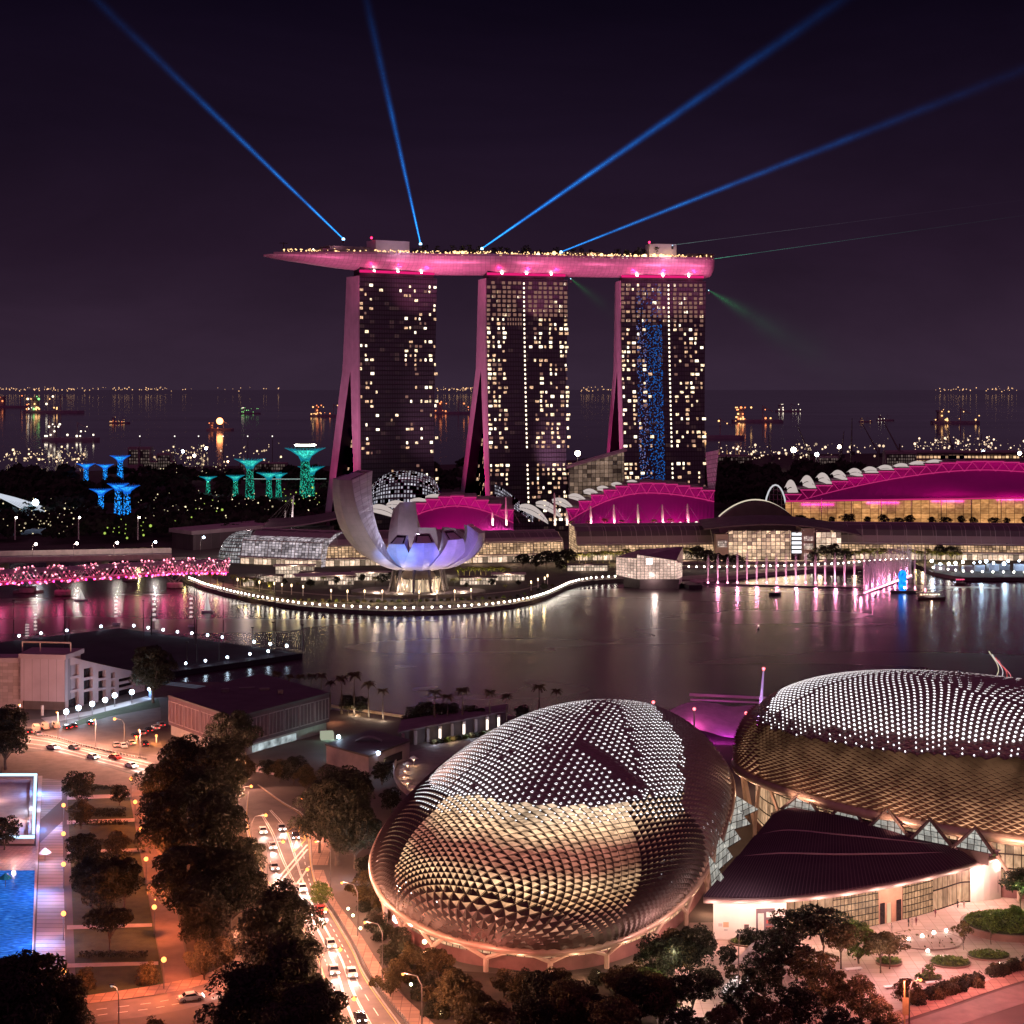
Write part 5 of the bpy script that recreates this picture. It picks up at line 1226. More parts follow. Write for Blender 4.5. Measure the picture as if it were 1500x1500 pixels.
for sg, r, nn in ((1, 4.5, 4), (-1, 3.7, 4)):
    for j in range(nn):
        mb = MB(); mb.tube([hx(k / 200, j * 2 * PI / nn * .6, r, sg) for k in range(201)], .17, 4); mb.build('helix_tube', HXM, t)
mb = MB()
for k in range(80):
    tt = k / 79; c, n_, d = fr(tt)
    for j in range(9):
        a0, a1 = PI * j / 9 - .2, PI * (j + 1) / 9 - .2
        if k % 2 == 0: mb.tube([c + n_ * math.cos(a0) * 4.1 + Vector((0, 0, math.sin(a0) * 4.1)), c + n_ * math.cos(a1) * 4.1 + Vector((0, 0, math.sin(a1) * 4.1))], .09, 3, False)
mb.build('ring_frames', HXM, t)
mb = MB()
for k in range(60):
    a, na, _ = fr(k / 60); b_, nb_, _ = fr((k + 1) / 60); z = Vector((0, 0, -2.4))
    mb.face([a + na * 3 + z, b_ + nb_ * 3 + z, b_ - nb_ * 3 + z, a - na * 3 + z]); mb.face([a + na * 3 + z, a + na * 3 + z * 1.3, b_ + nb_ * 3 + z * 1.3, b_ + nb_ * 3 + z])
mb.build('deck', pm('hx_deck', (.28, .2, .22), None, .3, .7), t)
mb = MB(); mb.grid(lambda u, v: fr(u)[0] + fr(u)[1] * math.cos(PI * (.15 + .7 * v)) * 3.9 + Vector((0, 0, math.sin(PI * (.15 + .7 * v)) * 3.9)), 60, 5); mb.build('mesh_canopy', pm('hx_mesh', (.55, .42, .47), (.3, .22, .26), 1.2, .5), t, True)
HL = em('helix_lamp', (1, .26, .38), 5, True); n_l = 0
for j in range(96):
    tt = (j + .5) / 96; p = hx(tt, (j % 4) * 2 * PI / 4 * .6, 4.75, 1)
    MB().ball(p, .5, 6, 4).build('magenta_lamp', HL, t)
mb = MB(); mb2 = MB()
for k in range(500):
    tt = R.random(); p = hx(tt, R.randrange(4) * 2 * PI / 4 * .6, 4.65, 1) if k % 2 else hx(tt, R.randrange(4) * 2 * PI / 4 * .6, 3.8, -1)
    (mb if k % 4 else mb2).ball(p, R.uniform(.22, .48), 5, 3)
mb.build('light_points', em('hx_pts', (1, .22, .34), 2.2), t, kind='stuff'); mb2.build('white_light_points', em('hx_pts2', (1, .7, .7), 2), t, kind='stuff')
for k in range(12): light('bridge_glow', 'POINT', fr((k + .5) / 12)[0] + Vector((0, -1, .5)), 1100, (1, .16, .38), t, 1)
mb = MB()
for k in range(60):
    a, na, _ = fr(k / 60); b_, nb_, _ = fr((k + .96) / 60); mb.face([a + na * 1.2 + Vector((0, 0, -3.25)), b_ + nb_ * 1.2 + Vector((0, 0, -3.25)), b_ - nb_ * 1.2 + Vector((0, 0, -3.2)), a - na * 1.2 + Vector((0, 0, -3.2))])
mb.build('reflection_strip', em('hx_reflection', (1, .012, .20), 3.0, True), t)  # unseen glowing strip added under the deck to feed the water reflection
for k in range(44): a, na, _ = fr((k + .5) / 44); MB().ball(a + na * 4.2 + Vector((0, 0, -3.4)), .42, 7, 5).build('deck_lamp', em('hx_deck_lamp', (1, .02, .20), 26, True), t)
for i, (px, py) in enumerate([(92, 872), (256, 861), (40, 868), (190, 851)]):
    q = G(px, py, -2); mb = MB(); mb.lathe([(2.6, -.5), (4.6, .5), (4.6, 2.4), (4.2, 2.8)], (q.x, q.y, q.z), 14); 
    f = thing('bridge_pontoon', f'pale {["nearest left", "right hand", "dark low leftmost", "small middle far"][i]} pier base under the magenta footbridge', 'pier', q); mb.build('pile_cap', CONC, f)
    best = min((fr(k / 60)[0] for k in range(61)), key=lambda c: abs(c.x - q.x) + abs(c.y - q.y)); top_ = best + Vector((0, 0, -3.4))
    for dx in (-1, 1):
        for s_ in (-1, 1): MB().tube([q + Vector((dx * 1.5 * s_, 0, 2.6)), top_ + Vector((dx * 6, s_ * 2, 0))], .28, 5).build('leg', STEEL, f)
# road bridge behind
A = G(-120, 822, 8); B_ = G(252, 815, 8); t = thing('road_bridge', 'long pale concrete road bridge behind the magenta footbridge', 'bridge', (A.x, A.y, 0))
d = (B_ - A).normalized(); n_ = Vector((-d.y, d.x, 0))
mb = MB(); mb.prism([(q.x, q.y) for q in (A, B_, B_ + n_ * 24, A + n_ * 24)], 5.8, 8); mb.build('deck', CONC, t)
mb = MB(); mb.prism([(q.x, q.y) for q in (A - n_ * .5, B_ - n_ * .5, B_ + n_ * .1, A + n_ * .1)], 6.6, 9.3); mb.build('parapet', pm('bridge_parapet', (.62, .5, .46), None, .3, .6), t)
mb = MB(); mb.prism([(q.x, q.y) for q in (A + n_ * 24, B_ + n_ * 24, B_ + n_ * 24.5, A + n_ * 24.5)], 8, 11); mb.build('rear_parapet', MC['bridge_parapet'], t)
for k in range(5): q = A.lerp(B_, .12 + .2 * k) + n_ * 12; MB().box((q.x, q.y, -3), (3, 18, 8.9)).build('pier', CONC, t)
SL = {}
def street_lamp(p, h, label, bulb=L_ORANGE, grp=None, power=2200, col=(1, .36, .12), arm=1.6, r=.45, rz=0, globe=False):
    """post with an arm; built once per kind then copied"""
    key = (round(h, 1), bulb.name, power, arm, r, globe)
    if key not in SL:
        t = thing('street_lamp', 'x', 'street lamp')
        if globe:
            MB().tube([(0, 0, 0), (0, 0, h)], [.11, .07], 6).build('post', STEEL, t, local=True); MB().ball((0, 0, h + r * .8), r, 12, 7).build('globe', bulb, t, local=True); z = h + r + .9; lx = 0
        else:
            MB().tube([(0, 0, 0), (0, 0, h * .8), (arm * .25, 0, h * .95), (arm, 0, h)], [.13, .10, .08, .06], 6).build('post', STEEL, t, local=True)
            hd_ = MB().box((arm, 0, h - .02), (.9, .36, .16)).build('head', DARKM, t, local=True); MB().ball((arm, 0, h - .22), r, 10, 6).build('bulb', bulb, hd_, local=True); z = h - r - .7; lx = arm
        l = bpy.data.lights.new('lamp_light', 'POINT'); l.energy = power; l.color = col; l.shadow_soft_size = .3
        lo = bpy.data.objects.new('lamp_light', l); COL.objects.link(lo); lo.parent = t; lo.location = (lx, 0, z)
        SL[key] = t
    return place(SL[key], p, rz, 1, label, grp)
for i, (px, py) in enumerate([(45, 829), (105, 826), (165, 823), (222, 822), (240, 838)]):
    q = A.lerp(B_, (px + 120) / 372) if i < 4 else P(294, 0, 1140); q = q.copy(); q.z = 8 if i < 4 else 0
    street_lamp(q + n_ * 1, 9 if i < 4 else 14, f'{nth(i)} white street lamp from the left on the pale road bridge' if i < 4 else 'white street lamp right of the bridge before the dark shed', L_COOL if i in (3, 4) else L_WHITE, None, 5200, (1, .84, .74), 2, .8)
for i, px in enumerate([22, 115, 202]):
    q = P(px, 0, 1190); q.z = 8; t = thing('flood_pole', f'{nth(i)} tall pale pole from the left behind the road bridge', 'pole', q); MB().tube([q, q + Vector((0, 0, 15))], [.5, .3], 6).build('pole', PALE, t); MB().ball(q + Vector((.8, 0, 15)), .7, 6, 4).build('lamp', L_WHITE, t)
# trees on the shore behind the bridge
for i in range(9):
    q = G(150 + i * 12, 819); place(FARP if i % 2 else FART, q, None, R.uniform(.6, .9), f'{nth(i)} low tree from the left on the bank between road bridge and footbridge', 'trees between the two bridges')
light('bank_light', 'POINT', G(205, 822) + Vector((0, -5, 6)), 3000, (1, .85, .35), None, .5)

# ================================================================== FLOATING STAGE, POLES, BOATS
a, b_, c, d = G(-60, 948), G(175, 920), G(443, 957), G(225, 988)
poly = [(-270, G(0, 940).y + 6), (a.x, a.y), (b_.x, b_.y), (c.x, c.y), (d.x, d.y), (d.x - 70, d.y - 16), (-300, 640)]
t = thing('floating_stage', 'large flat dark floating platform with small white edge lamps', 'platform', (b_.x, b_.y, -2))
mb = MB(); mb.prism([(a.x, a.y), (b_.x, b_.y), (c.x, c.y), (d.x, d.y), (a.x + 20, d.y - 8)], -2.3, 0); mb.build('pontoon_deck', pm('stage_deck', (.016, .015, .028), (.01, .009, .018), .08, .85), t)
mb = MB()
for u, v in ((a, b_), (b_, c), (c, d)):
    for z in (.5, 1.0): mb.tube([u + Vector((0, 0, z)), v + Vector((0, 0, z))], .06, 4)
    for k in range(20): q = u.lerp(v, k / 20); mb.tube([q, q + Vector((0, 0, 1))], .06, 3)
mb.build('railing', pm('stage_rail', (.18, .15, .16), None, .5, .5), t)
for i, (px, py) in enumerate([(28, 937), (60, 933), (98, 929), (148, 923), (196, 922), (217, 925), (239, 928), (260, 931), (281, 933), (304, 936), (326, 939), (372, 946), (396, 949), (420, 952), (272, 978), (301, 974), (333, 969), (366, 964), (393, 960)]):
    q = G(px, py); t = thing('edge_lamp', f'{nth(i)} small bluish white lamp from the left round the rim of the dark floating platform', 'lamp', q, 'edge lamps of the floating platform')
    MB().tube([q, q + Vector((0, 0, 1.4))], .1, 4).build('post', STEEL, t); MB().ball(q + Vector((0, 0, 1.7)), .5, 8, 5).build('bulb', L_COOL, t)
for i, (px, py, yt) in enumerate([(20, 938, 880), (95, 962, 880), (101, 950, 905), (210, 940, 880), (222, 930, 868), (285, 945, 845), (288, 970, 858), (327, 940, 852), (403, 950, 850), (274, 978, 941), (321, 968, 935), (370, 950, 920), (400, 955, 912), (443, 956, 916)]):
    q = G(px, py); h = (py - yt) / S(q.y); t = thing('light_pole', f'{nth(i)} thin dark pole from the left rising from the floating platform', 'pole', q, 'dark poles on the floating platform')
    MB().tube([q, q + Vector((0, 0, h))], [.32 if i in (1, 4) else .2, .14], 6).build('pole', DARKM, t); mb = MB(); mb.box(q + Vector((0, 0, h)), (1.2, .5, .4)); mb.build('lamp_head', DARKM, t)
def boat(px, py, L, label, roof=(.4, .1, .1), lamp=L_WARM, rz=0.0, hullc=(.05, .035, .035), n=5, bright=None):
    q = G(px, py, -2); t = thing('river_boat', label, 'boat', q); cs, sn = math.cos(rz), math.sin(rz)
    W = lambda x, y: (q.x + x * cs - y * sn, q.y + x * sn + y * cs)
    w_ = L * .14
    mb = MB(); mb.prism([W(-L / 2, -w_), W(L * .3, -w_), W(L / 2, 0), W(L * .3, w_), W(-L / 2, w_)], -2.2, -.8); mb.build('hull', pm('boat_hull' + str(hullc[0]), hullc, None, .5, .5), t)
    mb = MB(); mb.prism([W(-L * .4, -w_ * .9), W(L * .25, -w_ * .9), W(L * .25, w_ * .9), W(-L * .4, w_ * .9)], 1.0, 1.35)
    for x in (-.38, -.15, .08, .23):
        for y in (-.8, .8): p = W(L * x, w_ * y); mb.box((p[0], p[1], -.9), (.14, .14, 1.95))
    mb.build('canopy', pm('boat_roof' + str(roof[0]), roof, None, .5, .6), t)
    for k in range(n): p = W(-L * .38 + L * .62 * k / max(1, n - 1), -w_ * .95); MB().ball((p[0], p[1], .8), .3, 6, 4).build('lamp', lamp, t)
    if bright: light('boat_light', 'POINT', (q.x, q.y - 1.5, 0), bright, (1, .7, .45), t, .3)
    return t
boat(1364, 878, 15, 'long low river boat with a lit deck and orange stripe right of the blue monument', (.30, .2, .18), L_WARM, .0, (.09, .05, .04), 7, 500)
boat(1407, 856, 7, 'small rounded river boat with red lamps near the right jetty', (.3, .1, .12), L_PINK, .2)
boat(1136, 871, 7, 'dark little boat before the straight fountain row', (.03, .03, .03), W4, .3, (.02, .018, .02), 2)
boat(42, 868, 16, 'low dark barge lying under the left end of the footbridge', (.12, .08, .09), L_PINK, .1, (.14, .10, .11), 0)
for i, (px, py) in enumerate([(1397, 898), (1282, 874), (1111, 922), (1164, 812 + 56)]):
    q = G(px, py, -2); t = thing('marker_buoy', f'tiny {["pale topped buoy low at far right", "white buoy near the slanting jets", "dark buoy in the open bay", "dim buoy before the straight jets"][i]} floating on the bay', 'buoy', q)
    MB().lathe([(.5, -.2), (.6, .3), (.25, .9), (.12, 1.6)], q, 8).build('float', DARKM, t); MB().ball(q + Vector((0, 0, 1.8)), .3, 6, 4).build('lamp', W1, t)
q = G(1462, 1000, -2); t = thing('light_sculpture', 'tall curved red and white light sculpture rising from the bay at the right edge', 'light sculpture', q)
for i, (dx, c) in enumerate(((-2.2, (1, .85, .6)), (-.6, (1, .9, .95)), (1.0, (1, .12, .12)), (2.4, (1, .25, .3)))):
    MB().tube([q + Vector((dx + 2.6 * math.sin(k * .42 + i * .25) * (1 - .02 * k), 0, .4 + (11.5 - i * 1.1) * k / 9)) for k in range(10)], .16, 5).build('light_tube', em('sculpt%d' % i, c, .8), t)
MB().lathe([(2.4, -.3), (2.6, .2), (1.4, .7)], q, 12).build('float', DARKM, t)
q = G(1322, 868, -2); t = thing('blue_monument', 'glowing blue rounded pillar standing on a dark raft by the fountain', 'light sculpture', q)
mb = MB(); mb.prism([(q.x - 7, q.y - 2.4), (q.x + 7, q.y - 2.4), (q.x + 6, q.y + 3), (q.x - 6, q.y + 3)], -2.2, -.9); mb.build('raft', DARKM, t)
mb = MB(); mb.lathe([(1.9, 0), (2.3, 2), (2.1, 6), (2.4, 9), (1.3, 10.5), (.4, 11)], (q.x, q.y, -.8), 12); mb.build('pillar', em('blue_pillar', (.01, .20, 1), 2.4, True, .5), t, True)
MB().ball((q.x + .6, q.y - 2.6, 1), .6, 8, 5).build('lamp', L_COOL, t)
for i, (px, py, h, w_) in enumerate([(170, 915, 12, 1), (226, 925, 16, 1), (280, 918, 14, .9), (303, 897, 10, 1.6), (118, 880, 6, 2.0), (52, 934, 11, .9), (40, 940, 8, 1.1)]):
    q = G(px, py, -2); t = thing('lit_dinghy', f'{nth(i)} small dinghy with a pale lit sail on the dark water near the floating platform', 'boat', q)
    MB().prism([(q.x - w_ * 1.6, q.y - .7), (q.x + w_ * 1.2, q.y - .7), (q.x + w_ * 2, q.y), (q.x + w_ * 1.2, q.y + .7), (q.x - w_ * 1.6, q.y + .7)], -2.1, -1.2).build('hull', WHITEM, t)
    mb = MB(); mb.tube([q, q + Vector((0, 0, h))], .08, 4); mb.build('mast', STEEL, t)
    mb = MB()
    if i in (4, 3): mb.face([q + Vector((.15, 0, 1)), q + Vector((w_ * 1.2, 0, 1)), q + Vector((.15, 0, h))]); mb.face([q + Vector((-.15, .1, 1)), q + Vector((-w_ * .8, .1, 1)), q + Vector((-.15, .1, h * .9))])
    else:
        for k in range(5): z = h * (.3 + .15 * k); mb.face([q + Vector((-w_ * .9, -.1, z)), q + Vector((w_ * .9, -.1, z + .2)), q + Vector((w_ * .6, -.1, z + h * .07)), q + Vector((-w_ * .7, -.1, z + h * .07))])
    mb.build('sail', em('sail_lit', (.95, .86, .86), .55), t)
# ================================================================== ROADS, PAVEMENTS, PARK GROUND (sheets laid above one another)
def sheet(name, pts, z, mat_, kind='structure', uvm=False):
    q = [G(*p) for p in pts]; mb = MB(); mb.face([(a.x, a.y, z) for a in q][::-1], [(a.x, a.y) for a in q][::-1]); o = mb.build(name, mat_)
    if kind: o['kind'] = kind
    return o
def strip(name, L_, R_, z, mat_, n=40, kind='structure'):
    a, b_ = [G(*p) for p in L_], [G(*p) for p in R_]; mb = MB()
    for k in range(n):
        p0, p1, q0, q1 = catm(a, k / n), catm(a, (k + 1) / n), catm(b_, k / n), catm(b_, (k + 1) / n)
        mb.face([(p0.x, p0.y, z), (p1.x, p1.y, z), (q1.x, q1.y, z), (q0.x, q0.y, z)])
    o = mb.build(name, mat_)
    if kind: o['kind'] = kind
    return a, b_
ASPH = pm('asphalt', (.17, .13, .12), (.12, .095, .09), .25, .75, bump=.08)
SIDEW = grid_mat('sidewalk', (.32, .20, .155), (.15, .095, .08), 1.8, 1.8, .07, .85, coord='Object', vary=.35)
KERB = pm('kerb', (.42, .38, .35), None, .5, .8)
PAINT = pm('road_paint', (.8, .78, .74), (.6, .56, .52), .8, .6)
PAINTY = pm('road_paint_yellow', (.75, .48, .12), (.55, .34, .1), .8, .6)
LAWN = pm('lawn', (.045, .055, .022), (.025, .032, .014), .35, .95, bump=.4, bscale=4)
ML = [(364, 1160), (360, 1200), (368, 1240), (388, 1290), (420, 1325), (440, 1355), (462, 1400), (476, 1440), (488, 1500), (500, 1580)]
MR = [(378, 1150), (415, 1176), (444, 1194), (453, 1222), (457, 1270), (468, 1308), (493, 1351), (517, 1392), (541, 1440), (585, 1497)]
MR2 = MR[:-1] + [(630, 1560)]
ra, rb = strip('road', ML, MR2, .06, ASPH, 60)
strip('road', [(-60, 1092), (60, 1102), (130, 1116), (205, 1137), (290, 1168), (361, 1196)], [(-60, 1066), (60, 1079), (130, 1097), (215, 1115), (300, 1136), (374, 1150)], .05, ASPH, 30)
la, lb = strip('road', [(60, 1520), (134, 1500), (220, 1488), (288, 1474), (350, 1450), (440, 1415)], [(60, 1488), (125, 1472), (238, 1458), (312, 1440), (362, 1416), (430, 1380)], .05, ASPH, 30)
strip('road', [(1180, 1620), (1330, 1530), (1440, 1490), (1560, 1452), (1700, 1420)], [(1120, 1590), (1290, 1512), (1400, 1474), (1500, 1440), (1640, 1402)], .05, ASPH, 20)
strip('pavement', [(456, 1275), (480, 1318), (506, 1362), (530, 1402), (556, 1448), (600, 1502), (640, 1550)], [(474, 1275), (490, 1316), (522, 1360), (550, 1404), (580, 1448), (626, 1492), (690, 1550)], .12, SIDEW, 40)
strip('pavement', [(120, 1472), (238, 1456), (312, 1438), (356, 1412)], [(120, 1460), (238, 1442), (310, 1424), (352, 1396)], .12, SIDEW, 20)
strip('pavement', [(1120, 1588), (1290, 1508), (1400, 1470), (1500, 1437), (1640, 1399)], [(1120, 1560), (1290, 1490), (1400, 1454), (1500, 1420), (1640, 1386)], .12, SIDEW, 20)
strip('pavement', [(446, 1196), (455, 1222), (458, 1268)], [(470, 1200), (484, 1230), (480, 1268)], .12, SIDEW, 12)
sheet('pavement', [(10, 1104), (70, 1100), (150, 1122), (210, 1140), (190, 1165), (150, 1150), (60, 1140), (0, 1142)], .09, pm('junction_pave', (.24, .16, .14), None, .3, .85))
sheet('forecourt', [(30, 1055), (100, 1050), (230, 1075), (245, 1110), (130, 1094), (20, 1070)], .03, ASPH)
sheet('road', [(100, 1060), (160, 1046), (235, 1036), (236, 1054), (150, 1076), (105, 1088)], .055, ASPH)
sheet('grass_verge', [(108, 1058), (150, 1044), (232, 1024), (235, 1036), (160, 1050), (112, 1064)], .09, LAWN)
sheet('path', [(60, 1052), (130, 1042), (215, 1020), (225, 1024), (140, 1046), (70, 1060)], .07, PALE)
# painted markings, light-trail streaks and kerbs
def lerp_edge(a, b_, t, f): return catm(a, t).lerp(catm(b_, t), f)
def marks(name, a, b_, f, t0, t1, n, dash, w_, mat_, z=.10):
    mb = MB()
    for k in range(n):
        s0 = t0 + (t1 - t0) * k / n; s1 = t0 + (t1 - t0) * (k + dash) / n
        p, q = lerp_edge(a, b_, s0, f), lerp_edge(a, b_, s1, f); d = (q - p).normalized(); m_ = Vector((-d.y, d.x, 0)) * w_ / 2
        mb.face([(p.x - m_.x, p.y - m_.y, z), (q.x - m_.x, q.y - m_.y, z), (q.x + m_.x, q.y + m_.y, z), (p.x + m_.x, p.y + m_.y, z)])
    o = mb.build(name, mat_); o['kind'] = 'structure'
for f in (.2, .8): marks('road_marking_and_streak', ra, rb, f, .30, 1, 34, .5, .18, PAINT)
for f in (.38, .41, .60, .63): marks('road_marking_and_streak', ra, rb, f, .12, 1, 90, 1, .22, PAINT)  # solid white lines added as streaks in place of car light trails
for f in (.03, .965): marks('road_marking_and_streak', ra, rb, f, 0, 1, 90, 1, .16, PAINTY)
for t_ in (.36, .375, .43): marks('road_marking_and_streak', [lerp_edge(ra, rb, t_, .02 + .3 * k) for k in range(4)], [lerp_edge(ra, rb, t_ + .004, .02 + .3 * k) for k in range(4)], .5, 0, 1, 20, 1, .5, PAINT)
for u0, u1 in (((.62, .25), (.9, .34)), ((.9, .25), (.62, .34)), ((.62, .25), (.9, .25)), ((.62, .34), (.9, .34)), ((.62, .25), (.62, .34)), ((.9, .25), (.9, .34))):
    p, q = lerp_edge(ra, rb, u0[1], u0[0]), lerp_edge(ra, rb, u1[1], u1[0]); marks('road_marking_and_streak', [p, p.lerp(q, .5), q], [p, p.lerp(q, .5), q], 0, 0, 1, 1, 1, .3, PAINTY, .105)
for f in (.35, .65): marks('road_marking_and_streak', la, lb, f, .05, 1, 16, .5, .18, PAINT)
kb = [G(*p) for p in MR2]; kl = [G(*p) for p in ML]
for e in (kb, kl):
    mb = MB(); pp = [catm(e, k / 80) for k in range(81)]
    for p, q in zip(pp, pp[1:]):
        d = (q - p).normalized(); m_ = Vector((d.y, -d.x, 0)) * .15; mb.prism([(p.x - m_.x, p.y - m_.y), (q.x - m_.x, q.y - m_.y), (q.x + m_.x, q.y + m_.y), (p.x + m_.x, p.y + m_.y)], 0, .18)
    o = mb.build('kerb', KERB); o['kind'] = 'structure'
mb = MB(); pp = [catm([G(*p) for p in ((-60, 1064), (60, 1077), (130, 1095), (215, 1113))], k / 60) for k in range(61)]
for k in range(0, 60, 1):
    p, q = pp[k], pp[k].lerp(pp[k + 1], .6); mb.box(((p.x + q.x) / 2, (p.y + q.y) / 2, 0), ((q - p).length, .5, .5), math.atan2(q.y - p.y, q.x - p.x))
o = mb.build('kerb', KERB); o['kind'] = 'structure'
# roadside railing along the right kerb
mb = MB(); pp = [catm([G(*p) for p in ((468, 1308), (497, 1351), (521, 1392), (545, 1440), (592, 1497), (640, 1560))], k / 90) for k in range(91)]
for p in pp: mb.tube([p, p + Vector((0, 0, 1))], .06, 4)
for z in (.45, 1.0): mb.tube([p + Vector((0, 0, z)) for p in pp], .05, 4)
tag(mb.build('roadside_railing', STEEL), 'long dark railing along the right kerb of the main road', 'railing')

# ------------------------------------------------------------------ memorial park on the left
PATH = grid_mat('slab_path', (.30, .26, .27), (.08, .065, .07), 60, 2.6, .10, .8, coord='Object', vary=.25)
sheet('path', [(62, 1138), (90, 1138), (98, 1500), (48, 1500)], .08, PATH)
sheet('path', [(187, 1150), (222, 1150), (282, 1450), (246, 1462)], .08, pm('side_path', (.2, .13, .12), None, .3, .85))
sheet('lawn', [(98, 1142), (186, 1146), (242, 1452), (112, 1466)], .05, LAWN)
sheet('lawn', [(225, 1150), (360, 1200), (440, 1380), (300, 1436), (284, 1446)], .05, pm('worn_lawn', (.10, .062, .04), (.055, .038, .024), .3, .95, bump=.3))
for y in (1166, 1202, 1246, 1356, 1412): sheet('path', [(98, y), (190 + (y - 1150) * .16, y - 3), (190 + (y - 1150) * .16, y + 2), (98, y + 6)], .085, pm('cross_path', (.4, .34, .33), None, .4, .8))
hed = 0
for y in (1156, 1190, 1196, 1208, 1236, 1254, 1402):
    a, b_ = G(116, y), G(178 + (y - 1150) * .15, y); t = thing('clipped_hedge', f'{nth(hed)} low clipped hedge from the far end of the park lawn', 'hedge', a, 'hedges on the park lawn'); hed += 1
    mb = MB()
    for _ in range(int((b_ - a).length * 60)):
        q = a.lerp(b_, RV.random()) + Vector((0, RV.uniform(-.7, .7), RV.uniform(.1, 1.1))); leafcard(mb, q, rnd_dir() + Vector((0, -.2, .6)), .2)
    mb.build('foliage', LEAF, t)
street = []
for i, (px, py) in enumerate([(93, 1175), (93, 1217), (93, 1262), (93, 1336), (94, 1423)]):
    street_lamp(G(px, py + 36 + i * 2), 5, f'{nth(i)} orange globe lamp from the far end along the pale slab path' if i < 4 else 'orange globe lamp nearest the viewer on the pale slab path', L_ORANGE, 'orange globe lamps along the slab path', 4200, (1, .24, .07), 0, .5, 0, True)
for i, (px, py) in enumerate([(190, 1136), (196, 1170), (204, 1210), (212, 1254), (224, 1326), (238, 1405)]):
    street_lamp(G(px + 2, py + 34 + i * 2), 5, f'{nth(i)} orange globe lamp from the far end along the reddish side path', L_ORANGE, 'orange globe lamps along the side path', 9500, (1, .22, .06), 0, .5, 0, True)
# lit memorial pool court
for px, py in ((72, 1165), (74, 1215), (74, 1265), (72, 1320), (68, 1380)): light('path_fill', 'POINT', G(px, py) + Vector((0, -1, 5)), 2600, (.66, .62, 1), None, .4)  # unseen bluish fill added to offset the orange lamps on the path
t = thing('pool_court', 'pale court with a glowing white and blue border and blue pool, left edge', 'pool', G(10, 1240))
WH = pm('court_stone', (.5, .4, .38), (.38, .3, .29), .4, .7)
def pxprism(mb, pts, z0, z1): q = [G(*p) for p in pts]; return mb.prism([(a.x, a.y) for a in q], z0, z1)
mb = MB(); pxprism(mb, [(-60, 1148), (44, 1148), (40, 1228), (-60, 1228)], 0, .3); mb.build('paving', WH, t)
mb = MB(); pxprism(mb, [(-60, 1139), (55, 1139), (54.5, 1147), (-60, 1147)], 0, 1.0); pxprism(mb, [(44.5, 1147.5), (54, 1147.5), (51, 1228), (41, 1228)], 0, 1.0); pxprism(mb, [(-60, 1228.5), (51, 1228.5), (50, 1236), (-60, 1236)], 0, 1.0); mb.build('border_wall', WH, t)
mb = MB(); pxprism(mb, [(-60, 1139.4), (54.6, 1139.4), (54.2, 1142), (-60, 1142)], 1.02, 1.25); pxprism(mb, [(50, 1143), (54.2, 1143), (51, 1228), (47, 1228)], 1.02, 1.25); pxprism(mb, [(-60, 1231), (51, 1231), (50.5, 1234.5), (-60, 1234.5)], 1.02, 1.25); mb.build('border_light', em('border_light', (.50, .74, 1), 2.0, True), t)
mb = MB(); pxprism(mb, [(-60, 1276), (54, 1276), (46, 1408), (-60, 1408)], -.2, .16)
m, nt = newmat('pool_water'); tx = nd(nt, 'ShaderNodeTexCoord'); mp = nd(nt, 'ShaderNodeMapping'); mp.inputs['Scale'].default_value = (.9, 3.2, 1); lk(nt, tx.outputs['Object'], mp.inputs[0])
n = nd(nt, 'ShaderNodeTexNoise', Scale=.7, Detail=4.0); lk(nt, mp.outputs[0], n.inputs[0]); b = nd(nt, 'ShaderNodeBsdfPrincipled', Roughness=.08); b.inputs['Base Color'].default_value = (.02, .10, .3, 1)
r_ = ramp(nt, n.outputs[0], [(.35, (.0, .03, .22)), (.55, (.01, .16, .75)), (.72, (.12, .45, 1))]); lk(nt, r_.outputs[0], b.inputs['Emission Color']); b.inputs['Emission Strength'].default_value = .75
bp = nd(nt, 'ShaderNodeBump', Strength=.5); lk(nt, n.outputs[0], bp.inputs['Height']); lk(nt, bp.outputs[0], b.inputs['Normal']); out(nt, b.outputs[0])
mb.build('pool', m, t)
mb = MB(); pxprism(mb, [(-60, 1240), (52, 1240), (53.5, 1275.5), (-60, 1275.5)], -.2, .12); mb.build('pale_pool', grid_mat('pale_pool', (.48, .34, .33), (.36, .26, .28), 1.1, .5, .15, .5, coord='Object', vary=.5), t)
mb = MB(); pxprism(mb, [(56, 1139), (62, 1139), (48, 1408), (46.5, 1408)], 0, .5); mb.build('side_wall', WH, t)
for px, py, p_, c in ((48, 1190, 1300, (.6, .75, 1)), (58, 1165, 3600, (.05, .3, 1)), (-6, 1175, 900, (1, .62, .55)), (28, 1205, 900, (1, .66, .6)), (20, 1262, 900, (1, .6, .5)), (58, 1215, 3000, (.05, .3, 1)), (58, 1310, 2600, (.05, .3, 1)), (56, 1385, 2200, (.05, .3, 1))): light('court_light', 'POINT', G(px, py) + Vector((0, 0, 3.0)), p_, c, t, .4)
for i, (px, py) in enumerate([(66, 1262), (8, 1300)]):
    q = G(px, py); t = thing('white_parasol', ['folded white parasol on the pale pool edge', 'teal and white stall canopy at the left edge of the blue pool'][i], 'parasol', q)
    MB().tube([q, q + Vector((0, 0, 2.6))], .06, 5).build('pole', STEEL, t); MB().lathe([(1.5, 2.0), (.8, 2.6), (.05, 3.2)], q, 8).build('canopy', WHITEM if i == 0 else pm('teal', (.02, .3, .28), None, .4, .6), t)

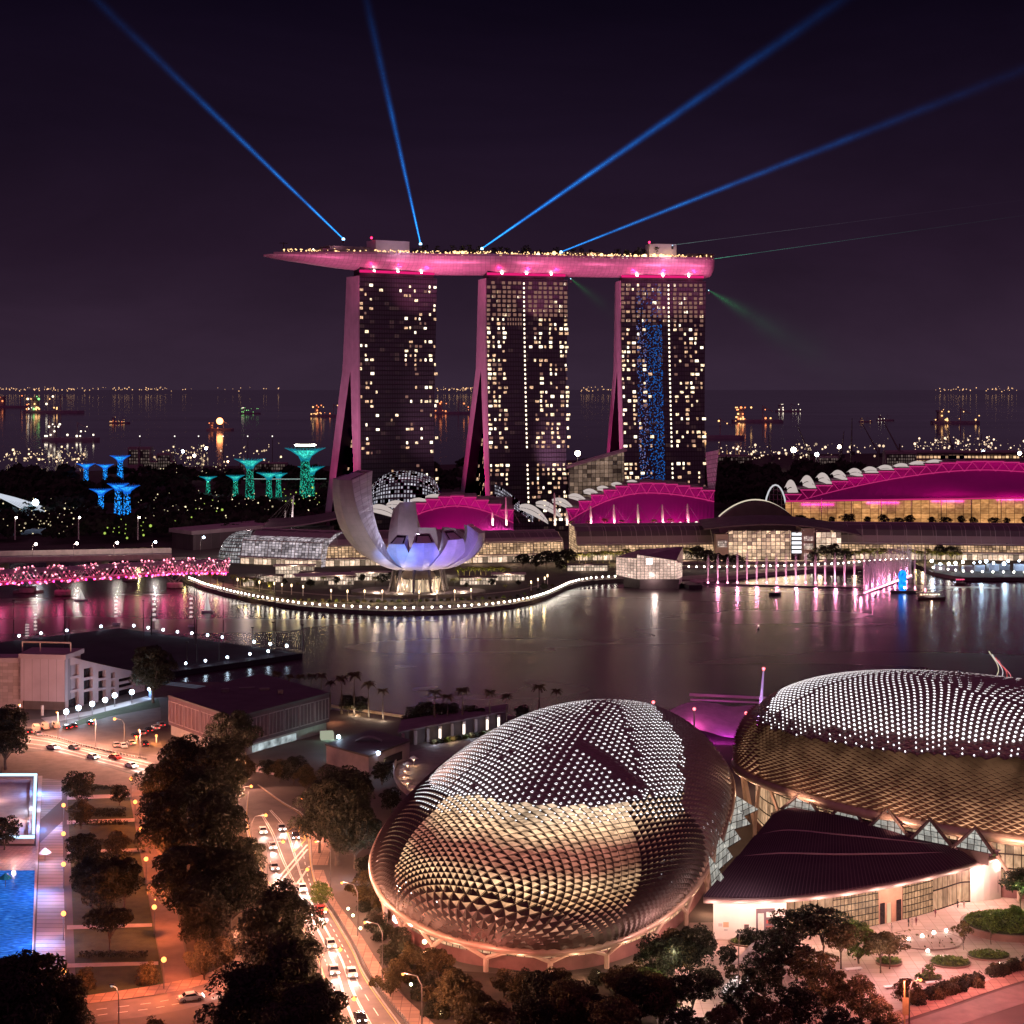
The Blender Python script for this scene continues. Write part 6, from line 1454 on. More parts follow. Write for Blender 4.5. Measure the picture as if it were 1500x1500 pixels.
# ================================================================== GRANDSTAND, BOX HALL, LOW BUILDINGS
STAND = pm('stand_concrete', (.38, .29, .31), (.29, .21, .23), .10, .8, bump=.1)
Yg = G(65, 1042).y
t = thing('grandstand_block', 'mauve concrete grandstand block with a descending open stair wing', 'grandstand', G(60, 1040))
A = G(95, 1042); A0 = G(30, 1040); zt = (1042 - 966) / S(A.y)
mb = MB(); mb.prism([(A0.x, A0.y), (A.x, A.y), (A.x + 2, A.y + 14), (A0.x + 2, A0.y + 14)], 3.2, zt); mb.build('panel_block', grid_mat('stand_panel', (.36, .27, .30), (.2, .15, .17), 2.9, 60, .05, .75, coord='Object', vary=.1), t)
mb = MB(); mb.prism([(A0.x + .6, A0.y + 2), (A.x - .6, A.y + 2), (A.x, A.y + 12), (A0.x, A0.y + 12)], 0, 3.2); mb.build('undercroft', pm('undercroft', (.14, .10, .10), None, .2, .8), t); MB().tube([G(62, 1048), G(62, 1048) + Vector((0, 0, 3.4))], .5, 8).build('column', PALE, t)
mb = MB()
for dx in (5.2, 7.8):
    mb.box((A0.x + dx, A0.y - .08, zt - 4.6), (2.0, .3, 1.9))
mb.build('window', pm('dark_window', (.02, .015, .02), None, .3, .2), t)
mb = MB(); mb.wall((A0.x - 70, A0.y + 6), (A0.x, A0.y + 3), 0, zt - 1.5); mb.prism([(A0.x - 70, A0.y + 6.3), (A0.x, A0.y + 3.3), (A0.x, A0.y + 20), (A0.x - 70, A0.y + 20)], 0, zt - 1.5); mb.build('tiled_wall', grid_mat('tile_wall', (.33, .25, .25), (.25, .18, .18), 1.8, 1.1, .06, .8, vary=.4), t)
mb = MB(); mb.prism([(A0.x - 70, A0.y + 5.4), (A0.x, A0.y + 2.4), (A0.x, A0.y + 3), (A0.x - 70, A0.y + 6)], zt - 1.9, zt - .3); mb.prism([(A0.x - .5, A0.y - .6), (A.x + .5, A.y - .6), (A.x + 3, A.y + 15), (A0.x, A0.y + 15)], zt, zt + 1.6); mb.build('cornice', STAND, t)
a, b_ = G(96, 1040), G(212, 1012); d = (b_ - a).normalized(); L = (b_ - a).length; n_ = Vector((-d.y, d.x, 0))
ztop = lambda s_: zt + 1.2 - (zt - 5.2) * (s_ / L) ** .9
mb = MB(); wn_ = MB(); xs = [0]; ops = [(.035, .16), (.22, .33), (.40, .49), (.56, .61), (.66, .86)]
cur = 0
for o0, o1 in ops + [(1.0, 1.0)]:
    s0, s1 = cur * L, o0 * L
    p0, p1 = a + d * s0, a + d * s1
    mb.prism([(p0.x, p0.y), (p1.x, p1.y), (p1.x + n_.x * 1, p1.y + n_.y * 1), (p0.x + n_.x, p0.y + n_.y)], 0, [ztop(s0), ztop(s1), ztop(s1), ztop(s0)])
    if o1 < 1:
        q0, q1 = a + d * o0 * L, a + d * o1 * L; zz = ztop(o1 * L) - 1.6
        mb.prism([(q0.x, q0.y), (q1.x, q1.y), (q1.x + n_.x, q1.y + n_.y), (q0.x + n_.x, q0.y + n_.y)], zz, [ztop(o0 * L), ztop(o1 * L), ztop(o1 * L), ztop(o0 * L)])
        for fz in (.36, .68): mb.prism([(q0.x, q0.y), (q1.x, q1.y), (q1.x + n_.x, q1.y + n_.y), (q0.x + n_.x, q0.y + n_.y)], zz * fz, zz * fz + .9)
        w0, w1 = q0 + n_ * 1.6, q1 + n_ * 1.6; wn_.face([(w0.x, w0.y, 0), (w1.x, w1.y, 0), (w1.x, w1.y, zz), (w0.x, w0.y, zz)])
    cur = o1
mb.prism([(a.x + n_.x * 2.2, a.y + n_.y * 2.2), (b_.x + n_.x * 2.2, b_.y + n_.y * 2.2), (b_.x + n_.x * 24, b_.y + n_.y * 24), (a.x + n_.x * 30, a.y + n_.y * 30)], 0, [ztop(0) - .8, ztop(L) - .8, ztop(L) - 2.5, ztop(0) - 3])
mb.build('stair_wall', STAND, t); wn_.build('dark_opening', MC['dark_window'], t)
mb = MB(); p0 = Vector((A0.x - 1, A0.y + 6, zt + 1.5)); p1 = Vector((A.x + .5, A.y + 6, zt + 1.5))
for p in (p0, p0.lerp(p1, .37), p1): mb.tube([p, p + Vector((0, 0, 3.4))], .25, 5)
mb.tube([p0 + Vector((0, 0, 3.3)), p1 + Vector((0, 0, 3.3))], .28, 5); mb.build('roof_frame', pm('frame_cream', (.6, .48, .42), None, .4, .6), t)
for i, (px, py) in enumerate([(97, 1043), (115, 1037), (135, 1031), (154, 1025), (168, 1018), (193, 1013)]):
    q = G(px, py + 18); t = thing('blue_white_lamp', f'{nth(i)} dazzling bluish lamp from the left along the foot of the grandstand wing', 'lamp', q, 'lamps along the grandstand')
    MB().tube([q, q + Vector((0, 0, 3.6))], .12, 6).build('post', STEEL, t); MB().ball(q + Vector((0, 0, 4.1)), .85, 10, 6).build('bulb', L_COOL, t); light('lamp_light', 'POINT', q + Vector((0, -1.6, 4.1)), 1500, (.55, .78, 1), t, .4)
# box hall
WL, WF, WR = G(247, 1076), G(344, 1112), G(482, 1072); WB = WL + (WR - WF); zt = 12.6
t = thing('panelled_hall', 'large windowless mauve panelled hall with flat dark roof', 'hall', WF)
BOXM = pm('hall_wall', (.10, .045, .065), (.075, .035, .05), .15, .75)
mb = MB(); mb.prism([(p.x, p.y) for p in (WL, WF, WR, WB)], 3.2, zt - .6); mb.build('wall', BOXM, t)
c_ = (WL + WR) / 2; mb = MB(); mb.prism([(p.x + (p.x - c_.x) * .01, p.y + (p.y - c_.y) * .01) for p in (WL, WF, WR, WB)], zt - .6, zt)
rv = MB(); [rv.box((c_.x + dx, c_.y + dy, zt + .002), (sx_, 1.6, h_), .3) for dx, dy, sx_, h_ in ((-8, 3, 2.4, 1.1), (4, 6, 3.4, .8), (10, -1, 1.6, 1.4), (-2, 9, 5, .5))]; rv.build('roof_plant', STEEL, t); mb.build('roof', pm('hall_flat_roof', (.10, .075, .09), (.07, .05, .062), .12, .8), t)
mb = MB(); mb.prism([(p.x + (c_.x - p.x) * .03, p.y + (c_.y - p.y) * .03) for p in (WL, WF, WR, WB)], 0, 3.2); mb.build('base_wall', pm('hall_base', (.33, .27, .27), None, .2, .8), t)
fm = MB()
for A, B_, n in ((WL, WF, 4), (WF, WR, 6)):
    d = (B_ - A); L = d.length; d.normalize(); o_ = Vector((d.y, -d.x, 0)) * .12
    for k in range(n):
        for j in range(5):
            s_ = (k + .04 + .92 * j / 4) / n * L; p = A + d * s_ + o_; fm.box((p.x, p.y, 4.2), (.28, .24, zt - 5.8), math.atan2(d.y, d.x))
        for z in (4.2, zt - 1.9):
            p = A + d * (k + .5) / n * L + o_ * 1.2; fm.box((p.x, p.y, z), (L / n * .94, .2, .28), math.atan2(d.y, d.x))
fm.build('panel_frames', pm('panel_frame', (.26, .17, .20), None, .2, .7), t)
mb = MB(); A, B_ = WF.lerp(WR, .16), WF.lerp(WR, .62); o_ = Vector(((WR - WF).y, -(WR - WF).x, 0)).normalized()
A, B_ = A + o_ * .5 + Vector((0, 0, 0)), B_ + o_ * .5; mb.wall(A, B_, .6, 2.8); mb.build('lit_strip_window', em('strip_window', (.62, .72, .75), .75, True, .3), t)
mb = MB(); q = WF.lerp(WR, .8) + o_ * 6; mb.box((q.x, q.y, 0), (4, 4, 2.2), .2); mb.build('kiosk', em('kiosk_glow', (.7, .75, .55), .5), t)
light('kiosk_light', 'POINT', q + Vector((3, -2, 3.4)), 1600, (.5, 1, .8), t, .4)
def flatblock(label, pts, h, mat_, roofm, py_add=0, name='low_building', cat='building'):
    q = [G(*p) for p in pts]; t = thing(name, label, cat, q[0]); mb = MB(); mb.prism([(a.x, a.y) for a in q], 0, h); mb.build('wall', mat_, t)
    c = sum(q, Vector()) / len(q); mb = MB(); mb.prism([(c.x + (a.x - c.x) * 1.03, c.y + (a.y - c.y) * 1.03) for a in q], h + .003, h + .5); mb.build('roof', roofm, t); return t, q
t, q = flatblock('low dark roofed block with a small curved vent behind the leafy tree', [(478, 1118), (540, 1136), (600, 1112), (545, 1096)], 5.2, pm('low_wall', (.27, .2, .22), None, .2, .8), ROOF)
mb = MB(); c = (q[0] + q[2]) / 2; mb.grid(lambda u, v: (c.x - 4 + 8 * u, c.y + 3 * v, 5.7 + 1.3 * math.sin(PI * u)), 8, 1); mb.build('roof_vent', STEEL, t)
mb = MB(); p0, p1 = q[1].lerp(q[2], .35), q[1].lerp(q[2], .8); mb.wall((p0.x + .2, p0.y - .3), (p1.x + .2, p1.y - .3), 1, 3.4); mb.build('window', MC['dark_window'], t)
for px, py in ((496, 1082), (554, 1107)): street_lamp(G(px, py + 24), 5, f'bluish lamp {"on the roof side" if px < 500 else "on the near wall"} of the low dark roofed block', L_COOL, None, 1500, (.6, .8, 1), 0, .55, 0, True)
t, q = flatblock('long low colonnade building with white lit columns behind the terrace', [(585, 1094), (742, 1062), (742, 1052), (590, 1076)], 4.2, pm('colonnade_wall', (.10, .07, .075), None, .3, .8), pm('colonnade_roof', (.2, .15, .17), None, .2, .7))
for k in range(9):
    p = q[0].lerp(q[1], (k + .3) / 9) + Vector((0, -1.6, 0)); MB().box(p, (.9, .9, 4.2), .3).build('column', PALE if k % 2 else CONC, t)
    if k in (3, 5, 7, 8): MB().box(p + Vector((0, -.8, .2)), (.7, .3, 3.2)).build('column_light', em('col_light', (1, .86, .74), 2.4, True), t)
sheet('terrace_deck', [(578, 1132), (590, 1105), (640, 1090), (730, 1080), (760, 1120), (640, 1180), (600, 1168)], .06, pm('terr_deck', (.24, .17, .17), None, .3, .8))
t = thing('terrace_wall', 'curved low wall round the cafe terrace left of the domes', 'wall', G(580, 1130)); mb = MB()
pp = [catm([G(*p) for p in ((590, 1106), (578, 1128), (584, 1150), (606, 1170), (640, 1182))], k / 24) for k in range(25)]
for p, q in zip(pp, pp[1:]): mb.prism([(p.x, p.y), (q.x, q.y), (q.x - .4, q.y - .2), (p.x - .4, p.y - .2)], 0, 1.6)
mb.build('wall', pm('terr_wall', (.3, .23, .24), None, .3, .8), t)
for i, (px, py) in enumerate([(606, 1114), (597, 1123), (593, 1131), (592, 1140), (597, 1149), (606, 1158)]):
    q = G(px, py + 8); t = thing('terrace_parasol', f'{nth(i)} little parasol lit from within from the far end of the cafe terrace', 'parasol', q, 'lit parasols on the cafe terrace')
    MB().tube([q, q + Vector((0, 0, 2.2))], .06, 5).build('pole', STEEL, t); MB().lathe([(1.5, 2.2), (.7, 2.65), (.05, 3.0)], q, 8).build('canopy', pm('parasol', (.7, .6, .5), None, .4, .7), t)
    MB().ball(q + Vector((0, 0, 1.9)), .3, 6, 4).build('lamp', L_WARM, t); light('lamp_light', 'POINT', q + Vector((0, -.5, 1.4)), 260, (1, .66, .36), t, .2)
for i in range(14):
    q = G(636 + i * 9, 1090 - i * 1.6); place(SHR[i % 3], q, None, .8, f'{nth(i)} planter bush from the left before the colonnade', 'planter bushes before the colonnade')
    if i % 3 == 0: MB().ball; light('planter_light', 'POINT', q + Vector((0, -1.6, 2)), 380, R.choice([(1, .7, .5), (.7, .85, 1), (1, .8, .4)]), None, .3)
# purple tent canopy and mast
q = G(1078, 1094); t = thing('tensile_stage_canopy', 'purple lit tent canopy between the two domes', 'canopy', q)
mb = MB(); z = lambda u, v: 3 + 9 * (1 - abs(2 * u - 1) ** 1.4 * .8) * v ** .8
mb.grid(lambda u, v: (q.x - 18 + 34 * u, q.y + 4 + 22 * v, 3.2 + 6.5 * v * (1 - .55 * abs(2 * u - .9)) + 1.2 * math.sin(u * 9)), 18, 8); mb.build('membrane', pm('tent', (.75, .55, .75), None, .3, .6), t, True)
mb = MB(); mb.tube([(q.x - 12, q.y + 22, 12.2), (q.x + 14, q.y + 22, 11.0)], .5, 6); mb.tube([(q.x - 12, q.y + 20, 11), (q.x + 14, q.y + 20, 9.8)], .3, 6); mb.build('boom', PALE, t)
light('tent_light', 'AREA', (q.x - 2, q.y + 2, 1.8), 5000, (.9, .06, .85), t, aim=(q.x, q.y + 16, 9), sx=26, sy=2); light('tent_light', 'POINT', (q.x - 14, q.y + 6, 9), 2600, (1, .12, .5), t, .4)
for i, (px, yb, yt, lab) in enumerate([(1112, 1075, 981, 'white spire mast with a red tip rising between the domes'), (1017, 1080, 1040, 'short mast with red tip behind the left dome edge'), (1093, 1085, 1046, 'short mast with red tip before the purple canopy'), (957, 1060, 1030, 'tiny red tipped mast just above the left dome')]):
    q = G(px, yb + 14); k = S(q.y); h = (yb + 14 - yt) / k; t = thing('signal_mast', lab, 'mast', q)
    MB().tube([q, q + Vector((0, 0, h * .35)), q + Vector((.5 if i == 0 else 0, 0, h * .5)), q + Vector((1.4 if i == 0 else 0, 0, h))], [1.5, 1.3, .6, .2] if i == 0 else [.35, .3, .28, .25], 8).build('mast', WHITEM, t)
    MB().ball(q + Vector((1.4 if i == 0 else 0, 0, h + .3)), .5, 8, 5).build('red_light', em('mast_red', (1, .12, .14), 6, True), t)
    if i == 0: light('mast_light', 'SPOT', q + Vector((-6, -9, 4)), 26000, (.55, .42, 1), t, .4, q + Vector((.6, 0, h * .55)), math.radians(60))
# ================================================================== THE TWO SPIKY DOMES
def spow(x, e): return math.copysign(abs(x) ** e, x)
def dome(pr, long_q, nring, spacing, aq, names, label, hood, glassmat, rimr=.85):
    cx, cy_, th, a, b_, h, e1, e2, sx, sy, c0, t1, t2, a2, f2, a3, f3, g_, g1, fg = pr
    c_, s_ = math.cos(th), math.sin(th)
    def su(u, v):
        cv = max(0, math.cos(v)) ** e2 * (1 + (g_ + g1 * math.cos(u + fg)) * math.sin(2 * v)) * (1 + a2 * math.cos(2 * u + f2) + a3 * math.cos(3 * u + f3)); sv = math.sin(v); p = a * spow(math.cos(u), e1) * cv; q = b_ * spow(math.sin(u), e1) * cv; z = c0 + t1 * p / 40 + t2 * q / 40 + h * sv
        p += sx * sv; q += sy * sv; return Vector((cx + c_ * p - s_ * q, cy_ + s_ * p + c_ * q, z))
    def pq(P_): dx, dy = P_.x - cx, P_.y - cy_; return c_ * dx + s_ * dy, -s_ * dx + c_ * dy
    def sd(al, be):
        if long_q: x, y, z = math.sin(be) * math.cos(al), math.cos(be), math.sin(be) * math.sin(al)
        else: x, y, z = math.cos(be), math.sin(be) * math.cos(al), math.sin(be) * math.sin(al)
        return su(math.atan2(y, x), math.asin(max(-1, min(1, z))))
    base = Vector((cx, cy_, 0)); t = thing('spiky_dome', label, 'theatre dome', base)
    # arc length table along the long axis
    bs = [.02 + (PI - .04) * k / 400 for k in range(401)]; acc = [0]
    for p, q in zip(bs, bs[1:]): acc.append(acc[-1] + (sd(PI * aq, q) - sd(PI * aq, p)).length)
    def be_at(f):
        x = f * acc[-1]; lo, hi = 0, 400
        while hi - lo > 1:
            m_ = (lo + hi) // 2
            if acc[m_] < x: lo = m_
            else: hi = m_
        return bs[lo] + (bs[hi] - bs[lo]) * (x - acc[lo]) / max(1e-6, acc[hi] - acc[lo])
    bes = [be_at(k / nring) for k in range(nring + 1)]
    full = sum((sd(PI * (k + 1) / 60, PI / 2) - sd(PI * k / 60, PI / 2)).length for k in range(60))
    N0 = int(full / spacing)
    def ncount(k):
        L = sum((sd(PI * (j + 1) / 24, bes[k]) - sd(PI * j / 24, bes[k])).length for j in range(24))
        return max(1, N0 if L > full * .58 else (N0 // 2 if L > full * .26 else N0 // 4))
    glass = MB(); shade = MB(); dots = MB(); frame = MB()
    ctr = Vector((cx, cy_, 2))
    for k in range(1, nring):
        N = ncount(k)
        off = .5 if k % 2 else 0
        for j in range(N + (0 if off else 1)):
            al = lambda q: PI * min(1, max(0, q / N))
            L_, R_ = sd(al(j + off - .5), bes[k]), sd(al(j + off + .5), bes[k]); U_, D_ = sd(al(j + off), bes[k - 1]), sd(al(j + off), bes[k + 1])
            if off == 0 and j in (0, N): continue
            pts = [L_, U_, R_, D_]
            cc = (L_ + R_ + U_ + D_) / 4; n_ = (R_ - L_).cross(U_ - D_)
            if n_.length < 1e-5: continue
            n_.normalize()
            if n_.dot(cc - ctr) < 0: n_ = -n_
            if n_.y > .45 and n_.z < .6: continue       # the far flank is closed below
            sc_ = [p.z + .05 * p.y for p in pts]; ti = sc_.index(max(sc_)); T, B, S1, S2 = pts[ti], pts[(ti + 2) % 4], pts[(ti + 1) % 4], pts[(ti + 3) % 4]
            hood(cc, n_, T, B, S1, S2, pq(cc), glass, shade, dots, frame)
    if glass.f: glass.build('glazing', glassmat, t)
    shade.build('sunshade_cladding', names[0], t)
    if dots.f: dots.build('glint_dots', names[1], t)
    if frame.f: frame.build('lower_shades', names[2], t)
    mb = MB(); mb.grid(lambda u, v: base + (su(2 * PI * u, PI / 2 * v) - base) * .955 - Vector((0, 0, .3)), 60, 14); mb.build('inner_shell', pm('inner_shell', (.02, .014, .016), None, .3, .8), t)
    n = 120; rim = []
    for k in range(n + 1):
        p = su(2 * PI * k / n, 0); r = (p - base); r.z = 0; rim.append(p + r.normalized() * .35 + Vector((0, 0, -.5)))
    mb = MB(); mb.tube(rim, rimr, 8, False); mb.build('rim_beam', pm('rim_metal', (.46, .33, .27), (.36, .25, .2), .3, .4, .3), t, True)
    return t, su, rim, base
SHD = pm('sunshade_metal', (.30, .225, .20), (.24, .175, .155), .5, .42, .35)
SHC = pm('sunshade_bronze', (.34, .215, .17), (.26, .16, .125), .5, .42, .4)
DOT = em('glint_white', (.95, .95, 1), 3.2)  # glow stands in for uplight reflected off the sunshades
m, nt = newmat('theatre_interior')
g = nd(nt, 'ShaderNodeNewGeometry'); s3 = nd(nt, 'ShaderNodeSeparateXYZ'); lk(nt, g.outputs['Position'], s3.inputs[0])
n = nd(nt, 'ShaderNodeTexNoise', Scale=.09, Detail=3.0); lk(nt, g.outputs['Position'], n.inputs[0])
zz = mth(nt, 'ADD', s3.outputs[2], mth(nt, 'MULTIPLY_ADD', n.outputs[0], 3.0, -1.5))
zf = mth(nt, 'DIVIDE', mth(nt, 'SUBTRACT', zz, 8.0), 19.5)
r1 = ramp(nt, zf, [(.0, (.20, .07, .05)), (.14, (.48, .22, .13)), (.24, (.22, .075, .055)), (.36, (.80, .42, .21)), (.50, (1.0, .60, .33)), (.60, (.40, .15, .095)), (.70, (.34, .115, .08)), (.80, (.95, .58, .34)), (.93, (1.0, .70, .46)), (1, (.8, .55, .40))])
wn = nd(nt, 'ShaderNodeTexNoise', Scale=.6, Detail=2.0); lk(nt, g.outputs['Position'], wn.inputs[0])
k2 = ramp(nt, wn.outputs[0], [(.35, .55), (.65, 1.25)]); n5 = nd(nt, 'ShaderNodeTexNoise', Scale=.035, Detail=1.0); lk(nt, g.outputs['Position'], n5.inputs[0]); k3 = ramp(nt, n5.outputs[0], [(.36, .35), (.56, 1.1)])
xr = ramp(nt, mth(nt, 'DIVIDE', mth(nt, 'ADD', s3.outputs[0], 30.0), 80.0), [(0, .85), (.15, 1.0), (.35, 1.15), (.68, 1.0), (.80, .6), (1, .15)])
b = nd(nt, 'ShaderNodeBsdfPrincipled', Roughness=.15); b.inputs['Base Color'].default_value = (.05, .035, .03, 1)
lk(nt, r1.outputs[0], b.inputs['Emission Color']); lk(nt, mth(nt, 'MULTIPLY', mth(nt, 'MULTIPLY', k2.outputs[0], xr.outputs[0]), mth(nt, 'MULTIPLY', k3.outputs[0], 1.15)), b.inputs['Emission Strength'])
m.cycles.emission_sampling = 'NONE'; out(nt, b.outputs[0]); TINT = m
RD = random.Random(5)
def glow_dot(dots, cc, n_, B, S1, T, w_, h_):
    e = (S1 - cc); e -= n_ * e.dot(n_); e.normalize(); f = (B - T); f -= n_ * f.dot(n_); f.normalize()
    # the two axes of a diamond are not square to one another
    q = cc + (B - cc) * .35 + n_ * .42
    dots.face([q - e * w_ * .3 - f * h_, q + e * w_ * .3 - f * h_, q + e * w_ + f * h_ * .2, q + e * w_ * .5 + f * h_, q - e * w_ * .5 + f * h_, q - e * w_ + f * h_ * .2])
def hood_theatre(cc, n_, T, B, S1, S2, pq_, glass, shade, dots, frame):
    p, q = pq_
    tz = 26.7 - max(0, -p - 10) * .15 - max(0, p - 25) * .25
    upper = cc.z > tz
    side = p > 30.6 - .15 * (q + 27.4) - .3 * max(0, q - 2) and q > -32
    if not side and tz - 2.2 < cc.z <= tz: glow_dot(dots, cc, n_, T, S1, B, .16 + .08 * RD.random(), .22)
    elif not side and cc.z < tz - 5 and RD.random() < .012: glow_dot(dots, cc, n_, B, S1, T, .2, .2)
    kk = max(0, min(1, ((p - 7.9) * 13.4 + (q + 16.5) * -15.8) / 429)); ridge = math.hypot(p - 7.9 - 13.4 * kk, q + 16.5 + 15.8 * kk) < 2.0
    if upper or side:
        X = cc + (B - cc) * .45 + n_ * .55
        shade.face([T, S1, X]); shade.face([T, X, S2]); shade.face([S1, B, X]); shade.face([B, S2, X])
        if not side and not ridge and RD.random() < .985: glow_dot(dots, cc, n_, B, S1, T, .27 + .12 * RD.random(), .42)
        if side and RD.random() < .12 and cc.z < 20: glow_dot(dots, cc, n_, B, S1, T, .2, .2)
    else:
        m1, m2 = S1.lerp(T, .18), S2.lerp(T, .18)
        X = cc - (B - cc) * .02 + n_ * .85
        up = Vector((0, 0, 1)) - n_ * n_.z; up.normalize(); X = cc - up * .38 + n_ * .72; sz = (T - B).length
        for u, v in ((T, S1), (T, S2), (S1, B), (S2, B)):
            if ((u + v) / 2 - cc).dot(up) > .02 * sz: frame.face([u, v, X])
        glass.face([T - n_ * .05, S1 - n_ * .05, B - n_ * .05, S2 - n_ * .05])
        for u, v in ((S1, B), (B, S2)):
            d = (cc - (u + v) / 2).normalized() * .16; frame.face([u + n_ * .04, v + n_ * .04, v + d + n_ * .04, u + d + n_ * .04])
TH = [12.384, 403.675, -.245, 36.627, 73.944, 22.091, .853, .877, 5.169, 1.244, 12.108, -1.438, 3.158, -.004, -.662, -.036, -.084, -.061, .26, 1.31]
td, tsu, trim, tb = dome(TH, True, 124, 1.9, .5, (SHD, DOT, pm('shadowed_hood_frame', (.07, .045, .042), None, .5, .5, .3)), 'left spiky dome glowing gold below and dotted white on top', hood_theatre, TINT)  # lower hoods take a darkened metal, their shadow put into the colour
m, nt = newmat('concert_interior')
g = nd(nt, 'ShaderNodeNewGeometry'); s3 = nd(nt, 'ShaderNodeSeparateXYZ'); lk(nt, g.outputs['Position'], s3.inputs[0])
n = nd(nt, 'ShaderNodeTexNoise', Scale=.16, Detail=3.0); lk(nt, g.outputs['Position'], n.inputs[0])
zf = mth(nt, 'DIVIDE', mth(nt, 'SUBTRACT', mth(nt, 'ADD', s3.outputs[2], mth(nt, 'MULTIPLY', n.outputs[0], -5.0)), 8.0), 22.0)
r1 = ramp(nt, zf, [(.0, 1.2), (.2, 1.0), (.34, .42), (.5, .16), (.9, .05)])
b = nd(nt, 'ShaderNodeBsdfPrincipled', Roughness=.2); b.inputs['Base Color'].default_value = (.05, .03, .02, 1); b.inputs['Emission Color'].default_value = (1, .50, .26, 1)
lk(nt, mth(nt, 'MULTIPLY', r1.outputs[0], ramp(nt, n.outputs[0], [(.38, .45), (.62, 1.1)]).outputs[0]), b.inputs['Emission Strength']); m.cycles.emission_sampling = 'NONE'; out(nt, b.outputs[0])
def hood_concert(cc, n_, T, B, S1, S2, pq_, glass, shade, dots, frame):
    p, q = pq_
    tz = 31.3 + .02 * p
    if cc.z > tz + .6 - max(0, -p - 40) * .0:
        X = cc + (B - cc) * .45 + n_ * .5
        shade.face([T, S1, X]); shade.face([T, X, S2]); shade.face([S1, B, X]); shade.face([B, S2, X])
        if p > -56: glow_dot(dots, cc, n_, B, S1, T, .34, .40)
    elif cc.z > tz - 2.2:
        X = cc + (B - cc) * .3 + n_ * .4
        for u, v in ((T, S1), (T, S2), (S1, B), (S2, B)): shade.face([u, v, X])
        if RD.random() < .55 and p > -56: glow_dot(dots, cc, n_, B, S1, T, .2, .24)
    else:
        X = cc + (B - cc) * .25 + n_ * 1.25
        frame.face([T, S1, X]); frame.face([T, X, S2])
        glass.face([T - n_ * .05, S1 - n_ * .05, B - n_ * .05, S2 - n_ * .05])
CH = [121.011, 428.996, -0.432, 67.759, 52.057, 26.599, 1.055, 0.701, -4.118, 1.97, 11.596, -2.271, -2.341, 0, 0, 0, 0, 0, 0, 0]
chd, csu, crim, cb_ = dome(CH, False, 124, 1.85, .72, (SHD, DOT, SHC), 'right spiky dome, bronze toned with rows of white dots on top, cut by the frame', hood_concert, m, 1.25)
# glazed drums and V columns under the rims
DRUMG = glow_glass('drum_glass', (1, .54, .28), (1, .66, .4), .95, 1.7, 3.1, .12, .25, 1.15)
VCOL = pm('v_column', (.55, .40, .33), (.45, .32, .26), .4, .6)
for t, su, base, pr, z0, na, nv in ((td, tsu, tb, TH, 0, 96, 22), (chd, csu, cb_, CH, 0, 96, 20)):
    mb = MB(); wl = MB(); ac = 0; prev = None
    for k in range(na + 1):
        p = su(2 * PI * k / na, 0); q = base + (p - base) * .93; q.z = 0; zt = p.z - .4
        if prev is not None:
            L = (q - prev[0]).length; mb.face([(prev[0].x, prev[0].y, 2.6), (q.x, q.y, 2.6), (q.x, q.y, zt), (prev[0].x, prev[0].y, prev[1])], [(ac, 2.6), (ac + L, 2.6), (ac + L, zt), (ac, prev[1])]); ac += L
            wl.face([(prev[0].x, prev[0].y, 0), (q.x, q.y, 0), (q.x, q.y, 2.6), (prev[0].x, prev[0].y, 2.6)])
        prev = (q, zt)
    mb.build('drum_glazing', DRUMG, t); wl.build('base_wall', pm('dome_base', (.22, .10, .10), None, .3, .8), t)
    for k in range(nv):
        u = 2 * PI * (k + .5) / nv; p = su(u, 0); f = base + (p - base) * .965; f.z = 0
        if p.y > base.y + 45: continue
        a1, a2 = su(u - PI / nv * .72, 0), su(u + PI / nv * .72, 0); zk = 2.6
        for q in (a1, a2):
            q = base + (q - base) * .985; MB().tube([(f.x, f.y, zk), (q.x, q.y, q.z - 1.0)], [.42, .5], 6).build('column', VCOL, t)
        MB().tube([(f.x, f.y, 0), (f.x, f.y, zk + .3)], .5, 6).build('column_foot', VCOL, t)
for u in [PI * (1.0 + k / 11) for k in range(12)]:
    p = tsu(u, 0); r = (p - tb); r.z = 0; q = p + r.normalized() * 1.5; light('rim_light', 'POINT', (q.x, q.y, 2.4), 900, (1, .56, .34), td, .4)
for k_, u in enumerate([PI * (.92 + k / 16) for k in range(16)]):
    p = csu(u, 0); r = (p - cb_); r.z = 0; q = p + r.normalized() * 1.7; light('rim_light', 'POINT', (q.x, q.y, p.z - 4.5), 420, (1, .56, .34), chd, .4)
    if k_ % 2 == 0: q = p + r.normalized() * 9; light('shell_wash', 'SPOT', (q.x, q.y, p.z - 1), 9000, (1, .58, .38), chd, .5, cb_ + (p - cb_) * .8 + Vector((0, 0, 8)), math.radians(85), .9)
for i, (px, py) in enumerate([(582, 1347), (594, 1350), (622, 1382), (676, 1390), (742, 1396), (692, 1362), (975, 1345), (622, 1400)]):
    q = G(px, py + 14); MB().ball(q + Vector((0, 0, 2.2)), .5 if i else 1.0, 8, 5).build('column_lamp', L_WARM if i else em('dome_flood', (1, .86, .78), 14, True), td)

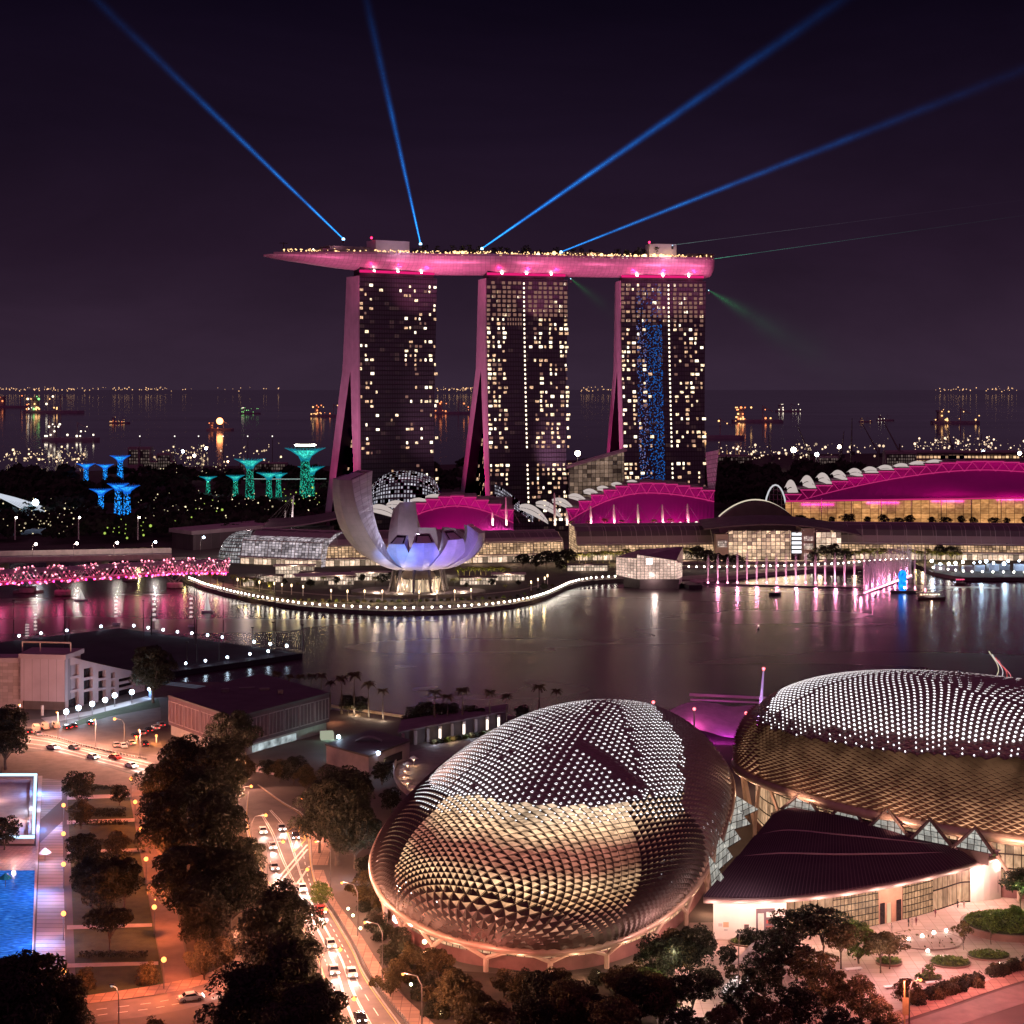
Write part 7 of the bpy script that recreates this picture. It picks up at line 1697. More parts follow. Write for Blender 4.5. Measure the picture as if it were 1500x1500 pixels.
# ================================================================== FOYER WITH FAN ROOF
def GZ(px, py, z): return G(px, py, z)
t = thing('foyer_building', 'low foyer with a dark fan shaped ribbed roof between the two domes', 'foyer', G(1250, 1330))
front = [GZ(*p, 9.5) for p in ((1030, 1313), (1090, 1314), (1150, 1312), (1220, 1305), (1290, 1294), (1350, 1282), (1410, 1267), (1450, 1254), (1472, 1246))]
ap = [GZ(*p, 12) for p in ((1130, 1200), (1165, 1193), (1230, 1206), (1300, 1220), (1380, 1236), (1450, 1249))]
ribm, nt = newmat('ribbed_roof'); tx = nd(nt, 'ShaderNodeTexCoord'); s3 = nd(nt, 'ShaderNodeSeparateXYZ'); lk(nt, tx.outputs['UV'], s3.inputs[0])
st = mth(nt, 'GREATER_THAN', mth(nt, 'FRACT', mth(nt, 'MULTIPLY', s3.outputs[0], 1.1)), .22); n = nd(nt, 'ShaderNodeTexNoise', Scale=.1, Detail=5.0); lk(nt, tx.outputs['Object'], n.inputs[0])
b = nd(nt, 'ShaderNodeBsdfPrincipled', Roughness=.85); b.inputs['Specular IOR Level'].default_value = .2; lk(nt, mixc(nt, mth(nt, 'MULTIPLY', st, mth(nt, 'MULTIPLY_ADD', n.outputs[0], .8, .5)), (.15, .085, .11), (.05, .024, .04)), b.inputs['Base Color']); out(nt, b.outputs[0]); RIB = ribm
fc = [catm(front, k / 40) for k in range(41)]; bc = [catm(ap, k / 40) for k in range(41)]
mb = MB()
lev = [(0, .46, 0), (.46, .72, .7), (.72, 1.0, 1.3)]
for f0, f1, dz in lev:
    mb.grid(lambda u, v: fc[int(round(u * 40))].lerp(bc[int(round(u * 40))], (f0 + (f1 - f0) * v) * (1 if True else 0)) + Vector((0, 0, dz * math.sin(PI * min(1, u * 1.25 + .02)) ** .5 + .5 * v)), 40, 4, lambda u, v: (u * 90, v * 20))
    mb.grid(lambda u, v: fc[int(round(u * 40))].lerp(bc[int(round(u * 40))], f0) + Vector((0, 0, dz * math.sin(PI * min(1, u * 1.25 + .02)) ** .5 - (.95 if f0 else 1.3) * (1 - v))), 40, 1, lambda u, v: (u * 90, v))
mb.build('fan_roof', RIB, t)
for f0, dz in ((.46, .7), (.72, 1.3)):
    MB().tube([fc[k].lerp(bc[k], f0) + Vector((0, -.1, dz * math.sin(PI * min(1, k / 40 * 1.25 + .02)) ** .5 - .1)) for k in range(1, 34)], .28, 5).build('step_edge', pm('step_edge', (.30, .2, .22), None, .3, .5), t)
mb = MB(); mb.tube([p + Vector((0, -.1, -.7)) for p in fc], .62, 6); mb.build('roof_edge', pm('roof_edge', (.24, .17, .17), None, .3, .5), t, True)
wf = [p + (bc[k] - p).normalized() * 3.5 for k, p in enumerate(fc)]
def seg(i0, i1, name, mat_, z0=0.05, z1=8.6, push=0.0):
    mb = MB(); ac = 0
    for k in range(i0, i1):
        p, q = wf[k], wf[k + 1]; L = (q - p).length; o_ = (fc[k] - bc[k]).normalized() * push
        mb.face([(p.x + o_.x, p.y + o_.y, z0), (q.x + o_.x, q.y + o_.y, z0), (q.x + o_.x, q.y + o_.y, z1), (p.x + o_.x, p.y + o_.y, z1)], [(ac, z0), (ac + L, z0), (ac + L, z1), (ac, z1)]); ac += L
    return mb.build(name, mat_, t)
FG = glow_glass('foyer_glass', (1, .50, .25), (1, .60, .36), .85, 1.7, 4.2, .09, .5, 1.1)
FL2 = glow_glass('foyer_lattice', (.95, .50, .24), (1, .58, .32), .7, .9, 1.3, .16, .5, 1.1)
POST = pm('poster_wall', (.80, .70, .68), (.74, .64, .62), .3, .6)
seg(1, 10, 'white_panel_wall', POST); seg(10, 15, 'glazing', FG); seg(15, 20, 'lattice_glazing', FL2); seg(20, 23, 'portal_wall', pm('portal', (.5, .28, .2), None, .4, .7)); seg(23, 27, 'lattice_glazing', FL2); seg(27, 34, 'glazing', FG); seg(34, 40, 'poster_wall', POST)
for k, s0, s1, z0, z1, m_ in ((21, 0, .5, .05, 4.2, em('door_glow', (1, .68, .42), .8)), (20, .15, .75, .05, 4.4, MC['dark_window']), (22, .2, .85, .05, 4.4, MC['dark_window'])):
    a, b2_ = wf[k].lerp(wf[k + 1], s0), wf[k].lerp(wf[k + 1], s1); o_ = (fc[k] - bc[k]).normalized() * .12; mb = MB(); mb.wall(a + o_, b2_ + o_, z0, z1); mb.build('doorway', m_, t)
def poster(k0, f0, k1, f1, z0, z1, cols, name='poster'):
    a, b2_ = wf[k0].lerp(wf[k0 + 1], f0), wf[k1].lerp(wf[k1 + 1], f1); o_ = (fc[k0] - bc[k0]).normalized()
    mb = MB(); mb.wall(a + o_ * .1, b2_ + o_ * .1, z0, z1); pn = mb.build(name, cols[0], t)
    rr = random.Random(k0 * 7 + 1)
    for i in range(len(cols[1])):
        c, (u0, u1, v0, v1) = cols[1][i]; p, q = a.lerp(b2_, u0) + o_ * (.14 + .02 * i), a.lerp(b2_, u1) + o_ * (.14 + .02 * i)
        mb = MB(); mb.wall(p, q, z0 + (z1 - z0) * v0, z0 + (z1 - z0) * v1); mb.build('picture_block', pm('pc%d' % (int(c[0] * 99) * 10000 + int(c[1] * 99) * 100 + int(c[2] * 99)), c, None, .8, .6), pn)
poster(6, .2, 8, .6, 1.6, 6.2, (pm('poster_dark', (.16, .12, .15), None, .5, .5), [((.7, .62, .6), (.1, .42, .06, .8)), ((.45, .08, .08), (.55, .95, .35, .5)), ((.75, .7, .7), (.55, .95, .62, .85)), ((.3, .1, .1), (.55, .9, .12, .25))]))
poster(4, .6, 5, .6, 1.2, 3.6, (POST, [((.12, .08, .09), (.1, .7, .1, .8)), ((.3, .2, .2), (.75, .95, .1, .5))]))
poster(1, .5, 3, .4, 1.6, 4.2, (POST, [((.66, .45, .3), (.4, .75, .35, .75)), ((.55, .5, .5), (.1, .35, .4, .65)), ((.6, .56, .56), (.45, .7, .08, .22))]))
poster(35, .2, 38, .9, 1.4, 6.8, (pm('poster_grey', (.20, .17, .21), None, .5, .5), [((.8, .6, .5), (.05, .22, .1, .85)), ((.75, .7, .72), (.3, .38, .1, .5)), ((.6, .3, .2), (.45, .56, .15, .45)), ((.2, .25, .35), (.45, .58, .55, .85)), ((.6, .45, .4), (.64, .76, .12, .45)), ((.75, .5, .3), (.64, .78, .55, .85)), ((.5, .3, .3), (.83, .96, .12, .45)), ((.3, .3, .45), (.83, .96, .55, .85))]))
for k in range(2, 40, 3):
    p = fc[k] + (fc[k] - bc[k]).normalized() * 2.2; light('soffit_light', 'POINT', (p.x, p.y, 7.4), 2000 if k < 30 else 1700, (1, .58, .46), t, .5)
light('poster_flood', 'POINT', wf[5] + (fc[5] - bc[5]).normalized() * 4 + Vector((0, 0, 8)), 1800, (1, .84, .8), t, .5); light('poster_flood', 'POINT', wf[37] + (fc[37] - bc[37]).normalized() * 12 + Vector((0, 0, 8.5)), 2200, (1, .76, .66), t, .5)
# glass gables along both domes
GAB = glow_glass('gable_glass', (.85, .95, .92), (1, .86, .7), .72, 1.5, 1.5, .12, .4, 1.1)
for pts in (((1043, 1296), (1038, 1262), (1061, 1286)), ((1046, 1270), (1052, 1232), (1074, 1256)), ((1053, 1240), (1062, 1204), (1086, 1230)), ((1062, 1210), (1070, 1180), (1100, 1208)), ((1070, 1196), (1074, 1172), (1112, 1186))):
    q = [GZ(*p, 10.5) for p in pts]; mb = MB(); mb.face([q[0] + Vector((0, 0, -1.5)), q[2], q[1] + Vector((0, 0, 1.5))], [(0, 0), (7, 0), (1, 7)]); mb.build('gable_glass', GAB, t)
for i in range(5):
    a, b2_, c2_ = [(1143, 1176, 1204), (1211, 1243, 1266), (1270, 1300, 1330), (1334, 1362, 1394), (1396, 1428, 1456)][i]; y = [1194, 1207, 1221, 1236, 1248][i] - 8
    q = [P(a, y, 0 + G(a, y, 12).y - 3), P(b2_, y - 26, G(b2_, y, 12).y - 3), P(c2_, y + 12, G(c2_, y + 12, 12).y - 3)]
    mb = MB(); mb.face([q[0], q[2], q[1]], [(0, 0), (9, 0), (4.5, 6)]); mb.build('gable_glass', GAB, t)
    mb = MB(); mb.tube([q[0] + Vector((0, -.3, 0)), q[1] + Vector((0, -.3, .3)), q[2] + Vector((0, -.3, 0))], .45, 5); mb.build('gable_rib', pm('gable_rib', (.12, .08, .075), None, .4, .5), t)
bk = [p + Vector((0, 1, 0)) for p in bc]
mb = MB()
for k in range(40): p, q = bk[k], bk[k + 1]; mb.face([(p.x, p.y, 9), (q.x, q.y, 9), (q.x, q.y, 13.2), (p.x, p.y, 13.2)], [(k * 2, 9), (k * 2 + 2, 9), (k * 2 + 2, 13), (k * 2, 13)])
mb.build('rear_wall', pm('rear_wall', (.1, .06, .06), None, .3, .7), t)
light('gap_light', 'POINT', G(1085, 1160) + Vector((0, 0, 9)), 2400, (1, .6, .4), t, .5)
# side glazed block at far right
t = thing('glazed_wing', 'tall glazed wing wall lit gold under the right dome at the frame edge', 'glass wall', G(1480, 1300)); mb = MB(); mb.wall(G(1462, 1296), G(1560, 1280), 0, 12); mb.build('glazing', FG, t); mb = MB(); mb.box(G(1462, 1299) + Vector((-.8, 0, 0)), (1.6, 2, 9.5)); mb.build('corner_pier', VCOL, t)

# ================================================================== PLAZA AND GARDEN ON THE RIGHT
PLZ = grid_mat('plaza_paving', (.40, .29, .26), (.24, .17, .15), 2.4, 2.4, .05, .75, coord='Object', vary=.22)
sheet('plaza', [(1010, 1352), (1130, 1350), (1260, 1340), (1390, 1305), (1500, 1285), (1640, 1280), (1640, 1400), (1500, 1420), (1400, 1452), (1290, 1490), (1150, 1540), (1000, 1540), (960, 1460), (1000, 1400)], .07, PLZ)
sheet('garden_soil', [(560, 1400), (640, 1420), (800, 1432), (960, 1420), (990, 1400), (950, 1470), (990, 1560), (700, 1570), (640, 1520), (570, 1430)], .06, pm('garden_soil', (.06, .04, .03), (.035, .026, .02), .4, .95))
def planter(label, c, a, b_, h, grassy=True):
    q = G(*c); t = thing('planter_bed', label, 'planter', q); mb = MB(); mb.lathe([(.96, 0), (1.0, h)], (0, 0, 0), 28); mb.v = [(q.x + x * a, q.y + y * b_, z) for x, y, z in mb.v]; mb.build('rim', pm('planter_rim', (.22, .13, .11), None, .4, .6), t)
    mb = MB(); mb.lathe([(.94, h + .01), (.5, h + .25)], (0, 0, 0), 24); mb.v = [(q.x + x * a, q.y + y * b_, z) for x, y, z in mb.v]; mb.build('soil', LAWN if grassy else PLZ, t)
    mb = MB()
    for _ in range(int(a * b_ * 26) if grassy else 40):
        r, an = math.sqrt(RV.random()) * .9, RV.uniform(0, 6.28); leafcard(mb, Vector((q.x + a * r * math.cos(an), q.y + b_ * r * math.sin(an), h + .3 + RV.random() * .5 * (1 - r))), rnd_dir() + Vector((0, 0, .6)), .3)
    mb.build('plants', LEAF3 if grassy else LEAF2, t); return t
planter('large oval raised planter with a lit hollow at the right edge', (1480, 1362), 10, 9, 1.5); planter('dark oval paved pit on the plaza with little spot lamps', (1356, 1378), 7.5, 6.5, .25, False)
planter('small grassy mound planter on the plaza before the oval pit', (1392, 1412), 4, 3.2, .4); planter('long low planter with one lit plant beside the white bench', (1448, 1402), 4.2, 3, .4)
planter('round stone bed under an orange leaved tree on the plaza', (1302, 1412), 2.6, 2.2, .5); planter('small round bed beside parked bicycles', (1360, 1436), 2.6, 2, .5)
planter('dark bed with palms in front of the white poster wall', (1118, 1382), 7, 3.4, .4)
for i, (px, py) in enumerate([(1250, 1422), (1450, 1398), (1369, 1442), (1308, 1448), (1378, 1404)]):
    q = G(px, py); t = thing('stone_bench', f'{["white bench left of the small tree", "white bench at the right planter", "curved white bench by the hedge", "glowing white bench near the road", "short white bench near the oval pit"][i]} on the plaza', 'bench', q); MB().box(q + Vector((0, 0, .35)), (3.4, .9, .18), .25).build('seat', WHITEM, t)
    for s_ in (-1, 1): MB().box(q + Vector((1.2 * s_, .3 * s_, 0)), (.4, .7, .348), .25).build('leg', CONC, t)
for i, (px, py) in enumerate([(1331, 1376), (1351, 1372), (1368, 1367), (1386, 1364), (1359, 1394), (1424, 1360), (1463, 1414), (1484, 1408)]):
    q = G(px, py + 4); t = thing('spot_lamp', f'{nth(i)} little white spot lamp from the left in the plaza garden', 'lamp', q, 'spot lamps on the plaza'); MB().tube([q, q + Vector((0, 0, .5))], .08, 5).build('post', STEEL, t); MB().ball(q + Vector((0, 0, .7)), .32, 8, 5).build('bulb', L_WHITE, t)
for px, py, p_, c in ((1250, 1350, 2600, (1, .60, .48)), (1330, 1335, 2600, (1, .60, .5)), (1420, 1326, 2600, (1, .66, .54)), (1480, 1306, 1900, (1, .66, .54)), (1180, 1370, 2400, (1, .64, .5)), (1340, 1420, 2200, (1, .66, .56)), (1290, 1445, 1800, (1, .74, .62)), (1420, 1440, 2200, (1, .5, .4)), (1000, 1420, 1900, (1, .62, .5)), (1010, 1480, 1900, (1, .74, .6))):
    light('plaza_light', 'POINT', G(px, py) + Vector((0, 0, 7.5)), p_ * 2.3, (c[0], c[1] * .86, c[2] * .92), None, .5)
mb = MB(); a = G(1330, 1290)
# covered escalator stairs in the garden
q0, q1 = G(1085, 1440), G(1125, 1402); t = thing('covered_stairway', 'pale curved hood over a lit stairway among the garden trees', 'stairway', q0); d = (q1 - q0); d.normalize(); n_ = Vector((-d.y, d.x, 0)); L = (q1 - q0).length
mb = MB(); mb.grid(lambda u, v: q0 + d * L * u + n_ * (3 * math.cos(PI * v) * (1 - .2 * u)) + Vector((0, 0, 1 + 2.6 * math.sin(PI * v) + 1.2 * u)), 10, 8); mb.build('hood', pm('hood', (.42, .32, .32), None, .3, .6), t, True)
for s_ in (-.9, .9): MB().box(q0 - d * 3 + n_ * s_ + Vector((0, 0, .2)), (8, .5, .9), math.atan2(d.y, d.x)).build('lit_handrail', em('handrail', (1, .85, .8), 1.0), t)
mb = MB()
for k in range(10): mb.box(q0 - d * (.6 + .7 * k) + Vector((0, 0, .05)), (.5, 3, .5 - .04 * k), math.atan2(d.y, d.x))
mb.build('steps', CONC, t); light('stair_light', 'POINT', q0 - d * 2 + Vector((0, 0, 3)), 700, (1, .8, .7), t, .3)
# lamp posts and banner pole on the right
q = G(1325, 1520); t = thing('banner_pole', 'tall pole with a long faded banner near the bottom edge', 'banner pole', q); h = 9.6
MB().tube([q, q + Vector((0, 0, h))], .12, 6).build('pole', pm('pole_gold', (.6, .4, .16), None, .4, .5), t); mb = MB(); mb.box(q + Vector((.15, -.2, h * .40)), (1.1, .06, 3.0)); mb.build('banner', pm('banner', (.55, .32, .2), (.4, .2, .16), 1.6, .7), t)
street_lamp(G(1332, 1530), 11, 'bent golden street lamp beside the banner pole at the bottom edge', L_ORANGE, None, 3200, (1, .36, .16), 1.9, .3, .1)
street_lamp(G(174, 1530), 10, 'bent pale street lamp at the bottom left beside the lower road', em('lamp_off', (.8, .75, .72), .5), None, 900, (1, .4, .2), -1.2, .22)
street_lamp(G(1082, 1492), 15, 'tall thin dark lamp post in the garden right of the left dome', em('lamp_off2', (.5, .4, .4), .3), None, 10, (1, .6, .5), .3, .2)
street_lamp(G(182, 1090), 8, 'orange street lamp on the forecourt beside the parked cars', L_ORANGE, None, 2400, (1, .36, .12), -3, .45)
for i, (px, py) in enumerate([(200, 1090), (229, 1088)]): q = G(px, py); t = thing('lit_bollard', f'{["left", "right"][i]} small glowing bollard by the parked cars under the trees', 'bollard', q); MB().tube([q, q + Vector((0, 0, 1.8))], .22, 6).build('post', PALE, t); MB().ball(q + Vector((0, 0, 2.2)), .4, 8, 5).build('lamp', L_ORANGE, t); light('lamp_light', 'POINT', q + Vector((0, -1.0, 2.6)), 1500, (1, .34, .08), t, .3)
# road lamps
k = 0
for px, py in ((352, 1215), (372, 1262), (396, 1305), (430, 1350), (455, 1415), (474, 1480), (492, 1560)):
    street_lamp(G(px - 4, py), 11, f'{nth(k)} orange street lamp from the far end under the trees left of the main road', L_ORANGE, 'street lamps left of the main road', 15000, (1, .44, .27), 3.4, .4, 0); k += 1
k = 0
for px, py in ((462, 1235), (484, 1305), (524, 1372), (560, 1436), (618, 1520)):
    street_lamp(G(px, py), 11, f'{nth(k)} thin street lamp from the far end along the right pavement of the main road', L_ORANGE, 'street lamps on the right pavement', 12000, (1, .42, .26), -3.2, .28, 0); k += 1
k = 0
for px, py in ((30, 1076), (85, 1088), (140, 1100), (205, 1116), (270, 1138), (330, 1156)):
    street_lamp(G(px, py - 5), 9, f'{nth(k)} orange street lamp from the left along the cross road', L_ORANGE, 'street lamps along the cross road', 24000, (1, .46, .30), 1.6, .3, -PI / 2); k += 1
for px, py in ((1400, 1478), (1480, 1450), (1310, 1510)): light('road_light', 'POINT', G(px, py) + Vector((0, -3, 10)), 8000, (1, .22, .22), None, .4)
for px, py in ((200, 1470), (290, 1452), (350, 1425)): light('road_light', 'POINT', G(px, py) + Vector((0, -2, 8)), 5500, (1, .30, .2), None, .4)
# ================================================================== CARS
def car_proto(col, name='parked_car', van=False):
    t = thing(name, 'x', 'van' if van else 'car'); L, W = 4.4, 1.8
    prof = [(-2.2, .35), (-2.2, .85), (-1.9, .95), (-1.5, 1.0), (-1.0, 1.45), (.6, 1.48), (1.25, 1.0), (2.0, .85), (2.2, .65), (2.2, .35)] if not van else [(-2.5, .4), (-2.5, 1.9), (-2.3, 2.1), (1.2, 2.1), (1.8, 1.2), (2.4, 1.05), (2.5, .8), (2.5, .4)]
    def ext(pr, w0, w1, name, m_):
        mb = MB(); n = len(pr)
        for y0, s_ in ((-w0, 1), (w0, -1)): mb.face([(x, y0 * (.86 if z > 1.2 else 1), z) for x, z in pr][::s_])
        for k in range(n):
            (x0, z0), (x1, z1) = pr[k], pr[(k + 1) % n]; a, b_ = w0 * (.86 if z0 > 1.2 else 1), w0 * (.86 if z1 > 1.2 else 1)
            mb.face([(x0, -a, z0), (x0, a, z0), (x1, b_, z1), (x1, -b_, z1)])
        return mb.build(name, m_, t, local=True)
    bd = ext(prof, W / 2, W / 2, 'body', col)
    mb = MB(); zb, zt_ = (1.05, 1.4) if not van else (1.35, 1.9)
    for s_ in (-1, 1): mb.face([(-1.3 if not van else -2.2, s_ * .895, zb), (1.05, s_ * .895, zb), (.62, s_ * .80, zt_), (-1.0 if not van else -2.2, s_ * .80, zt_)])
    if van: mb.face([(1.24, -.7, 2.04), (1.24, .7, 2.04), (1.82, .75, 1.24), (1.82, -.75, 1.24)])
    else: mb.face([(.64, -.68, 1.46), (.64, .68, 1.46), (1.27, .78, 1.02), (1.27, -.78, 1.02)]); mb.face([(-1.04, -.68, 1.44), (-1.04, .68, 1.44), (-1.52, .76, 1.03), (-1.52, -.76, 1.03)])
    mb.build('windows', pm('car_glass', (.015, .015, .02), None, 1, .1), bd, local=True)
    for x in (-1.35, 1.35):
        for s_ in (-1, 1): mb = MB(); mb.tube([(x, s_ * .72, .33), (x, s_ * .92, .33)], .33, 10); wh = mb.build('wheel', DARKM, t, local=True); MB().tube([(x, s_ * .915, .33), (x, s_ * .93, .33)], .2, 8).build('rim', STEEL, wh, local=True)
    for s_ in (-1, 1):
        MB().box((2.2 + (.3 if van else 0), s_ * .62, .62), (.08, .34, .18)).build('headlight', em('headlight', (1, .93, .85), 30, True), t, local=True)
        MB().box((-2.21 - (.3 if van else 0), s_ * .65, .7), (.06, .3, .18)).build('tail_light', em('tail_light', (1, .03, .03), 6, True), t, local=True)
    return t
CC = {'white': pm('car_white', (.6, .58, .56), None, 1, .35), 'silver': pm('car_silver', (.34, .33, .34), None, 1, .3, .5), 'black': pm('car_black', (.02, .018, .02), None, 1, .25), 'red': pm('car_red', (.35, .03, .03), None, 1, .3), 'cream': pm('van_cream', (.55, .42, .3), None, 1, .45)}
PC = {k: car_proto(v) for k, v in CC.items() if k != 'cream'}; PV = car_proto(CC['cream'], 'parked_van', True)
def beamcar(c, p, rz, label, grp, head=True):
    o = place(PC[c], p, rz, 1, label, grp)
    if head:
        d = Vector((math.cos(rz), math.sin(rz), 0)); light('headlight_beam', 'SPOT', p + d * 2.5 + Vector((0, 0, .8)), 2600, (1, .9, .82), None, .2, p + d * 14, math.radians(70), .7)
    return o
k = 0
for t_, f, c in ((.20, .25, 'white'), (.23, .55, 'silver'), (.27, .3, 'white'), (.30, .72, 'black'), (.33, .2, 'silver'), (.47, .5, 'white'), (.56, .3, 'silver'), (.60, .72, 'red'), (.70, .5, 'white'), (.78, .3, 'silver'), (.84, .72, 'white'), (.92, .5, 'black')):
    p, q = lerp_edge(ra, rb, t_, f), lerp_edge(ra, rb, t_ + .01, f); rz = math.atan2(q.y - p.y, q.x - p.x); p.z = .07
    beamcar(c, p, rz, f'{c} car driving with headlights on, {nth(k)} from the far end of the main road', 'cars on the main road'); k += 1
ca, cb2 = [G(*p) for p in ((-60, 1092), (60, 1102), (130, 1116), (205, 1137), (290, 1168))], [G(*p) for p in ((-60, 1066), (60, 1079), (130, 1097), (215, 1115), (300, 1136))]
k = 0
for t_, f, c in ((.30, .3, 'white'), (.42, .65, 'silver'), (.52, .3, 'white'), (.62, .65, 'red'), (.70, .35, 'white')):
    p, q = lerp_edge(ca, cb2, t_, f), lerp_edge(ca, cb2, t_ + .02, f); rz = math.atan2(q.y - p.y, q.x - p.x) + (PI if f > .5 else 0); p.z = .06
    beamcar(c, p, rz, f'{c} car with headlights on, {nth(k)} from the left on the cross road', 'cars on the cross road'); k += 1
for f in (.18, .22, .42, .46, .70, .74, .9): marks('road_marking_and_streak', ca, cb2, f, .1, 1, 60, 1, .22, PAINT, .09)  # continuous lines added to mimic light trails on the cross road
for i, (px, py) in enumerate([(53, 1066), (66, 1064), (82, 1062)]): place(PV, G(px, py + 4), 2.0, 1, f'{nth(i)} cream van from the left in the row beside the grandstand', 'cream vans by the grandstand')
k = 0
for px, py, c in ((42, 1074, 'black'), (56, 1077, 'silver'), (98, 1068, 'black'), (108, 1066, 'black'), (132, 1062, 'black'), (170, 1094, 'silver'), (180, 1095, 'white'), (192, 1091, 'silver'), (198, 1080, 'black'), (208, 1076, 'silver'), (218, 1072, 'black'), (228, 1068, 'white'), (236, 1064, 'silver'), (212, 1092, 'black')):
    place(PC[c], G(px, py), 2.0 + R.uniform(-.1, .1), 1, f'parked {c} car, {nth(k)} from the left among the cars on the forecourt', 'cars parked on the forecourt'); k += 1
p = G(280, 1466); beamcar('white', Vector((p.x, p.y, .06)), .35, 'white car with headlights on the lower left road', None)
# ================================================================== TREES OF THE FOREGROUND
def tr(pr, px, py, s, label, grp=None): return place(pr, G(px, py), None, s, label, grp)
row = 'dark tall trees between the park and the main road'
k = 0
for pr, px, py, s in ((BIG[0], 341, 1126, .95), (TALL, 268, 1202, 1.0), (TALL, 322, 1218, 1.08), (BIG[1], 246, 1278, 1.08), (TALL, 318, 1302, 1.02), (BIG[2], 268, 1368, 1.0), (BIG[0], 338, 1374, 1.0), (BIG[1], 298, 1404, .74), (BIG[2], 362, 1300, .62), (TALL, 292, 1250, .95), (BIG[0], 230, 1190, .72), (BIG[1], 356, 1345, .6), (BIG[2], 300, 1180, .9)):
    tr(pr, px, py, s, f'{nth(k)} dark tall tree in the thick row between the park and the main road', row); k += 1
k = 0
for pr, px, py, s in ((TALL, 412, 1462, .96), (BIG[0], 398, 1452, .72), (BIG[1], 424, 1540, 1.05), (BIG[2], 452, 1590, .95), (BIG[0], 372, 1420, .62), (BIG[1], 360, 1560, .9)):
    tr(pr, px, py, s, f'{nth(k)} dark tree from the back of the clump beside the main road at the bottom', 'clump of dark trees at the bottom of the main road'); k += 1
k = 0
for pr, px, py, s in ((BIG[2], 52, 1550, 1.0), (BIG[0], -10, 1530, .85), (BIG[1], 100, 1545, .62), (BIG[2], 20, 1590, 1.0)):
    tr(pr, px, py, s, f'{nth(k)} black leafy tree in the bottom left corner', 'trees in the bottom left corner'); k += 1
tr(MED[0], 6, 1246, .9, 'dark small tree inside the glowing pool court'); tr(BIG[1], 8, 1128, 1.02, 'dark tree at the left edge beside the grandstand'); tr(BIG[2], 224, 1030, 1.15, 'round reddish tree standing before the floating platform')
for i, (pr, px, py, s) in enumerate(((TALL, 494, 1268, 1.06), (BIG[0], 520, 1272, .85), (BIG[1], 468, 1250, .85), (BIG[2], 512, 1210, .8))): tr(pr, px, py, s, f'{nth(i)} dark leafy tree in the group between the road and the left dome', 'trees between the road and the left dome')
for i, (pr, px, py, s) in enumerate(((MED[0], 116, 1180, 1.0), (MED[1], 118, 1215, .8), (MED[0], 120, 1275, .95), (BIG[0], 150, 1350, .7), (BIG[1], 135, 1330, .62), (BIG[2], 182, 1330, .6), (UMB[0], 160, 1398, 1.0), (MED[1], 172, 1260, .75), (MED[0], 175, 1180, .6), (MED[0], 168, 1300, .8))): tr(pr, px, py, s, f'{nth(i)} small tree on the park lawn between the two lamp rows', 'trees on the park lawn')
tr(HSHR, 125, 1448, 1.0, 'round shrub by the last lamp of the slab path'); tr(HSHR, 215, 1440, 1.05, 'round shrub at the near end of the reddish side path'); tr(HSHR, 228, 1530, 1.2, 'round bush at the bottom edge by the lower road')
k = 0
for pr, px, py, s in ((MED[1], 300, 1436, .8), (MED[1], 330, 1420, .7), (MED[2], 470, 1330, .6)):
    tr(pr, px, py, s, f'{nth(k)} low reddish tree on the worn grass by the lower road', 'low trees on the worn grass'); k += 1
k = 0
for px, py, s in ((430, 1150, .9), (448, 1160, .8), (560, 1150, .7), (410, 1146, .7), (572, 1190, .7), (355, 1150, .9), (392, 1140, .6), (545, 1330, .9), (540, 1300, .8)):
    tr(MED[k % 2], px, py, s, f'{nth(k)} dark small tree on the slope between the panelled hall and the cafe terrace', 'small trees behind the road bend'); k += 1
k = 0
RT2 = random.Random(21)
for _ in range(46):
    px, py = RT2.uniform(555, 985), RT2.uniform(1436, 1600)
    if px < 600 + (py - 1430) * .75: continue
    pr = RT2.choice([MED[0], MED[1], MED[0], MED[1], UMB[1]]); s = RT2.uniform(.68, 1.0)
    top = py - 9 * s * S(G(px, py).y)
    lim = 1420 - 55 * max(0, (abs(px - 790) - 150) / 100)
    if top < lim: s *= max(.35, (py - lim) / (py - top))
    tr(pr, px, py, s, f'{nth(k)} reddish brown garden tree in the grove below the left dome', 'grove below the left dome'); k += 1
k = 0
for i in range(34):
    f = i / 34; px = 500 + 120 * f + RT2.uniform(-6, 26); py = 1300 + 195 * f + RT2.uniform(-6, 6)
    if px > 640: continue
    tr(SHR[i % 2], px + 14, py, RT2.uniform(.8, 1.3), f'{nth(k)} rust coloured shrub from the far end of the bed beside the pavement', 'shrubs beside the right pavement'); k += 1
k = 0
for i in range(26):
    px, py = RT2.uniform(545, 690), RT2.uniform(1335, 1445)
    if px > 560 + (py - 1330) * 1.2: continue
    tr(RT2.choice([MED[1], MED[0], HSHR]), px, py + 20, RT2.uniform(.4, .62), f'{nth(k)} brown bush in the bed left of the left dome', 'bushes left of the left dome'); k += 1
k = 0
for pr, px, py, s in ((MED[0], 1010, 1432, 1.05), (MED[1], 985, 1430, .95), (MED[0], 965, 1442, 1.0), (MED[2], 955, 1480, .8), (MED[2], 970, 1500, .7), (MED[0], 1025, 1412, .8), (UMB[0], 1015, 1500, .95), (MED[0], 1040, 1460, .6), (SMALL[0], 1070, 1455, .9), (MED[0], 1000, 1540, .8), (MED[1], 930, 1470, .8), (MED[0], 1066, 1420, .5)):
    tr(pr, px, py, s, f'{nth(k)} garden tree in the dark clump right of the left dome', 'clump right of the left dome'); k += 1
k = 0
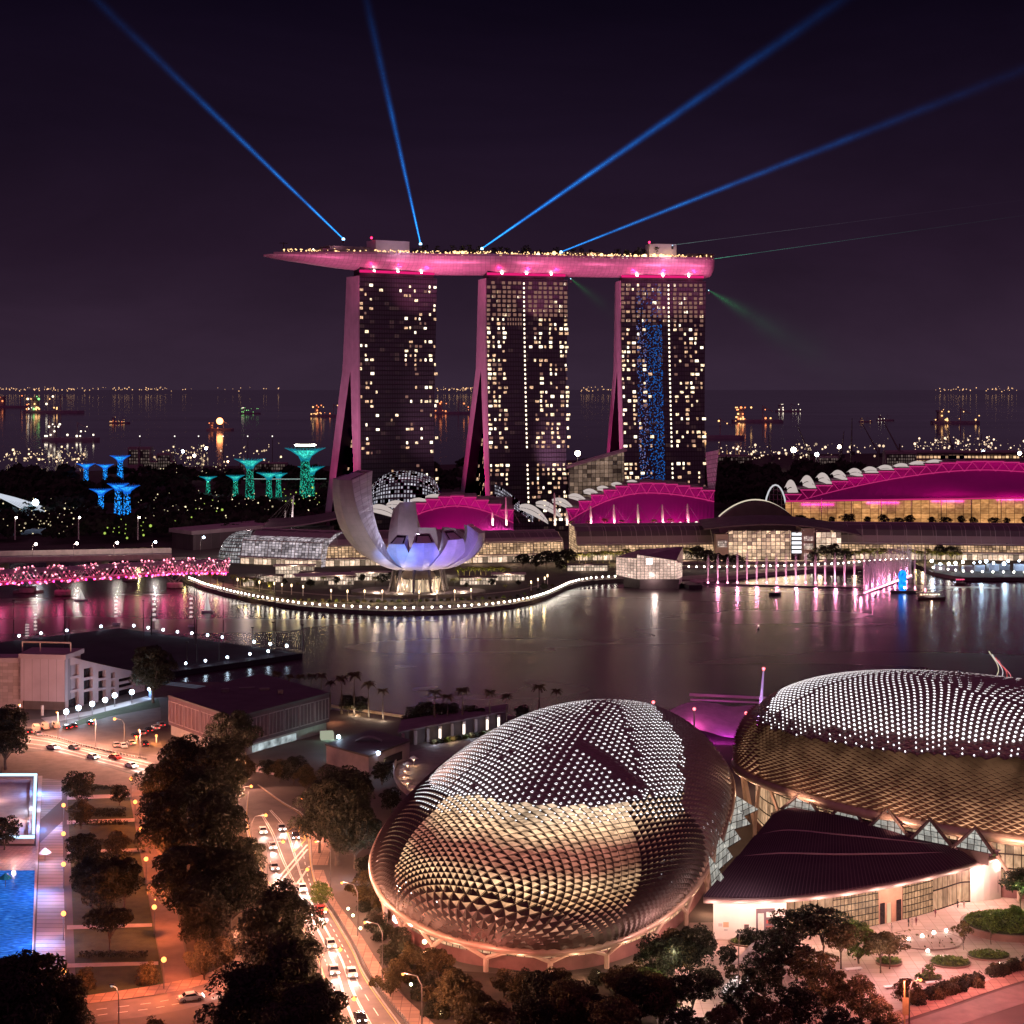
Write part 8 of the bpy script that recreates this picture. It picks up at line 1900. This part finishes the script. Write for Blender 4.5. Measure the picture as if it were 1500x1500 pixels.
for pr, px, py, s in ((UMB[0], 1160, 1412, 1.05), (UMB[0], 1205, 1408, 1.1), (UMB[1], 1232, 1420, .9), (UMB[0], 1145, 1450, 1.1), (UMB[1], 1185, 1470, 1.0), (MED[2], 1258, 1412, .9), (UMB[1], 1290, 1426, .82), (MED[0], 1120, 1470, 1.0), (MED[1], 1215, 1490, .95), (MED[1], 1260, 1500, .9), (UMB[0], 1100, 1405, .6), (MED[0], 1170, 1520, 1.0), (MED[1], 1120, 1540, 1.0), (MED[0], 1230, 1550, .9), (MED[1], 1330, 1480, .62), (MED[1], 1290, 1520, .7), (UMB[0], 1130, 1400, .55), (MED[0], 1085, 1500, .8), (MED[1], 1060, 1545, .9)):
    tr(pr, px, py, s, f'{nth(k)} garden tree in the clump between the white poster wall and the road', 'garden clump before the poster wall'); k += 1
for i, (pr, px, py, s) in enumerate(((UMB[1], 1303, 1420, .7), (SMALL[0], 1412, 1392, 1.0), (SMALL[1], 1452, 1384, .9), (UMB[0], 1496, 1336, .95), (SMALL[1], 1362, 1440, .6), (MED[2], 1488, 1352, .4), (UMB[0], 1530, 1350, 1.0))): tr(pr, px, py, s, ['orange tinted small umbrella tree in the round stone bed', 'slim young tree at the end of the oval pit', 'slim young tree before the large oval planter', 'umbrella tree at the right edge on the oval planter', 'tiny tree by the parked bicycles', 'bright green bush on the oval planter', 'half seen umbrella tree beyond the right edge'][i])
k = 0
for i in range(38):
    f = i / 37; px = 1345 + 165 * f + RT2.uniform(-8, 8); py = 1470 - 58 * f + RT2.uniform(-5, 5)
    if 1440 < px < 1456: continue
    tr(SHR[i % 2], px, py, RT2.uniform(.8, 1.15), f'{nth(k)} dark red shrub from the left in the hedge bank above the right road', 'hedge bank above the right road'); k += 1
for px, py, c, p_ in ((975, 1462, (.85, 1, .45), 900), (985, 1440, (1, .9, .6), 500), (1250, 1400, (.9, 1, .4), 700), (1285, 1408, (1, .6, .2), 500), (1490, 1345, (.6, 1, .3), 700), (1406, 1398, (1, .9, .6), 350), (1452, 1392, (.8, 1, .5), 300), (700, 1440, (1, .3, .2), 900), (600, 1400, (1, .22, .14), 1100), (640, 1450, (1, .24, .16), 1100), (760, 1460, (1, .3, .2), 700), (880, 1460, (1, .5, .3), 700), (560, 1370, (1, .24, .16), 900), (1240, 1480, (1, .26, .12), 800), (1180, 1500, (1, .3, .2), 700)):
    light('garden_light', 'POINT', G(px, py) + Vector((0, -1.5, 6.2)), p_ * 1.6, c, None, .4)
q = G(545, 1288); t = thing('blue_floodlight', 'dazzling blue white floodlight beside the left dome', 'floodlight', q); MB().tube([q, q + Vector((0, 0, 3))], .12, 6).build('post', STEEL, t); MB().ball(q + Vector((0, -.2, 3.4)), .9, 10, 6).build('bulb', L_COOL, t); light('lamp_light', 'POINT', q + Vector((.5, -1.4, 4.4)), 3200, (.5, .75, 1), t, .4)
for i, (px, py) in enumerate([(510, 1338), (517, 1348), (528, 1367), (580, 1415), (602, 1450), (706, 1410), (646, 1492), (877, 1432), (835, 1452)]):
    q = G(px, py); t = thing('garden_spot', f'{nth(i)} tiny yellowish garden lamp from the left in the beds round the left dome', 'lamp', q, 'garden lamps round the left dome'); MB().tube([q, q + Vector((0, 0, .8))], .06, 5).build('post', STEEL, t); MB().ball(q + Vector((0, 0, 1.0)), .3, 8, 5).build('bulb', em('gspot', (.95, 1, .6), 7, True), t)
# waterfront palms and bushes
for i, (px, py, s) in enumerate([(540, 1052, 1.05), (561, 1055, .9), (519, 1048, 1.25), (500, 1046, 1.1), (637, 1072, 1.15), (656, 1070, 1.0), (678, 1068, 1.15), (718, 1066, 1.05), (742, 1064, .9), (790, 1060, 1.1), (815, 1056, .9), (406, 1030, .95), (424, 1030, .85), (440, 1032, .9), (456, 1034, .95), (470, 1036, 1.0), (484, 1040, .85)]):
    place(TALLP, G(px, py), None, s, f'{nth(i)} fan palm on the near waterfront behind the panelled hall and colonnade', 'fan palms on the near waterfront')
    if i in (0, 1, 2): light('palm_spot', 'POINT', G(px, py) + Vector((0, -1.5, 1.5)), 420, (1, .80, .58), None, .2)
for i, (px, py, s) in enumerate([(610, 1068, .8), (625, 1066, .9), (642, 1066, .85), (660, 1064, .8), (690, 1062, .7), (510, 1046, .7), (528, 1048, .7), (600, 1072, .6), (705, 1062, .6), (765, 1058, .6), (832, 1052, .6)]): tr(MED[0], px, py, s * 1.05, f'{nth(i)} dark round tree between the fan palms on the near waterfront', 'dark trees on the near waterfront')
mb = MB(); a, b_ = G(484, 1036), G(592, 1052); mb.wall(a, b_, 0.1, .7); mb.prism([(a.x, a.y + .1), (b_.x, b_.y + .1), (b_.x, b_.y + .6), (a.x, a.y + .6)], 0, .9); tag(mb.build('quay_wall', pm('quay_lit', (.6, .45, .32), None, .3, .7)), 'low lit quay wall behind the palms at the near waterfront', 'quay wall')
light('quay_light', 'POINT', G(520, 1046) + Vector((0, -1, 1.6)), 700, (1, .62, .3), None, .3); light('quay_light', 'POINT', G(490, 1058) + Vector((0, -1, 2.5)), 900, (1, .4, .2), None, .3)
a, b_ = G(222, 1001), G(312, 1012); t = thing('quay_fence', 'white slatted fence along the basin edge behind the grandstand', 'fence', a); mb = MB()
for k in range(30): q = a.lerp(b_, k / 29); mb.box(q, (.12, .12, 1.4))
for z in (.3, .8, 1.3): mb.tube([a + Vector((0, 0, z)), b_ + Vector((0, 0, z))], .08, 4)
mb.build('slats', em('fence_lit', (.5, .55, .8), .16), t)
q = G(222, 1022); t = thing('blue_lamp_box', 'blue lit kiosk lamp at the foot of the reddish round tree', 'lamp', q); MB().box(q, (1.6, 1.6, 2.6)).build('kiosk', pm('kiosk_blue', (.2, .3, .5), None, .4, .6), t); MB().ball(q + Vector((-.6, -1, 3.2)), .55, 8, 5).build('bulb', L_COOL, t); light('lamp_light', 'POINT', q + Vector((-1, -2, 3)), 900, (.4, .65, 1), t, .3)
a = G(348, 1140)
t = thing('stone_wall', 'pale rough stone wall beside the cross road behind the trees', 'wall', G(385, 1130)); mb = MB(); p, q = G(374, 1130), G(424, 1140); mb.prism([(p.x, p.y), (q.x, q.y), (q.x, q.y + .6), (p.x, p.y + .6)], 0, 1.7); mb.build('wall', pm('rough_stone', (.5, .4, .4), (.2, .14, .15), 1.6, .9, bump=.5), t)
# ================================================================== PEOPLE ON THE PLAZA
def person_proto(col, stride):
    t = thing('person', 'x', 'person'); me = bpy.data.meshes.new('body')
    J = [(0, 0, .95), (0, 0, 1.2), (0, 0, 1.42), (0, .01, 1.52), (0, .03, 1.62), (0, .02, 1.72),
         (-.10, 0, .9), (-.11, stride, .5), (-.11, stride * .6, .08), (-.11, stride * .6 + .16, .04), (.10, 0, .9), (.11, -stride * .4, .5), (.11, -stride, .08), (.11, -stride + .16, .04),
         (-.19, 0, 1.40), (-.24, -.03, 1.12), (-.22, .08, .88), (.19, 0, 1.40), (.24, .02, 1.12), (.22, .12, .90)]
    E_ = [(0, 1), (1, 2), (2, 3), (3, 4), (4, 5), (0, 6), (6, 7), (7, 8), (8, 9), (0, 10), (10, 11), (11, 12), (12, 13), (2, 14), (14, 15), (15, 16), (2, 17), (17, 18), (18, 19)]
    rr = [.15, .14, .15, .06, .10, .09, .09, .065, .045, .04, .09, .065, .045, .04, .06, .045, .035, .06, .045, .035]
    import bmesh
    bm = bmesh.new(); lay = bm.verts.layers.skin.verify(); vs = [bm.verts.new(p) for p in J]
    for a, b_ in E_: bm.edges.new((vs[a], vs[b_]))
    for v, r in zip(vs, rr): v[lay].radius = (r, r * .8)
    vs[0][lay].use_root = True
    bm.to_mesh(me); bm.free(); me.materials.append(col); o = bpy.data.objects.new('body', me); COL.objects.link(o); o.parent = t
    o.modifiers.new('skin', 'SKIN'); s_ = o.modifiers.new('smooth', 'SUBSURF'); s_.levels = s_.render_levels = 1
    MB().ball((0, .0, 1.70), .115, 8, 6).build('hair', pm('hair', (.02, .014, .012), None, 2, .6), t, local=True)
    return t
PP = [person_proto(pm('clothes_dark', (.03, .028, .035), None, 3, .8), .16), person_proto(pm('clothes_pale', (.4, .32, .3), None, 3, .8), .02), person_proto(pm('clothes_maroon', (.16, .04, .06), None, 3, .8), .2)]
CN = ['dark', 'pale', 'maroon']
k = 0
for px, py in ((1331, 1358), (1336, 1359), (1342, 1356), (1290, 1334), (1262, 1352), (1236, 1346), (1403, 1330), (1412, 1331), (1370, 1344), (1440, 1316), (1306, 1366), (1352, 1432), (1366, 1434), (1280, 1392), (1430, 1350)):
    place(PP[k % 3], G(px, py) + Vector((0, 0, .08)), None, 1, f'person in {CN[k % 3]} clothes walking on the plaza, {nth(k)} of the scattered walkers', 'people on the plaza'); k += 1
bpy.context.view_layer.update()
